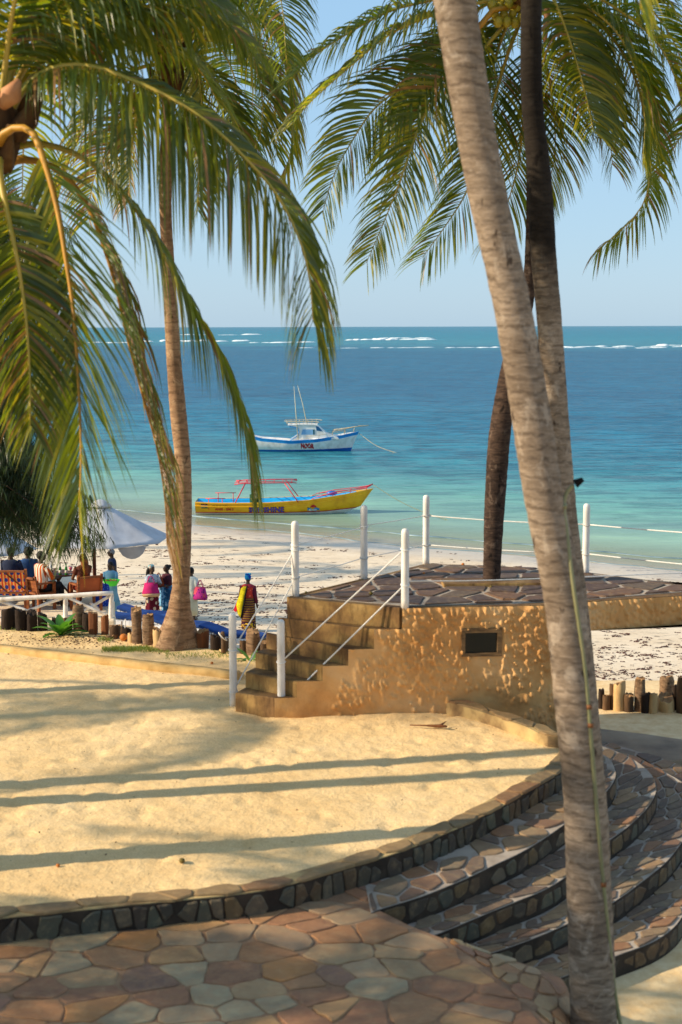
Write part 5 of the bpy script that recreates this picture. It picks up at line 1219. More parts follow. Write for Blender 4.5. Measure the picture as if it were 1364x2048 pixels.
for (px, py, z, r, mt, lb) in [(364, 1722, 0, 0.024, M_nut, 'small dark fallen nut lying on the sand near the kerb'), (116, 1731, 0, 0.016, M_nuto, 'tiny orange fallen nut on the sand, left'), (248, 1287, 0, 0.055, M_nuto, 'orange coconut husk by the short dark logs'),
        (742, 1190, PZ, 0.024, M_nut, 'greenish fallen nut on the platform between the stair posts'), (848, 1149, PZ, 0.018, M_nuto, 'orange fallen nut on the platform by the far corner post'), (898, 1168, PZ, 0.018, M_nut, 'fallen nut on the platform left of the dark palm'),
        (982, 1176, PZ, 0.018, M_nut, 'fallen nut on the platform in front of the dark palm'), (424, 1333, 0, 0.018, M_nuto, 'small orange nut on the sand beyond the low kerb'), (612, 1187, PZ, 0.016, M_nut, 'tiny nut at the platform edge by the stairs head'), (926, 1131, PZ, .02, M_nuto, 'orange nut at the back edge of the platform')]:
    p = P(px, py, z); 
    if z == 0: p.z = plaza_z(p.x, p.y)
    mb = MB(); mb.ball((0, 0, r * 0.8), (r, r * 1.15, r * .85), 10, 7); o = mb.build('fallen_nut', mt, None, True); o.location = p; tag(o, lb, 'nut', 'fallen nuts')
mb = MB(); q = [P(820, 1453, 0), P(850, 1456, 0), P(880, 1455, 0), P(893, 1458, 0)]; mb.tube([v + Vector((0, 0, .015 + .012 * (i % 2))) for i, v in enumerate(q)], [0.006, 0.008, 0.02, 0.012], 6); mb.tube([q[2] + Vector((0, 0, .02)), q[2] + Vector((.07, .06, .05))], [.016, .003], 5); tag(mb.build('dry_twig', M_logr, None, True), 'reddish dry twig lying on the sand below the window', 'twig')
mb = MB(); q = [P(433, 1300, 0), P(452, 1312, 0), P(482, 1329, 0)]; mb.tube([v + Vector((0, 0, .03)) for v in q], [0.01, 0.012, 0.008], 6); tag(mb.build('stick', M_pale, None, True), 'bleached stick lying behind the left stair post', 'stick')
# ---- restaurant terrace
DZ = -2.5
d0 = P(-500, 1240, DZ); dk = [(-16, 31.7), (-5.15, 31.7), (-5.2, 32.2), (-5.5, 32.6), (-5.5, 34.0), (-6.3, 35.0), (-7.2, 37.5), (-16, 38.5)]
M_deck = simple('terrace_ground', ['#6a5a48', '#8c7860', '#a8947a'], 1.5, 0.95, 0.5, 20, 0.02)
mb = MB(); mb.prism(dk, -5.3, DZ); o = mb.build('terrace', M_beach, None, bevel=0.03); o['kind'] = 'structure'
FD = 31.95
fence = thing('rail_fence', 'white washed pole fence with crossed braces round the restaurant terrace', 'fence', (-9, FD, DZ))
M_fence = simple('whitewashed_pole', ['#a89a88', '#dcd4c8', '#ece6dc'], 5, 0.8, 0.5, 22, 0.008)
fo = Vector((-9, FD, DZ))
def pole(a, b, r, name, D=FD, n=8):
    a = PD(a[0], a[1], D) - fo; b = PD(b[0], b[1], D) - fo; k = 10; rr_ = random.Random(int(abs(a.x) * 100)); pts = []
    for i in range(k):
        p = a.lerp(b, i / (k - 1)); pts.append(p + Vector((0, 0, 0.012 * mnoise.noise(Vector((p.x * 2, p.z * 2, a.x))))))
    mb = MB(); mb.tube(pts, [r * (1 + 0.1 * mnoise.noise(Vector((i, a.x, 0)))) for i in range(k)], n); mb.build(name, M_fence, fence, True)
pole((-160, 1206), (-20, 1200), 0.05, 'top_rail'); pole((-20, 1200), (226, 1186), 0.052, 'top_rail', FD - 0.02)
pole((-150, 1200), (-150, 1250), 0.055, 'post'); pole((131, 1192), (131, 1242), 0.055, 'post'); pole((223, 1187), (221, 1262), 0.055, 'post')
for a, b, D in (((0, 1202), (55, 1222), FD), ((55, 1222), (128, 1195), FD + .06), ((136, 1195), (218, 1232), FD), ((219, 1192), (165, 1224), FD + 0.06), ((180, 1205), (216, 1232), FD + .9), ((-145, 1200), (-5, 1225), FD), ((112, 1236), (150, 1232), FD + .05)): pole(a, b, 0.035, 'brace', D)
# the stretch of fence that turns away along the terrace side
q = PD(223, 1187, FD)
def box_thing(name, label, cat, loc, rz=0, group=None): return thing(name, label, cat, loc, rz, group)
# ---- umbrella
M_canvas, nt, bs = newmat('grey_white_canvas'); v = coord(nt, 'Object'); nt.links.new(ramp(nt, [(0.3, '#a6a8ac'), (0.7, '#bcbec2')], noise(nt, v, 2.5, 5)), bs.inputs['Base Color']); bs.inputs['Roughness'].default_value = 0.85
bump(nt, bs, noise(nt, v, 3, 4), 0.2, 0.05)
M_pole = simple('varnished_pole', ['#4a2318', '#6b3422'], 4, 0.5, 0.2, stretch=(1, 1, .2))
def umbrella(px, D, apex, rim_y, rpx, label, zg, seed, rot=0.3):
    ap = PD(px + 12, apex, D); g = Vector((PD(px, 1100, D).x, D, zg)); e = thing('beach_umbrella', label, 'umbrella', g, 0); H = ap.z - zg; rimz = PD(px, rim_y, D).z - zg; r = rpx * D / FPX
    dx = ap.x - g.x
    mb = MB(); mb.tube([(0, 0, -.1), (0, 0, H * .5), (dx * .8, 0, H - 0.05)], 0.045, 10); mb.build('pole', M_pole, e, True)
    N_ = 8; rr_ = random.Random(seed); mb = MB(); vs = []; fs = []
    ns = 9; sub = 6
    for j in range(ns):
        t = 0.1 + 0.9 * j / (ns - 1)
        for k in range(N_ * sub):
            a = rot + 2 * math.pi * k / (N_ * sub); f = (k % sub) / sub; edge = math.cos(math.pi / N_) / math.cos((f - 0.5) * 2 * math.pi / N_)
            sag = 0.07 * t * (1 - (2 * f - 1) ** 2)
            z = H - (H - rimz) * (t ** 0.92) - sag * 0.6 + (0.05 * (1 - (2 * f - 1) ** 2) if j == ns - 1 else 0)
            vs.append((dx + r * t * edge * math.cos(a), r * t * edge * math.sin(a), z))
    M_ = N_ * sub
    for j in range(ns - 1):
        for k in range(M_): k2 = (k + 1) % M_; fs.append((j * M_ + k, j * M_ + k2, (j + 1) * M_ + k2, (j + 1) * M_ + k))
    mb.add(vs, fs); o = mb.build('canopy', M_canvas, e, True); o.modifiers.new('thick', 'SOLIDIFY').thickness = 0.008
    cp = MB(); cap = []
    for j, (t, z) in enumerate(((0.17, -0.13), (0.13, -0.06), (0.07, 0.01), (0.01, 0.04))): cap.append([Vector((dx + r * t * math.cos(2 * math.pi * k / 16), r * t * math.sin(2 * math.pi * k / 16), H + z)) for k in range(16)])
    cp.rings(cap); cp.build('cap', M_canvas, e, True)
    for k in range(N_):
        a = rot + 2 * math.pi * k / N_; rb = MB(); rb.tube([(dx, 0, H - 0.1), (dx + r * 0.97 * math.cos(a), r * 0.97 * math.sin(a), rimz - 0.03)], 0.014, 5); rb.build('rib', M_pole, e, True)
    return e, r, dx, rimz
e, r, dx, rimz = umbrella(188, 34.0, 1002, 1078, 142, 'large grey white beach umbrella above the restaurant tables', DZ, 3)
mb = MB(); vs = []
for i in range(9):
    t = i / 8; a = -1.15 + 0.5 * t; x = dx + r * 0.93 * math.cos(a); y = r * 0.93 * math.sin(a); vs += [(x, y, rimz - 0.0), (x + 0.06 * t, y - .05, rimz - 0.02 - 0.26 * math.sin(math.pi * min(1, t * 1.15)) ** .6)]
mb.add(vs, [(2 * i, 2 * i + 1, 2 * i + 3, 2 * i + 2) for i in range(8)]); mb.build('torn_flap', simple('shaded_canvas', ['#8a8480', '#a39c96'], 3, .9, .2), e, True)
umbrella(-60, 36.5, 1020, 1100, 120, 'second umbrella mostly beyond the left edge behind the casuarina', DZ, 4, 0.1)

# ================================================================== FURNITURE
M_teak = simple('orange_teak', ['#5e3218', '#854a26', '#a06434'], 4, 0.6, 0.3, 20, 0.006, stretch=(1, 1, 4))
M_teakd = simple('dark_teak', ['#3c2214', '#5c3820', '#7a4c2a'], 4, 0.6, 0.3, 20, 0.006)
def check_mat():
    m, nt, bs = newmat('orange_blue_kitenge'); tc = nt.nodes.new('ShaderNodeTexCoord'); mp = nt.nodes.new('ShaderNodeMapping'); mp.inputs['Scale'].default_value = (9, 9, 9); nt.links.new(tc.outputs['Object'], mp.inputs[0])
    sp = nt.nodes.new('ShaderNodeSeparateXYZ'); nt.links.new(mp.outputs[0], sp.inputs[0])
    fx_ = math_(nt, 'SINE', math_(nt, 'MULTIPLY', sp.outputs[0], 4.6)); fz = math_(nt, 'SINE', math_(nt, 'MULTIPLY', sp.outputs[2], 4.0))
    dots = ramp(nt, [(0.62, 0), (0.68, 1)], math_(nt, 'MULTIPLY', math_(nt, 'ADD', fx_, 1), math_(nt, 'MULTIPLY', math_(nt, 'ADD', fz, 1), 0.4)))
    st = ramp(nt, [(0.45, '#d8481c'), (0.5, '#e8832c'), (0.8, '#f0b060')], math_(nt, 'MULTIPLY', math_(nt, 'ADD', math_(nt, 'SINE', math_(nt, 'MULTIPLY', sp.outputs[0], 9.2)), 1), 0.5))
    c = mixc(nt, dots, st, '#1c3c8c'); nt.links.new(c, bs.inputs['Base Color']); bs.inputs['Roughness'].default_value = 0.9; return m
M_check = check_mat()
def stripes(name, cols, freq, axis=0, rough=0.9, warp=0.0, kind='Object'):
    m, nt, bs = newmat(name); v = coord(nt, kind); sp = nt.nodes.new('ShaderNodeSeparateXYZ'); nt.links.new(v, sp.inputs[0])
    x = sp.outputs[axis]
    if warp: x = math_(nt, 'ADD', x, math_(nt, 'MULTIPLY', noise(nt, v, 5, 3), warp))
    f = math_(nt, 'FRACT', math_(nt, 'MULTIPLY', x, freq)); n = len(cols)
    c = ramp(nt, [(i / n, q) for i, q in enumerate(cols)], f, 'CONSTANT'); nt.links.new(c, bs.inputs['Base Color']); bs.inputs['Roughness'].default_value = rough; bs.inputs['Specular IOR Level'].default_value = .15
    return m
def print_mat(name, base, spots, scale=14, thr=0.5, extra=None):
    m, nt, bs = newmat(name); v = coord(nt, 'Object'); vo = nt.nodes.new('ShaderNodeTexVoronoi'); vo.inputs['Scale'].default_value = scale; nt.links.new(v, vo.inputs['Vector'])
    c = mixc(nt, ramp(nt, [(thr * 0.55, 1), (thr * 0.62, 0)], vo.outputs['Distance']), base, spots)
    if extra: c = mixc(nt, ramp(nt, [(0.52, 0), (0.56, 1)], noise(nt, v, scale * 0.35, 3)), c, extra)
    nt.links.new(c, bs.inputs['Base Color']); bs.inputs['Roughness'].default_value = 0.9; bs.inputs['Specular IOR Level'].default_value = .15; return m
def chair(loc, rz, w, h, label, back, fab, name='wooden_chair', cat='chair', tilt=0.2, group=None, crossed=False):
    e = thing(name, label, cat, loc, rz, group); s_ = 0.42
    mb = MB(); mb.box((0, 0, s_ - 0.03), (w, 0.5, 0.05)); mb.build('seat', fab or M_teak, e, bevel=0.01)
    for sx in (-1, 1):
        for sy in (-1, 1):
            mb = MB(); top = Vector((sx * (w / 2 - .03), sy * 0.23, s_ + (0.2 if sy < 0 else 0)));  mb.beam((sx * (w / 2 - .03), sy * 0.23, 0), top, 0.06, 0.06); mb.build('leg', M_teak, e)
        mb = MB(); mb.beam((sx * (w / 2 - .03), -0.26, s_ + 0.22), (sx * (w / 2 - .03), 0.26, s_ + 0.24), 0.07, 0.035); mb.build('armrest', M_teak, e)
        mb = MB(); mb.beam((sx * (w / 2 - .03), 0.24, s_ - 0.05), (sx * (w / 2 - .03), 0.24 + tilt * (h - s_), h + .03), 0.055, 0.05); mb.build('back_post', M_teak, e)
    y0, y1 = 0.24, 0.24 + tilt * (h - s_)
    ax = Matrix.Rotation(-math.atan2(y1 - y0, h - s_), 3, 'X')
    mb = MB(); mb.box((0, (y0 + y1) / 2 - 0.01, (s_ + 0.05 + h) / 2), (w - 0.09, 0.03, h - s_ - 0.06), ax=ax); mb.build('backrest', back or M_teak, e, bevel=0.01)
    mb = MB(); mb.beam((-w / 2 + .05, y1 + .03, h - 0.02), (w / 2 - .05, y1 + .03, h - 0.02), 0.04, 0.05); mb.build('back_rail', M_teak, e)
    mb = MB(); mb.beam((-w / 2 + .05, y0 + .04, s_ + 0.02), (w / 2 - .05, y0 + .04, s_ + 0.02), 0.04, 0.05); mb.build('back_rail', M_teak, e)
    if crossed:
        for a, b in (((-w * .1, s_ + .04), (w * .3, h - .04)), ((-w * .45, s_ + .1), (-w * .1, h - .05))):
            mb = MB(); mb.beam((a[0], y0 + .06, a[1]), (b[0], y1 + .06, b[1]), 0.03, 0.03); mb.build('brace', M_teakd, e)
    return e
def deck(px, D): v_ = PD(px, 1200, D); return Vector((v_.x, D, DZ))
chair(deck(12, 33.1), R(176), 1.25, 0.98, 'wooden bench with orange and blue patterned cloth on its back', M_check, M_check, 'wooden_bench', 'bench', crossed=True)
chair(deck(80, 33.0), R(140), 0.55, 0.82, 'wooden chair under the man in the striped shirt', None, None)
chair(deck(172, 32.9), R(-150), 0.62, 0.86, 'orange leather backed chair with the long haired girl', simple('orange_leather', ['#8a3e1a', '#b4582a'], 3, .5, .2), None)
chair(deck(-60, 33.6), R(0), 0.6, 0.9, 'wooden chair beyond the left edge by the bench', None, None)
e = thing('round_table', 'dark wooden table with bottles between the seated guests', 'table', deck(118, 34.2)); TH = 0.66
mb = MB(); mb.rings([[Vector((q * math.cos(a), q * .75 * math.sin(a), z)) for a in [2 * math.pi * i / 24 for i in range(24)]] for q, z in ((.5, TH - .04), (.52, TH - .02), (.5, TH))]); mb.build('tabletop', M_teakd, e)
for a in (0.6, 2.2, 3.8, 5.3):
    mb = MB(); mb.beam((0.4 * math.cos(a), 0.3 * math.sin(a), 0), (-0.12 * math.cos(a), -.1 * math.sin(a), TH - .05), .045, .045); mb.build('leg', M_teakd, e)
M_green = newmat('green_bottle_glass')[0]; bs = M_green.node_tree.nodes['Principled BSDF']; bs.inputs['Base Color'].default_value = srgb('#1c8a2c'); bs.inputs['Roughness'].default_value = 0.1
M_lab = simple('bottle_label', ['#d8d0c0', '#e8e0d0'], 4, .7, 0)
def bottle(px, lb, mt, h=0.27, D=33.95, cat='bottle'):
    p = deck(px, D); p.z = DZ + TH; e = thing('bottle', lb, cat, p); r = 0.035
    mb = MB(); mb.rings([[Vector((q * math.cos(a), q * math.sin(a), z)) for a in [2 * math.pi * i / 12 for i in range(12)]] for q, z in ((r * .9, 0), (r, .01), (r, h * .55), (r * .8, h * .66), (r * .38, h * .78), (r * .36, h))]); mb.build('body', mt, e, True)
    mb = MB(); mb.rings([[Vector((q * math.cos(a), q * math.sin(a), z)) for a in [2 * math.pi * i / 12 for i in range(12)]] for q, z in ((r * 1.03, h * .15), (r * 1.03, h * .42))]); mb.build('label', M_lab, e, True)
    mb = MB(); mb.tube([(0, 0, h), (0, 0, h + .012)], r * .42, 8); mb.build('cap', M_dark, e)
bottle(122, 'green beer bottle on the table, left of the two', M_green); bottle(134, 'green beer bottle on the table, right of the two', M_green)
bottle(104, 'clear bottle with dark neck before the striped man', simple('pale_glass', ['#a8b0b8', '#c8d0d8'], 3, .2, 0), .26, 34.3); bottle(98, 'short clear bottle beside the dark necked one', simple('clear_glass', ['#98a2aa', '#b8c0c8'], 3, .2, 0), .2, 34.1)
p = deck(143, 33.95); p.z = DZ + TH; e = thing('wine_glass', 'stemmed glass of pink drink at the right of the bottles', 'glass', p)
mb = MB(); mb.rings([[Vector((q * math.cos(a), q * math.sin(a), z)) for a in [2 * math.pi * i / 12 for i in range(12)]] for q, z in ((.035, 0), (.033, .004), (.005, .01), (.005, .09), (.02, .1))]); mb.build('stem', simple('glass_stem', ['#b8b8c0', '#d0d0d8'], 3, .1, 0), e, True)
mb = MB(); mb.rings([[Vector((q * math.cos(a), q * math.sin(a), z)) for a in [2 * math.pi * i / 12 for i in range(12)]] for q, z in ((.012, .1), (.035, .13), (.045, .16), (.046, .19))]); mb.build('bowl', simple('pink_drink', ['#c85a7a', '#e08098'], 3, .1, 0), e, True)
# ---- sun loungers
M_blue = simple('blue_cushion', ['#0c2c62', '#143f80', '#1b4c90'], 3, 0.8, 0.3, 10, 0.01)
M_lw = simple('white_lounger_paint', ['#b9bcc0', '#dcdde0', '#e8e8ea'], 4, .6, .25, 20, .005)
def lounger(px, py, ztop, ang, lb, back=0.12, L=1.95):
    p = P(px, py, ztop); z0 = p.z - 0.42; e = thing('sun_lounger', lb, 'sun lounger', (p.x, p.y, z0), ang, 'white sun loungers behind the logs'); w = 0.62
    for s_ in (-1, 1): mb = MB(); mb.box((0, s_ * w / 2, 0.31), (L, 0.05, 0.13)); mb.build('side_rail', M_lw, e)
    for x in (-L / 2, L / 2): mb = MB(); mb.box((x, 0, 0.31), (0.05, w - .056, 0.12)); mb.build('end_rail', M_lw, e)
    for x in (-L / 2 + .25, L / 2 - .2):
        for s_ in (-1, 1): mb = MB(); mb.beam((x, s_ * (w / 2 - .05), -.1), (x, s_ * (w / 2 - .05), .26), .09, .05, up=Vector((0, 1, 0))); mb.build('leg', M_lw, e)
    for i in range(9):
        x = -L * .1 + i * (L * .58) / 8; mb = MB(); mb.box((x, 0, .365), (.09, w - .06, .02)); mb.build('slat', M_lw, e)
    hx = -L * .14; ln = L * .36
    for i in range(5):
        t = (i + .5) / 5; c0 = Vector((hx - ln * t * math.cos(back * 2), 0, .37 + ln * t * math.sin(back * 2))); mb = MB(); mb.box(c0, (.1, w - .06, .02), ax=Matrix.Rotation(back * 2, 3, 'Y')); mb.build('slat', M_lw, e)
    mb = MB(); rg = []
    pr = [(L * .48, .395), (L * .2, .40), (hx + .08, .40), (hx - .08, .42), (hx - ln * .5 * math.cos(back * 2), .41 + ln * .5 * math.sin(back * 2)), (hx - ln * math.cos(back * 2), .40 + ln * math.sin(back * 2))]
    for x, z in pr: rg.append([Vector((x, -w / 2 + .03, z)), Vector((x, w / 2 - .03, z)), Vector((x, w / 2 - .03, z + .085)), Vector((x, -w / 2 + .03, z + .085))])
    mb.rings(rg); mb.build('cushion', M_blue, e, bevel=.02); return e
lounger(468, 1268, -4.22, R(-24), 'white sun lounger with blue cushion between the palm foot and the stair posts')
lounger(350, 1246, -4.22, R(-20), 'white sun lounger with blue cushion half behind the palm foot')
lounger(238, 1232, -4.22, R(-22), 'white sun lounger with blue cushion beside the end of the white rail')
lounger(300, 1228, -4.3, R(-16), 'white sun lounger with blue cushion behind the pair of ringed logs')

# ================================================================== PEOPLE
M_skin = simple('dark_skin', ['#33200f', '#46301e', '#553a26'], 4, 0.55, 0.1, spec=0.4)
M_skin2 = simple('brown_skin', ['#5a3a26', '#6e4a32', '#7c563c'], 4, 0.55, 0.1, spec=0.4)
M_hair = simple('black_hair', ['#0c0a09', '#1a1614'], 20, 0.7, 0.6, 40, 0.01)
def body(e, H, skin, sit=False, arms=None, head_yaw=0.0, head_tilt=0.0, stoop=0.0, seat=0.45):
    """one continuous figure facing -Y"""
    mb = MB(); k = H; dz = (seat + 0.09 - 0.52 * k) if sit else 0.0; n = 14
    def T_(z): return stoop * (z - 0.5) * -0.5 * k
    rg = []
    for z, rx, ry in ((.465, .08, .075), (.50, .098, .078), (.54, .100, .075), (.60, .080, .062), (.66, .082, .062), (.72, .095, .068), (.77, .105, .064), (.805, .100, .055), (.825, .07, .045), (.84, .036, .036), (.87, .032, .033), (.89, .03, .03)):
        rg.append([Vector((rx * k * math.cos(a), ry * k * math.sin(a) + T_(z), z * k + dz)) for a in [2 * math.pi * i / n for i in range(n)]])
    mb.rings(rg)
    hc = Vector((0, T_(.93) - 0.012 * k, .935 * k + dz)); Rm = Matrix.Rotation(head_yaw, 3, 'Z') @ Matrix.Rotation(-head_tilt, 3, 'X')
    def hp(x, y, z): return hc + Rm @ Vector((x * k, y * k, z * k))
    hd = MB(); hd.ball((0, 0, 0), (.047 * k, .058 * k, .064 * k), 14, 10); hd.ball((0, -.018 * k, -.035 * k), (.036 * k, .038 * k, .034 * k), 10, 7)
    hd.ball((0, -.058 * k, -.010 * k), (.010 * k, .014 * k, .014 * k), 8, 6); hd.ball((0, -.05 * k, -.036 * k), (.016 * k, .01 * k, .007 * k), 8, 5)
    hd.ball((-.048 * k, .004 * k, -.008 * k), (.007 * k, .012 * k, .018 * k), 8, 5); hd.ball((.048 * k, .004 * k, -.008 * k), (.007 * k, .012 * k, .018 * k), 8, 5)
    hd.ball((-.019 * k, -.05 * k, .012 * k), (.014 * k, .009 * k, .006 * k), 8, 5); hd.ball((.019 * k, -.05 * k, .012 * k), (.014 * k, .009 * k, .006 * k), 8, 5)
    mb.add([hc + Rm @ Vector(v) for v in hd.v], hd.f)
    # legs
    for s_ in (-1, 1):
        hip = Vector((s_ * .052 * k, 0, .50 * k + dz))
        if sit: knee = Vector((s_ * .075 * k, -.26 * k, seat + .07)); ank = Vector((s_ * .075 * k, -.27 * k, .05 * k)); 
        else: knee = Vector((s_ * .055 * k, -.012 * k, .275 * k)); ank = Vector((s_ * .06 * k, .01 * k, .045 * k))
        mb.tube([hip, hip.lerp(knee, .5), knee, knee.lerp(ank, .35), ank, ank + Vector((0, 0, -.02 * k))], [.056 * k, .048 * k, .034 * k, .036 * k, .021 * k, .022 * k], 12)
        mb.ball(ank + Vector((0, -.045 * k, -.028 * k)), (.026 * k, .075 * k, .017 * k), 10, 6)
    hands = []
    for s_ in (-1, 1):
        sh = Vector((s_ * .105 * k, T_(.79), .795 * k + dz)); el, wr = (arms or {}).get(s_, ((s_ * .135, .01, .62), (s_ * .14, -.04, .47)))
        el = Vector(el) * k + Vector((0, 0, dz)); wr = Vector(wr) * k + Vector((0, 0, dz))
        mb.tube([sh, sh.lerp(el, .5), el, el.lerp(wr, .4), wr], [.034 * k, .028 * k, .023 * k, .022 * k, .015 * k], 10)
        d = (wr - el).normalized(); up = Vector((0, -1, 0)) if abs(d.z) > .6 else Vector((0, 0, -1)); sd_ = d.cross(up).normalized()
        pc = wr + d * .022 * k; vs = MB(); vs.ball((0, 0, 0), (1, 1, 1), 8, 6); M3 = Matrix((sd_ * .022 * k, up * .010 * k, d * .028 * k)).transposed(); mb.add([pc + M3 @ Vector(v) for v in vs.v], vs.f)
        for j, (o_, l_) in enumerate(((-1.4, .037), (-.5, .043), (.45, .04), (1.3, .031))):
            q = pc + sd_ * o_ * .0105 * k + d * .018 * k; q2 = q + d * l_ * .5 * k; q3 = q2 + (d + up * .7).normalized() * l_ * .5 * k; mb.tube([q, q2, q3], [.0062 * k, .0056 * k, .0045 * k], 6)
        q = pc + sd_ * -s_ * .018 * k - d * .008 * k; q2 = q + (d * .6 - sd_ * s_ * .8).normalized() * .022 * k; q3 = q2 + d * .018 * k; mb.tube([q, q2, q3], [.0075 * k, .0065 * k, .005 * k], 6)
        hands.append(pc)
    o = mb.build('body', skin, e, True); r_ = o.modifiers.new('merge', 'REMESH'); r_.mode = 'VOXEL'; r_.voxel_size = 0.0105; r_.use_smooth_shade = True
    return hp, dz, hands, k
def loft(e, name, mt, rows, k, dz, folds=0, amp=0.0, n=28, seed=0, thick=0.006):
    """cloth as a tube of rings (z, rx, ry, cx, cy) in body heights"""
    rg = []; ph = seed * 1.7
    for i, (z, rx, ry, cx, cy) in enumerate(rows):
        t = i / (len(rows) - 1); row = []
        for q in range(n):
            a = 2 * math.pi * q / n; f = 1 + amp * t * math.sin(folds * a + ph + 1.5 * t) + 0.5 * amp * t * math.sin((folds * 2 + 1) * a + ph)
            row.append(Vector(((cx + rx * f * math.cos(a)) * k, (cy + ry * f * math.sin(a)) * k, z * k + dz)))
        rg.append(row)
    mb = MB(); mb.rings(rg, cap=False); o = mb.build(name, mt, e, True); s_ = o.modifiers.new('thick', 'SOLIDIFY'); s_.thickness = thick; return o
def top_(e, mt, k, dz, lo=.52, name='top', sl=None, arms=None, seed=0, slmat=None, neck=.835):
    rows = [(neck, .045, .045, 0, 0), (neck - .01, .075, .052, 0, 0), (.808, .112, .064, 0, 0), (.77, .118, .074, 0, 0), (.70, .104, .078, 0, 0), (.62, .096, .075, 0, 0), (lo, .112, .09, 0, 0)]
    loft(e, name, mt, rows, k, dz, 5, .03, seed=seed)
    if sl:
        for s_ in (-1, 1):
            el, wr = (arms or {}).get(s_, ((s_ * .135, .01, .62), (s_ * .14, -.04, .47)))
            sh = Vector((s_ * .10, 0, .80)); el = Vector(el); wr = Vector(wr); pts = [sh, sh.lerp(el, .5)]
            if sl > .5: pts += [el]
            if sl > .9: pts += [el.lerp(wr, .85)]
            pts = [p * k + Vector((0, 0, dz)) for p in pts]; mb = MB(); mb.tube(pts, [.045 * k, .040 * k, .036 * k, .03 * k][:len(pts)], 12, cap=False); o = mb.build('sleeve', slmat or mt, e, True); o.modifiers.new('thick', 'SOLIDIFY').thickness = .006
def skirt(e, mt, k, dz, z0=.60, z1=.05, r1=.13, name='skirt', folds=7, amp=.07, cx=0, seed=0):
    rows = [(z0, .088, .07, 0, 0), (z0 - .05, .105, .088, 0, 0), (.50, .118, .095, 0, 0), (.40, .115, .098, cx * .3, 0), (.25, (.115 + r1) / 2, .1, cx * .6, 0), (z1, r1, r1 * .85, cx, 0)]
    return loft(e, name, mt, rows, k, dz, folds, amp, seed=seed)
def hairball(e, hp, k, r=(.051, .06, .062), off=(0, .010, .014), mt=None, name='hair', bumpy=0.0, n=14):
    mb = MB(); b_ = MB(); b_.ball(off, r, n, 9)
    vs = []
    for v in b_.v:
        v = Vector(v)
        if v.y < -.03 and v.z < .03: v.y = -.03
        if bumpy: v = v * (1 + bumpy * mnoise.noise(v * 70))
        vs.append(hp(v.x, v.y, v.z))
    mb.add(vs, b_.f); return mb.build(name, mt or M_hair, e, True)
def ground(px, py):
    z = -4.9
    for _ in range(8): p = P(px, py, z); z = beach_z(p.x, p.y)
    return P(px, py, z)
def person(px, py, label, rz, loc=None, name='person'):
    p = ground(px, py) if loc is None else loc; return thing(name, label, 'person', p, rz, None)
W_ = {}
# 1 woman in patterned shawl, seen from behind
e = person(497, 1262, 'woman in blue headwrap and yellow red patterned shawl standing on the beach, back turned', R(168)); am = {-1: ((-.13, .01, .63), (-.15, -.02, .48)), 1: ((.135, .01, .63), (.14, .0, .47))}
hp, dz, hd, k = body(e, 1.68, M_skin, arms=am)
skirt(e, stripes('striped_kanga', ['#2e1626', '#4a2030', '#8a5a30', '#2a1420', '#b08a28', '#331a2c'], 14, 2), k, dz, .64, .05, .125, seed=1, folds=5, amp=.04); loft(e, 'hem_band', print_mat('yellow_hem_print', '#3a1c30', '#c8a020', 16, .7), [(.165, .126, .108, 0, 0), (.10, .128, .11, 0, 0), (.06, .13, .112, 0, 0)], k, dz, 5, .04, seed=1)
top_(e, print_mat('red_shawl_print', '#b8382c', '#e06a4a', 12, .6, '#8a2c3c'), k, dz, .60, 'blouse', 1.0, am, 2, simple('maroon_sleeve', ['#4a1226', '#681c34'], 6, .9, .2))
M_yel = print_mat('yellow_black_shawl', '#c2b418', '#1a1a12', 26, .45, '#a89a10'); mb = MB(); vs = []; c = catmull([(.03, .085, .80), (.055, .105, .72), (.085, .11, .62), (.12, .10, .52), (.15, .07, .40), (.17, .04, .28)], 14)
c0 = catmull([(-.01, .085, .825), (.0, .10, .74), (.02, .115, .64), (.04, .115, .52), (.075, .10, .38), (.11, .08, .24)], 14)
c2 = catmull([(.085, .03, .82), (.125, .045, .74), (.155, .04, .62), (.20, .02, .52), (.235, .0, .42), (.20, .0, .32)], 14)
for i in range(14): vs += [Vector(q) * k for q in (c0[i], c[i], c2[i])]
for i in range(13): mb.f += [(3 * i, 3 * i + 1, 3 * i + 4, 3 * i + 3), (3 * i + 1, 3 * i + 2, 3 * i + 5, 3 * i + 4)]
mb.v = vs; mb.mi = [0] * len(mb.f); o = mb.build('shawl', M_yel, e, True); o.modifiers.new('thick', 'SOLIDIFY').thickness = .012
mb = MB(); mb.v = [Vector((.0, .04, 0)) + q for q in (Vector((.20, .0, .52)) * k, Vector((.265, -.01, .36)) * k, Vector((.22, .0, .33)) * k, Vector((.16, .02, .42)) * k)]; mb.f = [(0, 1, 2, 3)]; mb.mi = [0]; o = mb.build('shawl_corner', simple('red_cloth', ['#a81020', '#c81c2c'], 6, .9, .2), e); o.modifiers.new('thick', 'SOLIDIFY').thickness = .012
mb = MB(); cc = [Vector(q) * k for q in c0]; mb.tube([q + Vector((0, .008, 0)) for q in cc], .012 * k, 6); mb.build('shawl_border', M_dark, e, True)
M_hw = print_mat('blue_headwrap', '#1c7ab0', '#1838a0', 9, .8, '#38a8c0'); hairball(e, hp, k, (.058, .066, .060), (0, .008, .022), M_hw, 'headwrap', .12); mb = MB(); mb.ball(hp(-.028, .02, .078), (.038 * k, .03 * k, .02 * k), 10, 7); mb.ball(hp(.02, .03, .075), (.03 * k, .03 * k, .018 * k), 10, 7); mb.build('wrap_knot', M_hw, e, True)
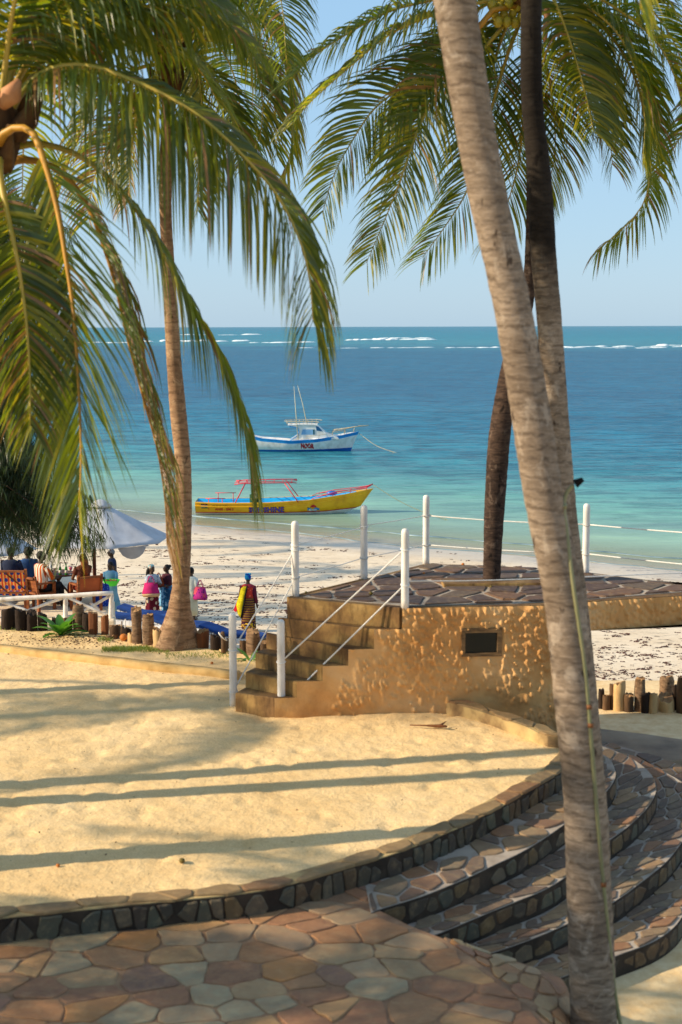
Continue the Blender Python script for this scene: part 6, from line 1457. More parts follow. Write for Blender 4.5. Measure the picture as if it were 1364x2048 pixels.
# 2 woman with pink bag
am = {-1: ((-.13, -.06, .64), (-.06, -.16, .69)), 1: ((.15, -.05, .64), (.07, -.15, .66))}
e = person(305, 1240, 'woman with long black hair, pale blue headband and large pink tote bag', R(42)); hp, dz, hd, k = body(e, 1.70, M_skin, arms=am, head_tilt=.25)
skirt(e, print_mat('dark_red_print', '#5a1424', '#b8a890', 7, .7, '#2c2c38'), k, dz, .60, .05, .13, seed=3); top_(e, print_mat('pale_print_top', '#a8b0b8', '#5a6a80', 14, .6), k, dz, .52, 'top', .6, am, 3)
M_hb = print_mat('teal_headband', '#58b0b8', '#e0e0d0', 9, .7, '#c87a50'); hairball(e, hp, k, (.055, .062, .045), (0, .006, .038), M_hb, 'headwrap', .06)
loft(e, 'long_hair', M_hair, [(.955, .05, .04, 0, .03), (.90, .06, .045, .0, .06), (.84, .055, .04, .0, .085), (.76, .045, .035, .0, .10), (.68, .03, .025, .0, .105), (.60, .012, .01, .0, .10)], k, dz, 6, .12, n=18)
def tote(px_off, z, w, h, mt, mt2, e_, label, rz=0, d=.14):
    loc = Matrix.Rotation(e_.rotation_euler.z, 3, 'Z') @ Vector(px_off) + Vector(e_.location); t = thing('tote_bag', label, 'bag', loc + Vector((0, 0, z)), rz)
    mb = MB(); mb.rings([[Vector((sx * w * q / 2, sy * d * qq / 2, zz)) for sx, sy in ((-1, -1), (1, -1), (1, 1), (-1, 1))] for q, qq, zz in ((.72, .5, h), (.85, .9, h * .6), (1, 1, h * .3), (1.02, 1.05, h * .24))]); mb.build('fabric', mt, t, True)
    mb = MB(); mb.rings([[Vector((sx * w * q / 2, sy * d * qq / 2, zz)) for sx, sy in ((-1, -1), (1, -1), (1, 1), (-1, 1))] for q, qq, zz in ((1.03, 1.06, h * .24), (1.0, 1.05, h * .1), (.85, .8, 0))]); mb.build('bottom_panel', mt2, t, True)
    for s_ in (-1, 1): mb = MB(); mb.tube(catmull([(-w * .22, s_ * d * .22, h * .98), (-w * .12, s_ * .03, h * 1.35), (0, s_ * .02, h * 1.5), (w * .12, s_ * .03, h * 1.35), (w * .22, s_ * d * .22, h * .98)], 12), .01, 6); mb.build('handle', mt, t, True)
    return t
tote((-.17, -.20, 0), .78, .52, .42, simple('magenta_canvas', ['#a81858', '#c8206c'], 5, .85, .2), simple('beige_canvas', ['#b89468', '#d0ac80'], 5, .85, .2), e, 'magenta and beige tote bag on the arm of the long haired woman', R(10), .2)
# 3 woman in blue with rust bag
am = {-1: ((-.13, -.08, .66), (-.10, -.18, .68)), 1: ((.14, .0, .64), (.10, -.12, .62))}
e = person(336, 1236, 'woman in blue cloth with hair bun facing the one with the pink bag', R(-60)); hp, dz, hd, k = body(e, 1.66, M_skin, arms=am, head_tilt=.15)
skirt(e, print_mat('blue_wrap_print', '#2a6a98', '#88b8d8', 9, .7, '#1c4468'), k, dz, .66, .10, .115, seed=5, amp=.1); top_(e, simple('maroon_top', ['#3c1820', '#5a2430'], 6, .9, .3), k, dz, .58, 'top', .8, am, 5)
hairball(e, hp, k); mb = MB(); mb.ball(hp(0, .06, .045), (.03 * k,) * 3, 10, 7); mb.build('bun', M_hair, e, True)
M_cl = print_mat('hanging_blue_cloth', '#78b0d8', '#386a98', 12, .6); mb = MB(); rws = []
for i in range(8): z = .62 - .055 * i; rws.append([Vector(((-.09 + .012 * i * (-1) ** i * .3) * k, (-.13) * k, z * k)), Vector((-.02 * k, -.15 * k, z * k)), Vector((.05 * k, -.13 * k, z * k)), Vector((.04 * k, -.09 * k, z * k)), Vector((-.08 * k, -.09 * k, z * k))])
mb.rings(rws); mb.build('hanging_cloth', M_cl, e, True)
tote((-.02, -.27, 0), .98, .30, .30, simple('rust_canvas', ['#7a3218', '#9a4624'], 5, .85, .2), simple('rust_base', ['#6a2a14', '#8a3c20'], 5, .85, .2), e, 'rust brown bag held by the woman in blue cloth', R(20), .16)
# 4 woman mostly behind the palm trunk
e = person(384, 1240, 'woman in white top with hair bun half hidden behind the flared palm trunk', R(150)); hp, dz, hd, k = body(e, 1.62, M_skin)
skirt(e, simple('cream_skirt', ['#a8a890', '#c8c8b0'], 4, .9, .3), k, dz, .6, .1, .12, seed=6); top_(e, simple('white_top', ['#b8bcb0', '#d8dcd0'], 4, .9, .3), k, dz, .5, 'top', .8, None, 6); hairball(e, hp, k); mb = MB(); mb.ball(hp(-.03, .055, .05), (.026 * k,) * 3, 10, 7); mb.build('bun', M_hair, e, True)
tote((-.34, .02, 0), .66, .42, .40, print_mat('pink_print_canvas', '#b03080', '#402060', 16, .6, '#d05060'), print_mat('pink_print_base', '#a02870', '#402060', 16, .6), e, 'pink patterned bag sticking out right of the flared palm trunk', R(-20), .12)
# 5 man behind
am = {-1: ((-.13, .03, .63), (-.12, -.06, .49)), 1: ((.13, .03, .63), (.12, -.06, .49))}
e = person(226, 1208, 'grey haired man in dark navy polo shirt standing behind the woman with the green basin', R(-75)); hp, dz, hd, k = body(e, 1.80, M_skin, arms=am)
top_(e, simple('navy_polo', ['#101c38', '#1c2c50'], 5, .9, .3), k, dz, .50, 'polo_shirt', .4, am, 7); hairball(e, hp, k, mt=simple('grey_hair', ['#4a4a4c', '#8a8a8c'], 20, .8, .5, 40))
for s_ in (-1, 1):
    mb = MB(); mb.tube([Vector((s_ * .052 * k, 0, .52 * k)), Vector((s_ * .055 * k, -.005, .27 * k)), Vector((s_ * .06 * k, .01 * k, .05 * k))], [.062 * k, .046 * k, .038 * k], 12); mb.build('trouser_leg', simple('dark_trousers', ['#14161c', '#22252e'], 5, .9, .3) if s_ < 0 else bpy.data.materials['dark_trousers'], e, True)
mb = MB(); [mb.tube([hp(s_ * .012, -.064, .008), hp(s_ * .034, -.056, .008)], .009 * k, 6) for s_ in (-1, 1)]; mb.tube([hp(-.05, -.02, .01), hp(-.035, -.056, .01), hp(.035, -.056, .01), hp(.05, -.02, .01)], .003, 5); mb.build('sunglasses', M_dark, e)
# 6 woman with green basin
am = {-1: ((-.135, -.04, .64), (-.10, -.13, .70)), 1: ((.135, -.05, .62), (.09, -.17, .60))}
e = person(223, 1226, 'woman in long pale blue dress carrying a bright green basin', R(-8)); hp, dz, hd, k = body(e, 1.62, M_skin, arms=am, head_yaw=-.6)
M_db = simple('pale_blue_dress', ['#4a7c98', '#6a9cb4', '#82aec0'], 4, .9, .3); skirt(e, M_db, k, dz, .64, .05, .17, amp=.09, cx=.02, seed=8); top_(e, M_db, k, dz, .60, 'bodice', .8, am, 8); hairball(e, hp, k)
t = thing('green_basin', 'bright green plastic basin of fruit carried against the hip', 'basin', Vector(e.location) + Matrix.Rotation(e.rotation_euler.z, 3, 'Z') @ Vector((.12, -.34, .93)))
M_gp = simple('green_plastic', ['#2cc81c', '#4ce030'], 3, .35, .05, spec=.5); c16 = [2 * math.pi * i / 24 for i in range(24)]
mb = MB(); rgs = [[Vector((q * math.cos(a), q * .8 * math.sin(a), z)) for a in c16] for q, z in ((.15, 0), (.17, .01), (.24, .12), (.26, .17), (.285, .175), (.285, .185), (.255, .18), (.23, .12), (.15, .02))]; mb.rings(rgs); mb.build('bowl', M_gp, t, True)
rr = random.Random(4)
for i in range(12): mb = MB(); r = rr.uniform(.03, .045); a = i * 2.4; mb.ball((.055 * math.sqrt(i) * math.cos(a), .045 * math.sqrt(i) * math.sin(a), .155), r, 8, 6); mb.build('fruit', [M_nuto, M_nut, M_husk][i % 3], t, True)
# seated guests
def seated(px, D, H, rz, label, mt, skin=M_skin, arms=None, legs=None, seat=.45, yaw=0, tilt=.15, sl=.6, stoop=.15):
    e = person(0, 0, label, rz, deck(px, D)); am_ = arms or {-1: ((-.14, -.07, .64), (-.07, -.20, .63)), 1: ((.14, -.07, .64), (.07, -.20, .66))}
    hp, dz, hd, k = body(e, H, skin, True, am_, yaw, tilt, 0, seat); top_(e, mt, k, dz, .50, 'shirt', sl, am_, int(px)); lm = legs or bpy.data.materials['dark_trousers']
    for s_ in (-1, 1):
        mb = MB(); hip = Vector((s_ * .052 * k, .02, .50 * k + dz)); kn = Vector((s_ * .075 * k, -.262 * k, seat + .075)); an = Vector((s_ * .075 * k, -.27 * k, .08 * k))
        mb.tube([hip, hip.lerp(kn, .5), kn + Vector((0, .01, 0)), kn + Vector((0, 0, -.05)), kn.lerp(an, .5), an], [.066 * k, .058 * k, .047 * k, .045 * k, .042 * k, .036 * k], 12); mb.build('trouser_leg', lm, e, True)
    return e, hp, k, dz
e, hp, k, dz = seated(24, 33.55, 1.78, R(172), 'man in dark shirt seated on the patterned bench, leftmost guest in view', simple('dark_blue_shirt', ['#141c30', '#202c48'], 5, .9, .3)); hairball(e, hp, k, (.049, .058, .058))
e, hp, k, dz = seated(58, 33.9, 1.68, R(200), 'guest with curly black hair and blue shirt seated right on the patterned bench', simple('blue_shirt', ['#20406c', '#305890'], 5, .9, .3), yaw=.3); hairball(e, hp, k, (.064, .07, .07), (0, .02, .008), bumpy=.25)
e, hp, k, dz = seated(84, 33.1, 1.72, R(135), 'man in orange and white striped shirt leaning to the table', stripes('orange_white_stripes', ['#c85a1c', '#e8d8c0', '#b84a1c', '#e8d8c0'], 7, 0), yaw=-.2, arms={-1: ((-.13, -.10, .62), (-.06, -.24, .62)), 1: ((.14, -.10, .64), (.05, -.22, .70))}); hairball(e, hp, k)
M_bh = simple('auburn_hair', ['#3c1c0c', '#7a3c18', '#a05a24'], 8, .6, .6, 40); e, hp, k, dz = seated(168, 33.0, 1.60, R(-140), 'girl with long auburn hair seated on the orange leather chair', simple('brown_top', ['#4a2418', '#6a3424'], 5, .9, .3), M_skin2, seat=.46, arms={-1: ((-.13, -.09, .64), (-.05, -.22, .72)), 1: ((.13, -.09, .64), (.05, -.22, .60))}, legs=simple('rust_skirt', ['#6a2818', '#8a3820'], 5, .9, .3), sl=.3)
rb = bpy.data.objects; hairball(e, hp, k, mt=M_bh); loft(e, 'long_hair', M_bh, [(.96, .048, .04, 0, .02), (.91, .058, .045, 0, .035), (.86, .055, .04, 0, .05), (.80, .045, .03, 0, .07), (.73, .03, .02, 0, .085), (.69, .01, .01, 0, .085)], k, dz, 5, .1, n=18)
e, hp, k, dz = seated(-22, 34.2, 1.75, R(-140), 'guest cut by the left edge seated beyond the bench', simple('grey_shirt', ['#50545c', '#6c7078'], 5, .9, .3)); hairball(e, hp, k)
# blue dotted bag at the fence end
t = thing('tote_bag', 'blue spotted cloth bag standing between the orange chair and the fence post', 'bag', deck(203, 33.4), .2)
mb = MB(); mb.rings([[Vector((sx * q, sy * .12, z)) for sx, sy in ((-1, -1), (1, -1), (1, 1), (-1, 1))] for q, z in ((.18, 0), (.21, .2), (.19, .48), (.14, .52))]); mb.build('fabric', print_mat('blue_spotted', '#1c3ca0', '#5070d0', 20, .6), t, True, bevel=.02)
mb = MB(); mb.tube(catmull([(-.12, 0, .5), (-.08, 0, .68), (.03, 0, .72), (.12, 0, .5)], 10), .012, 6); mb.build('handle', M_dark, t, True)

# ================================================================== BOATS
def text_mesh(s_, size, off=0.0, shear=0.0, res=2):
    cu = bpy.data.curves.new('lettering', 'FONT'); cu.body = s_; cu.size = size; cu.offset = off; cu.space_character = 1.08 if s_ == 'SUNSHINE' else 1.0; cu.shear = shear; cu.resolution_u = res; cu.fill_mode = 'FRONT'
    o = bpy.data.objects.new('tmp', cu); C.objects.link(o); dg = bpy.context.evaluated_depsgraph_get(); dg.update(); me = bpy.data.meshes.new_from_object(o.evaluated_get(dg)); C.objects.unlink(o); bpy.data.objects.remove(o); bpy.data.curves.remove(cu); me.materials.clear(); return me
class Hull:
    def __init__(s, L, B, sheer, keel, rake, fine=2.2, stern=0.8, pw=0.62): s.L, s.B, s.sh, s.kl, s.rake, s.fine, s.st, s.pw = L, B, sheer, keel, rake, fine, stern, pw
    def hb(s, t): return s.B / 2 * (s.st + (1 - s.st) * min(1, t / .35)) * (1 - max(0, (t - .35) / .65) ** s.fine) ** 0.85 if t < 1 else 0.0
    def S(s, t): return float(np.interp(t, [q[0] for q in s.sh], [q[1] for q in s.sh]))
    def K(s, t): return float(np.interp(t, [q[0] for q in s.kl], [q[1] for q in s.kl]))
    def yhalf(s, t, z):
        S_, K_ = s.S(t), s.K(t); w = min(1, max(0, (z - K_) / (S_ - K_))); fl = (1 - (1 - w) ** 2.2) ** s.pw; fl *= (0.86 + 0.14 * w); return s.hb(t) * fl
    def pt(s, t, z, side): return Vector((t * s.L + s.rake * max(0, z) * max(0, (t - .6) / .4) ** 1.5, side * s.yhalf(t, z), z))
    def inv(s, x, z):
        lo, hi = 0.0, 1.0
        for _ in range(24):
            m_ = (lo + hi) / 2
            if s.pt(m_, z, 1).x < x: lo = m_
            else: hi = m_
        return lo
    def on(s, x, z, off=0.012):
        t = s.inv(x, z); p = s.pt(t, z, -1); return Vector((x, p.y - off, z))
    def build(s, e, bands, mats, inner, deckz=0.35, rows=14, ns=44):
        """bands: list of (z or fraction function, material index above)"""
        mb = MB(); ts = [i / (ns - 1) for i in range(ns)]; lv = bands
        for side in (-1, 1):
            rg = []
            for t in ts: rg.append([s.pt(t, max(s.K(t), min(s.S(t), f(t))), side) for f, _ in lv])
            b0 = len(mb.v); vs = [p for r_ in rg for p in r_]; m_ = len(lv); fs = []; mi = []
            for i in range(ns - 1):
                for j in range(m_ - 1):
                    q = (i * m_ + j, (i + 1) * m_ + j, (i + 1) * m_ + j + 1, i * m_ + j + 1); fs.append(q if side < 0 else q[::-1]); mi.append(lv[j][1])
            mb.v += [tuple(v) for v in vs]; mb.f += [tuple(k_ + b0 for k_ in f) for f in fs]; mb.mi += mi
        # transom
        b0 = len(mb.v); a = [s.pt(0, max(s.K(0), min(s.S(0), f(0))), -1) for f, _ in lv]; c = [s.pt(0, max(s.K(0), min(s.S(0), f(0))), 1) for f, _ in lv]; mb.v += [tuple(v) for v in a + c]; m_ = len(lv)
        for j in range(m_ - 1): mb.f.append((b0 + j, b0 + j + 1, b0 + m_ + j + 1, b0 + m_ + j)); mb.mi.append(lv[j][1])
        o = mb.build('hull', mats, e, True)
        mb = MB(); tt = 0.09
        for side in (-1, 1):
            rg = []
            for t in [q for q in ts if q < .93] + [.93]:
                y = max(0.0, s.hb(t) - tt); g = s.pt(t, s.S(t), side); lo_ = max(min(deckz, s.S(t) - .12), s.K(t) + .02)
                rg.append([Vector((g.x - (tt if t > .97 else 0), side * y, s.S(t) - .004)), Vector((min(g.x, s.pt(t, lo_, side).x) - .02, side * max(0, min(y * .97, s.yhalf(t, lo_) - .05)), lo_)), Vector((g.x, 0, lo_))])
            mb.rings([r_ if side > 0 else r_[::-1] for r_ in rg], cap=False)
        rg = []
        for t in (.90, .93, .96, .985):
            g = s.pt(t, s.S(t) - .05, 1); y = max(.004, s.hb(t) - .07); rg.append([Vector((g.x, -y, s.S(t) - .09)), Vector((g.x, y, s.S(t) - .09)), Vector((g.x, y, s.S(t) - .05)), Vector((g.x, -y, s.S(t) - .05))])
        mb.rings(rg); mb.build('inside', inner, e)
        mb = MB()
        for side in (-1, 1):
            rg = []
            for t in ts:
                g = s.pt(t, s.S(t), side); y = s.hb(t); yi = max(0, y - tt)
                rg.append([Vector((g.x, side * (y + .03), s.S(t) - .04)), Vector((g.x, side * (y + .03), s.S(t) + .012)), Vector((g.x, side * yi, s.S(t) + .012)), Vector((g.x, side * yi, s.S(t) - .04))])
            mb.rings(rg)
        return o, mb
def onhull(e, h, me, x0, z0, mat, off, name, sl=0.0):
    bm = bmesh.new(); bm.from_mesh(me); ys_ = [v.co.y for v in bm.verts]; y0_, y1_ = min(ys_), max(ys_)
    for i in range(1, 8): bmesh.ops.bisect_plane(bm, geom=bm.verts[:] + bm.edges[:] + bm.faces[:], plane_co=(0, y0_ + (y1_ - y0_) * i / 8, 0), plane_no=(0, 1, 0))
    bm.to_mesh(me); bm.free()
    for v in me.vertices: x, z = x0 + v.co.x, z0 + v.co.y + sl * v.co.x; v.co = h.on(x, z, off)
    return link(name, me, e, mat)
def flat_(col, name, rough=.5): return simple(name, [col], 3, rough, 0, spec=.4)
M_yb = simple('yellow_boat_paint', ['#d0900c', '#ecae0e', '#f6c01c'], 2.0, .35, .15, 8, .01, spec=.5); M_rb = simple('red_boat_paint', ['#a8141a', '#c8202a'], 2, .4, .1, spec=.5); M_wb = simple('white_boat_paint', ['#c0beb6', '#e4e1d8', '#eeede8'], 2.4, .4, .15, 8, .008, spec=.5)
M_bb = simple('blue_boat_paint', ['#0c70b8', '#1488cc', '#1c98d8'], 1.5, .4, .15, spec=.5); M_bbd = simple('deep_blue_boat_paint', ['#0c4c98', '#1468b8'], 1.5, .4, .15, spec=.5); M_cy = simple('bright_blue_inside', ['#0c8cc8', '#18a4dc'], 1.5, .5, .15)
M_red = simple('red_metal_pipe', ['#b81c30', '#d82840'], 4, .4, .1, spec=.5)
# yellow boat
wb = P(390, 1031, BZ); we = P(712, 1031, BZ); YL = (we - wb).length
yb = thing('motor_boat', 'yellow wooden passenger boat with red frame lettered SUNSHINE at anchor in the shallows', 'boat', (wb.x, wb.y + 0.9, BZ), math.atan2(we.y - wb.y, we.x - wb.x) + R(1.5))
h = Hull(YL, 2.2, [(0, .68), (.15, .64), (.45, .66), (.7, .76), (.88, 1.0), (1, 1.24)], [(0, -.12), (.5, -.3), (.82, -.18), (.93, .0), (1, .35)], .72, 2.4, .82, .5)
red0 = lambda t: .10 + .04 * max(0, t - .5) * 2 + (.22 * max(0, t - .8) * 5) * .6
bands = [(lambda t: h.K(t), 2), (lambda t: h.K(t) * .5, 2), (lambda t: 0.0, 2), (lambda t: red0(t) * .6, 2), (red0, 1), (lambda t: red0(t) + .05, 0)] + [((lambda t, f=f: red0(t) + .05 + (h.S(t) - .24 - red0(t) - .05) * f), 0) for f in (.25, .5, .75, 1)] + [(lambda t: h.S(t) - .12, 0), (lambda t: h.S(t), 0)]
o, gun = h.build(yb, bands, [M_yb, M_rb, M_wb], M_cy, .25); gun.build('gunwale', M_yb, yb)
mb = MB(); rg = []
for side in (-1, 1):
    rg = [];
    for i in range(40):
        t = i / 39 * .97; z = h.S(t) - .19; p = h.pt(t, z, side); rg.append([p + Vector((0, side * .0, -.035)), p + Vector((0, side * .035, -.02)), p + Vector((0, side * .035, .02)), p + Vector((0, 0, .035))])
    mb.rings(rg)
mb.build('rubbing_strake', M_yb, yb)
onhull(yb, h, text_mesh('SUNSHINE', .36, .022), YL * .335, .17, M_dark, .016, 'lettering_outline'); onhull(yb, h, text_mesh('SUNSHINE', .36, .002), YL * .335, .17, simple('purple_paint', ['#5a40b8', '#7c5ce0'], 3, .5, 0), .026, 'lettering')
onhull(yb, h, text_mesh('ANSS - ISM 3', .17, .006), YL * .125, .25, M_rb, .016, 'lettering'); onhull(yb, h, text_mesh('KIJU/SUBL/0453', .12, .002), YL * .105, .43, M_dark, .014, 'lettering')
def quad(x0, x1, z0, z1, n=5):
    me = bpy.data.meshes.new('paint'); vs = []; fs = []
    for i in range(n): x = x0 + (x1 - x0) * i / (n - 1); vs += [(x, z0, 0), (x, z1, 0)]
    fs = [(2 * i, 2 * i + 2, 2 * i + 3, 2 * i + 1) for i in range(n - 1)]; me.from_pydata(vs, [], fs); return me
fx0, fx1 = YL * .038, YL * .078
for (a, b_, mt) in ((.54, .60, M_dark), (.525, .54, M_wb), (.455, .525, M_rb), (.44, .455, M_wb), (.375, .44, simple('flag_green', ['#0c5a24', '#147a34'], 3, .5, 0))): onhull(yb, h, quad(fx0, fx1, a - .02, b_ - .02), 0, 0, mt, .016, 'painted_flag')
onhull(yb, h, quad((fx0 + fx1) / 2 - .04, (fx0 + fx1) / 2 + .04, .40, .55, 3), 0, 0, M_rb, .022, 'painted_flag'); onhull(yb, h, quad((fx0 + fx1) / 2 - .012, (fx0 + fx1) / 2 + .012, .41, .54, 3), 0, 0, M_wb, .026, 'painted_flag')
def disc(cx, cz, r, a0, a1, n=16):
    me = bpy.data.meshes.new('paint'); vs = [(cx, cz, 0)] + [(cx + r * math.cos(a0 + (a1 - a0) * i / n), cz + r * math.sin(a0 + (a1 - a0) * i / n), 0) for i in range(n + 1)]; me.from_pydata(vs, [], [(0, i + 1, i + 2) for i in range(n)]); return me
lx = YL * .735; onhull(yb, h, disc(lx, .37, .15, 0, math.pi), 0, 0, M_rb, .016, 'painted_sun')
me = bpy.data.meshes.new('wave'); vs = []; 
for i in range(19): x = lx - .30 + .60 * i / 18; vs += [(x, .20 + .03 * math.sin(i * .9), 0), (x, .33 + .05 * math.sin(i * .55 + .6) * (1 - abs(i - 9) / 12), 0)]
me.from_pydata(vs, [], [(2 * i, 2 * i + 2, 2 * i + 3, 2 * i + 1) for i in range(18)]); onhull(yb, h, me, 0, 0, M_bb, .020, 'painted_wave'); onhull(yb, h, text_mesh('BEACH', .12, .008), lx - .23, .20, M_wb, .028, 'lettering'); onhull(yb, h, text_mesh('HOTEL', .05, .0), lx - .08, .145, M_dark, .016, 'lettering')
onhull(yb, h, disc(lx - .27, .36, .03, 0, 6.28, 8), 0, 0, M_dark, .018, 'painted_palm')
# red canopy frame
cz = 1.62; x0, x1 = YL * .27, YL * .60; bw = .80
cf = thing('x', '', ''); del cf['label']; del cf['category']; cf.name = 'canopy_frame'; cf.parent = yb
for s_ in (-1, 1):
    mb = MB(); mb.tube([(x0 - .2, s_ * bw * .9, cz - .06), (x0 + .2, s_ * bw, cz), (x1, s_ * bw, cz + .04), (x1 + .25, s_ * bw * .8, cz + .0)], .028, 6); mb.build('side_pipe', M_red, cf, True)
    mb = MB(); mb.tube([(x0 - .2, s_ * bw * .55, cz + .02), (x1 + .25, s_ * bw * .55, cz + .08)], .02, 6); mb.build('side_pipe', M_red, cf, True)
    for (a, b_) in ((x0 + .35, x0 - .15), (x1 - .35, x1 + .35)): mb = MB(); mb.tube([(a, s_ * bw, cz), (b_, s_ * (bw + .22), .66)], .026, 6); mb.build('upright', M_red, cf, True)
for i in range(7): x = x0 + (x1 - x0) * i / 6; mb = MB(); mb.tube([(x, -bw, cz + .01), (x, 0, cz + .09), (x, bw, cz + .01)], .018, 6); mb.build('cross_pipe', M_red, cf, True)
for (xa, xb, zz) in ((.085 * YL, .17 * YL, .86), (.13 * YL, .225 * YL, .98)):
    y_ = -.85 if zz < .9 else .6
    mb = MB(); mb.tube([(xa - .15, y_, zz), (xb + .15, y_, zz)], .022, 6); mb.build('seat_rail', M_red, yb, True)
    for x in (xa, xb): mb = MB(); mb.tube([(x, y_, zz), (x, y_, .3)], .02, 6); mb.build('rail_leg', M_red, yb, True)
for s_ in (-1, 1):
    pts = [h.pt(t, h.S(t), s_) * 1 + Vector((0, -s_ * .06, .10 + .0 * t)) for t in (.74, .82, .9, .97)]; top = [p + Vector((.12, 0, .10)) for p in pts]
    mb = MB(); mb.tube([pts[0] + Vector((-.25, 0, -.12))] + pts + [Vector((h.L + h.rake * 1.2, 0, 1.44))], .017, 6); mb.build('bow_rail', M_red, yb, True)
    mb = MB(); mb.tube([pts[0] + Vector((0.0, 0, 0)), top[1], top[2], top[3], Vector((h.L + h.rake * 1.2, 0, 1.50))], .019, 6); mb.build('bow_rail', M_red, yb, True)
    for p in pts[1:]: mb = MB(); mb.tube([p + Vector((0, 0, -.15)), p + Vector((.1, 0, .1))], .014, 5); mb.build('rail_leg', M_red, yb, True)
for x in (.2, .42, .6): mb = MB(); mb.box((YL * x, 0, .44), (.3, 1.7, .05)); mb.build('thwart', M_cy, yb)
mb = MB(); mb.box((YL * .365, -.35, .72), (.34, .5, .55), .4); mb.build('console', simple('dark_green_box', ['#0c3418', '#12441f'], 3, .6, .1), yb, bevel=.02)
mb = MB(); mb.beam((YL * .345, -.62, .85), (YL * .365, -.64, .62), .05, .02); mb.beam((YL * .385, -.62, .88), (YL * .365, -.64, .62), .05, .02); mb.build('console_stripe', M_yb, yb)
mb = MB(); mb.tube([(YL * .373, -.3, .9), (YL * .373, -.3, 1.25), (YL * .37, -.3, 1.5)], [.03, .05, .03], 8); mb.build('rolled_flag', print_mat('flag_cloth', '#d8a818', '#1c7a50', 9, .9), yb, True)
mb = MB(); mb.ball((YL * .85, .15, 1.0), (.28, .2, .12), 10, 7); mb.build('blue_tarp', M_bbd, yb, True)
def anchor_rope(pts, label, r=.016, mt=None):
    mb = MB(); mb.tube(catmull(pts, 16), r, 5); tag(mb.build('anchor_rope', mt or M_pipe, None, True), label, 'rope')
bow = Vector(yb.location) + Matrix.Rotation(yb.rotation_euler.z, 3, 'Z') @ Vector((h.L + h.rake * 1.2, 0, 1.46)); q = PD(905, 1045, bow.y - 3.0); q.z = BZ - .05
anchor_rope([bow, bow.lerp(q, .35) + Vector((0, 0, -.22)), bow.lerp(q, .7) + Vector((0, 0, -.2)), q], 'yellow anchor rope running from the bow of the yellow boat')
# white boat
wb = P(528, 905, BZ); we = P(702, 905, BZ); sc_ = (we - wb).length / 174
wl_ = P(500, 905, BZ); WL = (we - wl_).length
wbt = thing('fishing_boat', 'white fishing boat with blue trim, small cabin and two tall rod poles, lettered NOOR', 'boat', (wl_.x, wl_.y + 1.2, BZ), R(1.0))
h2 = Hull(WL, 2.5, [(0, 1.25), (.12, 1.05), (.4, .88), (.65, .98), (.85, 1.2), (1, 1.48)], [(0, -.1), (.3, -.4), (.85, -.5), (1, -.45)], .38, 2.6, .68, .55)
h2.rake = .42
bn = [(lambda t: h2.K(t), 1), (lambda t: h2.K(t) * .5, 1), (lambda t: 0.0, 1), (lambda t: .17 + .25 * max(0, t - .5) ** 1.5, 0)] + [((lambda t, f=f: .22 + .3 * max(0, t - .5) ** 1.5 + (h2.S(t) - .30 - .22 - .3 * max(0, t - .5) ** 1.5) * f), 0) for f in (.3, .6)] + [(lambda t: h2.S(t) - .24, 2), (lambda t: h2.S(t) - .1, 2), (lambda t: h2.S(t), 2)]
o, gun = h2.build(wbt, bn, [M_wb, M_bbd, M_bb], M_wb, .6); gun.build('gunwale', M_bb, wbt)
NR = text_mesh('NOOR', .52, .028); 
for v in NR.vertices: v.co.x *= .62; v.co.y = v.co.y * 1.0 + .05 * math.sin(v.co.x * 40)
onhull(wbt, h2, NR, WL * .50, .28, M_rb, .02, 'lettering')
# foredeck and cabin
mb = MB(); rg = []
for i in range(12): t = .62 + .36 * i / 11; y = h2.hb(t) - .03; z = h2.S(t) - .01; g = h2.pt(t, z, 1).x; rg.append([Vector((g, -y, z - .06)), Vector((g, y, z - .06)), Vector((g, y * .9, z + .03)), Vector((g, 0, z + .15 * (1 - i / 11) + .04)), Vector((g, -y * .9, z + .03))])
mb.rings([r_[::-1] for r_ in rg]); mb.build('foredeck', M_wb, wbt, True)
cx0, cx1 = WL * .40, WL * .70; cw = .85
side = [(cx0 - .05, .86), (cx0 + 0.15, 1.0), (cx0 + 0.54, 1.25), (cx0 + 0.64, 1.55), (cx0 + 0.54, 1.85), (cx0 - .02, 1.95), (cx0 - .15, 2.06), (cx0 + 1.15, 2.1), (cx0 + 1.98, 2.06), (cx0 + 2.75, 1.38), (cx0 + 3.58, 1.12), (cx0 + 3.71, .95)]
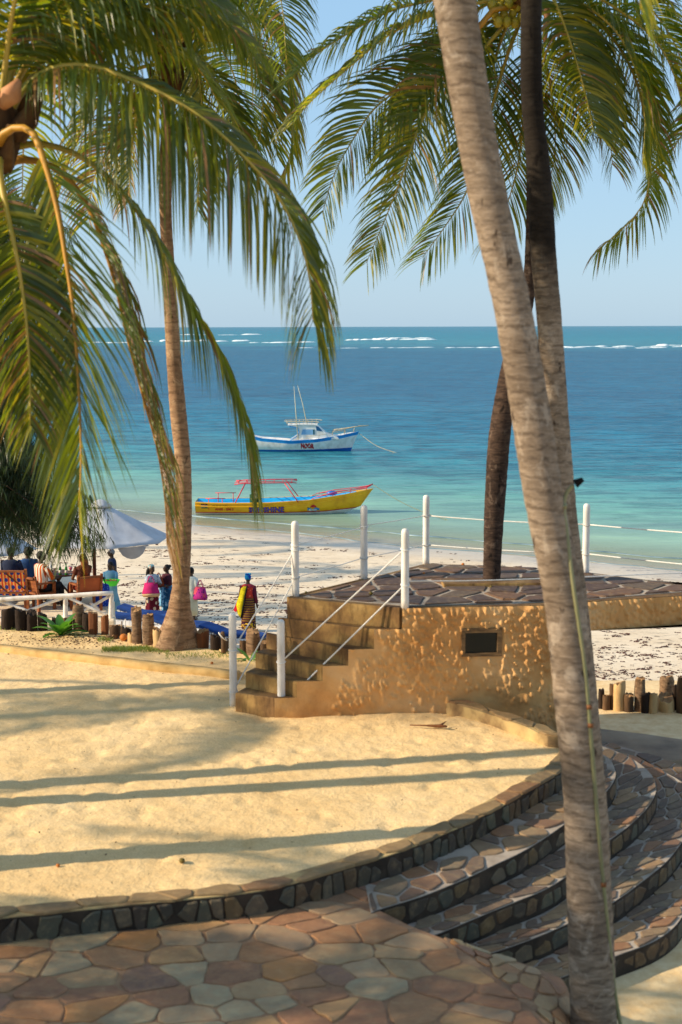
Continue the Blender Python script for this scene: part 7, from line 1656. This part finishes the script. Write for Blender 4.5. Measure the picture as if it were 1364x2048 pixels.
for s_ in (-1, 1):
    mb = MB(); vs = [(x, s_ * cw, z) for x, z in side] + [(x, s_ * (cw - .05), z) for x, z in side]; n = len(side); mb.add(vs, [tuple(range(n)), tuple(range(2 * n - 1, n - 1, -1))] + [(i, (i + 1) % n, (i + 1) % n + n, i + n) for i in range(n)]); mb.build('cabin_side', M_wb, wbt)
    mb = MB(); mb.tube([(x, s_ * (cw + .01), z) for x, z in side[:7]], .035, 6); mb.build('opening_trim', M_bb, wbt, True)
    mb = MB(); y = s_ * (cw + .012); w_ = [(cx0 + 0.79, 1.32), (cx0 + 1.86, 1.32), (cx0 + 1.82, 1.72), (cx0 + 0.92, 1.72)]; mb.add([(x, y, z) for x, z in w_] + [(x, y - s_ * .03, z) for x, z in w_], [(0, 1, 2, 3), (7, 6, 5, 4), (0, 4, 5, 1), (1, 5, 6, 2), (2, 6, 7, 3), (3, 7, 4, 0)]); mb.build('side_window', simple('sky_blue_pane', ['#6a9cc4', '#86b4d8'], 2, .15, 0, spec=.6), wbt)
    mb = MB(); mb.box((cx0 + 1.77, y + s_ * .004, 1.52), (.1, .02, .38)); mb.build('window_curtain', simple('teal_dark', ['#0c4448', '#14585c'], 3, .6, 0), wbt)
    mb = MB(); y = s_ * (cw + .012); w_ = [(cx0 + 1.98, 1.62), (cx0 + 2.46, 1.56), (cx0 + 2.12, 1.94), (cx0 + 1.92, 1.96)]; mb.add([(x, y, z) for x, z in w_] + [(x, y - s_ * .03, z) for x, z in w_], [(0, 1, 2, 3), (7, 6, 5, 4), (0, 4, 5, 1), (1, 5, 6, 2), (2, 6, 7, 3), (3, 7, 4, 0)]); mb.build('quarter_window', simple('dark_blue_pane', ['#12507c', '#1c6498'], 2, .15, 0, spec=.6), wbt)
def slab(pts, name, mt, t=.04, w=cw - .052):
    mb = MB(); n = len(pts); rg = []
    for (x, z) in pts: rg.append([Vector((x, -w, z - t)), Vector((x, w, z - t)), Vector((x, w, z)), Vector((x, -w, z))])
    mb.rings(rg); mb.build(name, mt, wbt)
slab([(cx0 - .22, 2.07), (cx0 + 1.15, 2.12), (cx0 + 2.05, 2.08)], 'cabin_roof', M_wb, .05, cw + .06); slab([(cx0 + 2.02, 2.03), (cx0 + 2.73, 1.38)], 'windscreen', simple('windscreen_glass', ['#1c5c8c', '#2a6c9c'], 2, .1, 0, spec=.7)); slab([(cx0 + 2.74, 1.38), (cx0 + 3.58, 1.13), (cx0 + 3.71, .97)], 'cabin_front', M_wb)
M_rail = simple('weathered_rail', ['#9a8a6a', '#c8b894'], 5, .5, .1, spec=.5)
rack = []
for zz in (2.2, 2.36): mb = MB(); f = .25 if zz > 2.3 else .0; mb.tube([(cx0 - .3 - f * .6, -cw - f * .3, zz), (cx0 + 1.92 + f, -cw - f * .3, zz), (cx0 + 2.18 + f, 0, zz), (cx0 + 1.92 + f, cw + f * .3, zz), (cx0 - .3 - f * .6, cw + f * .3, zz), (cx0 - .3 - f * .6, -cw - f * .3, zz)], .018, 6); mb.build('roof_rack_rail', M_rail, wbt, True)
for i in range(8):
    for s_ in (-1, 1): x = cx0 - .25 + i * .31; mb = MB(); mb.tube([(x, s_ * cw, 2.1), (x + .03 * (i - 4), s_ * (cw + .08), 2.36)], .013, 5); mb.build('rack_leg', M_rail, wbt, True)
for (a, b_, c_) in (((cx0 + 0.58, -cw - .1, .9), (cx0 + 0.41, -cw - .05, 3.0), (cx0 + 0.28, -cw, 5.0)), ((cx0 + 1.22, cw * .5, 2.1), (cx0 + 0.92, cw * .5, 3.6), (cx0 + 0.54, cw * .5, 5.0))): mb = MB(); mb.tube([a, b_, c_], [.035, .03, .015], 6); mb.build('rod_pole', simple('pole_paint', ['#b8ac8c', '#d0c8a8'], 4, .5, 0) if 'pole_paint' not in bpy.data.materials else bpy.data.materials['pole_paint'], wbt, True)
for s_ in (-1, 1):
    pts = [h2.pt(t, h2.S(t), s_) + Vector((0, -s_ * .1, .28)) for t in (.56, .68, .8, .9)]; mb = MB(); mb.tube(pts, .013, 5); mb.build('deck_rail', M_rail, wbt, True)
    for p in pts: mb = MB(); mb.tube([p, p + Vector((-.08, 0, -.28))], .012, 5); mb.build('rail_leg', M_rail, wbt, True)
    pts = [h2.pt(t, h2.S(t), s_) + Vector((0, -s_ * .06, .42)) for t in (.8, .9, .97)] + [Vector((WL + .62 + .75, s_ * .12, 1.95))]; mb = MB(); mb.tube(pts, .03, 6); mb.build('bow_rail', M_rail, wbt, True)
    for p in pts[:3]: mb = MB(); mb.tube([p, p + Vector((-.12, 0, -.42))], .016, 5); mb.build('rail_leg', M_rail, wbt, True)
mb = MB(); mb.box((WL + .95, 0, 1.93), (.75, .3, .03), ax=Matrix.Rotation(-.03, 3, 'Y')); mb.build('bow_plank', M_rail, wbt)
bow = Vector(wbt.location) + Matrix.Rotation(wbt.rotation_euler.z, 3, 'Z') @ Vector((WL + .55, 0, 1.4)); q = PD(800, 915, bow.y - 2); q.z = BZ - .05
anchor_rope([bow, bow.lerp(q, .4) + Vector((0, 0, -.3)), bow.lerp(q, .75) + Vector((0, 0, -.2)), q], 'pale mooring rope slanting from the bow of the white boat', .022, M_rail)

# ================================================================== SEAWEED ON THE BEACH
M_weed = simple('dry_seaweed', ['#2a1c18', '#4a3028', '#6b463a'], 6, .9, .5, 20, .02)
rr = random.Random(12); mb = MB(); cnt = 0
for _ in range(20000):
    x = rr.uniform(-14, 16); y = rr.uniform(27, 66); d = land_d(x, y)
    if d < 1.0: continue
    band = 0.05 + 0.9 * math.exp(-((d - 17) / 4.5) ** 2) + 0.35 * math.exp(-((d - 9) / 1.6) ** 2) + .25 * math.exp(-((d - 3.5) / .9) ** 2)
    if x > 4: band += .9 * math.exp(-((d - 22) / 4) ** 2)
    n_ = mnoise.noise(Vector((x * .5, y * .9, 3))) * .6 + mnoise.noise(Vector((x * 1.8, y * 3.2, 9))) * .6
    if n_ + band * .66 < .44 + rr.uniform(-.12, .2): continue
    z = terrain_z(x, y); s_ = rr.uniform(.03, .12) * (1 + max(0, n_)); a = rr.gauss(0, .5); c_, sn = math.cos(a), math.sin(a); hh = rr.uniform(.01, .035)
    p = Vector((x, y, z + .002)); X_ = Vector((c_, sn, 0)); Y_ = Vector((-sn, c_, 0))
    for _k in range(5):
        o_ = p + X_ * rr.uniform(-1, 1) * s_ + Y_ * rr.uniform(-.5, .5) * s_; b_ = a + rr.uniform(-.9, .9); d_ = Vector((math.cos(b_), math.sin(b_), rr.uniform(0, .5))) * s_ * rr.uniform(.4, 1.1); w_ = Vector((-math.sin(b_), math.cos(b_), .3)) * s_ * rr.uniform(.08, .22)
        mb.add([o_ - d_ * .5, o_ + w_ + Vector((0, 0, hh * .6)), o_ + d_ * .6, o_ - w_], [(0, 3, 1), (1, 3, 2)])
    cnt += 1
g = mb.build('seaweed', M_weed); g['kind'] = 'stuff'
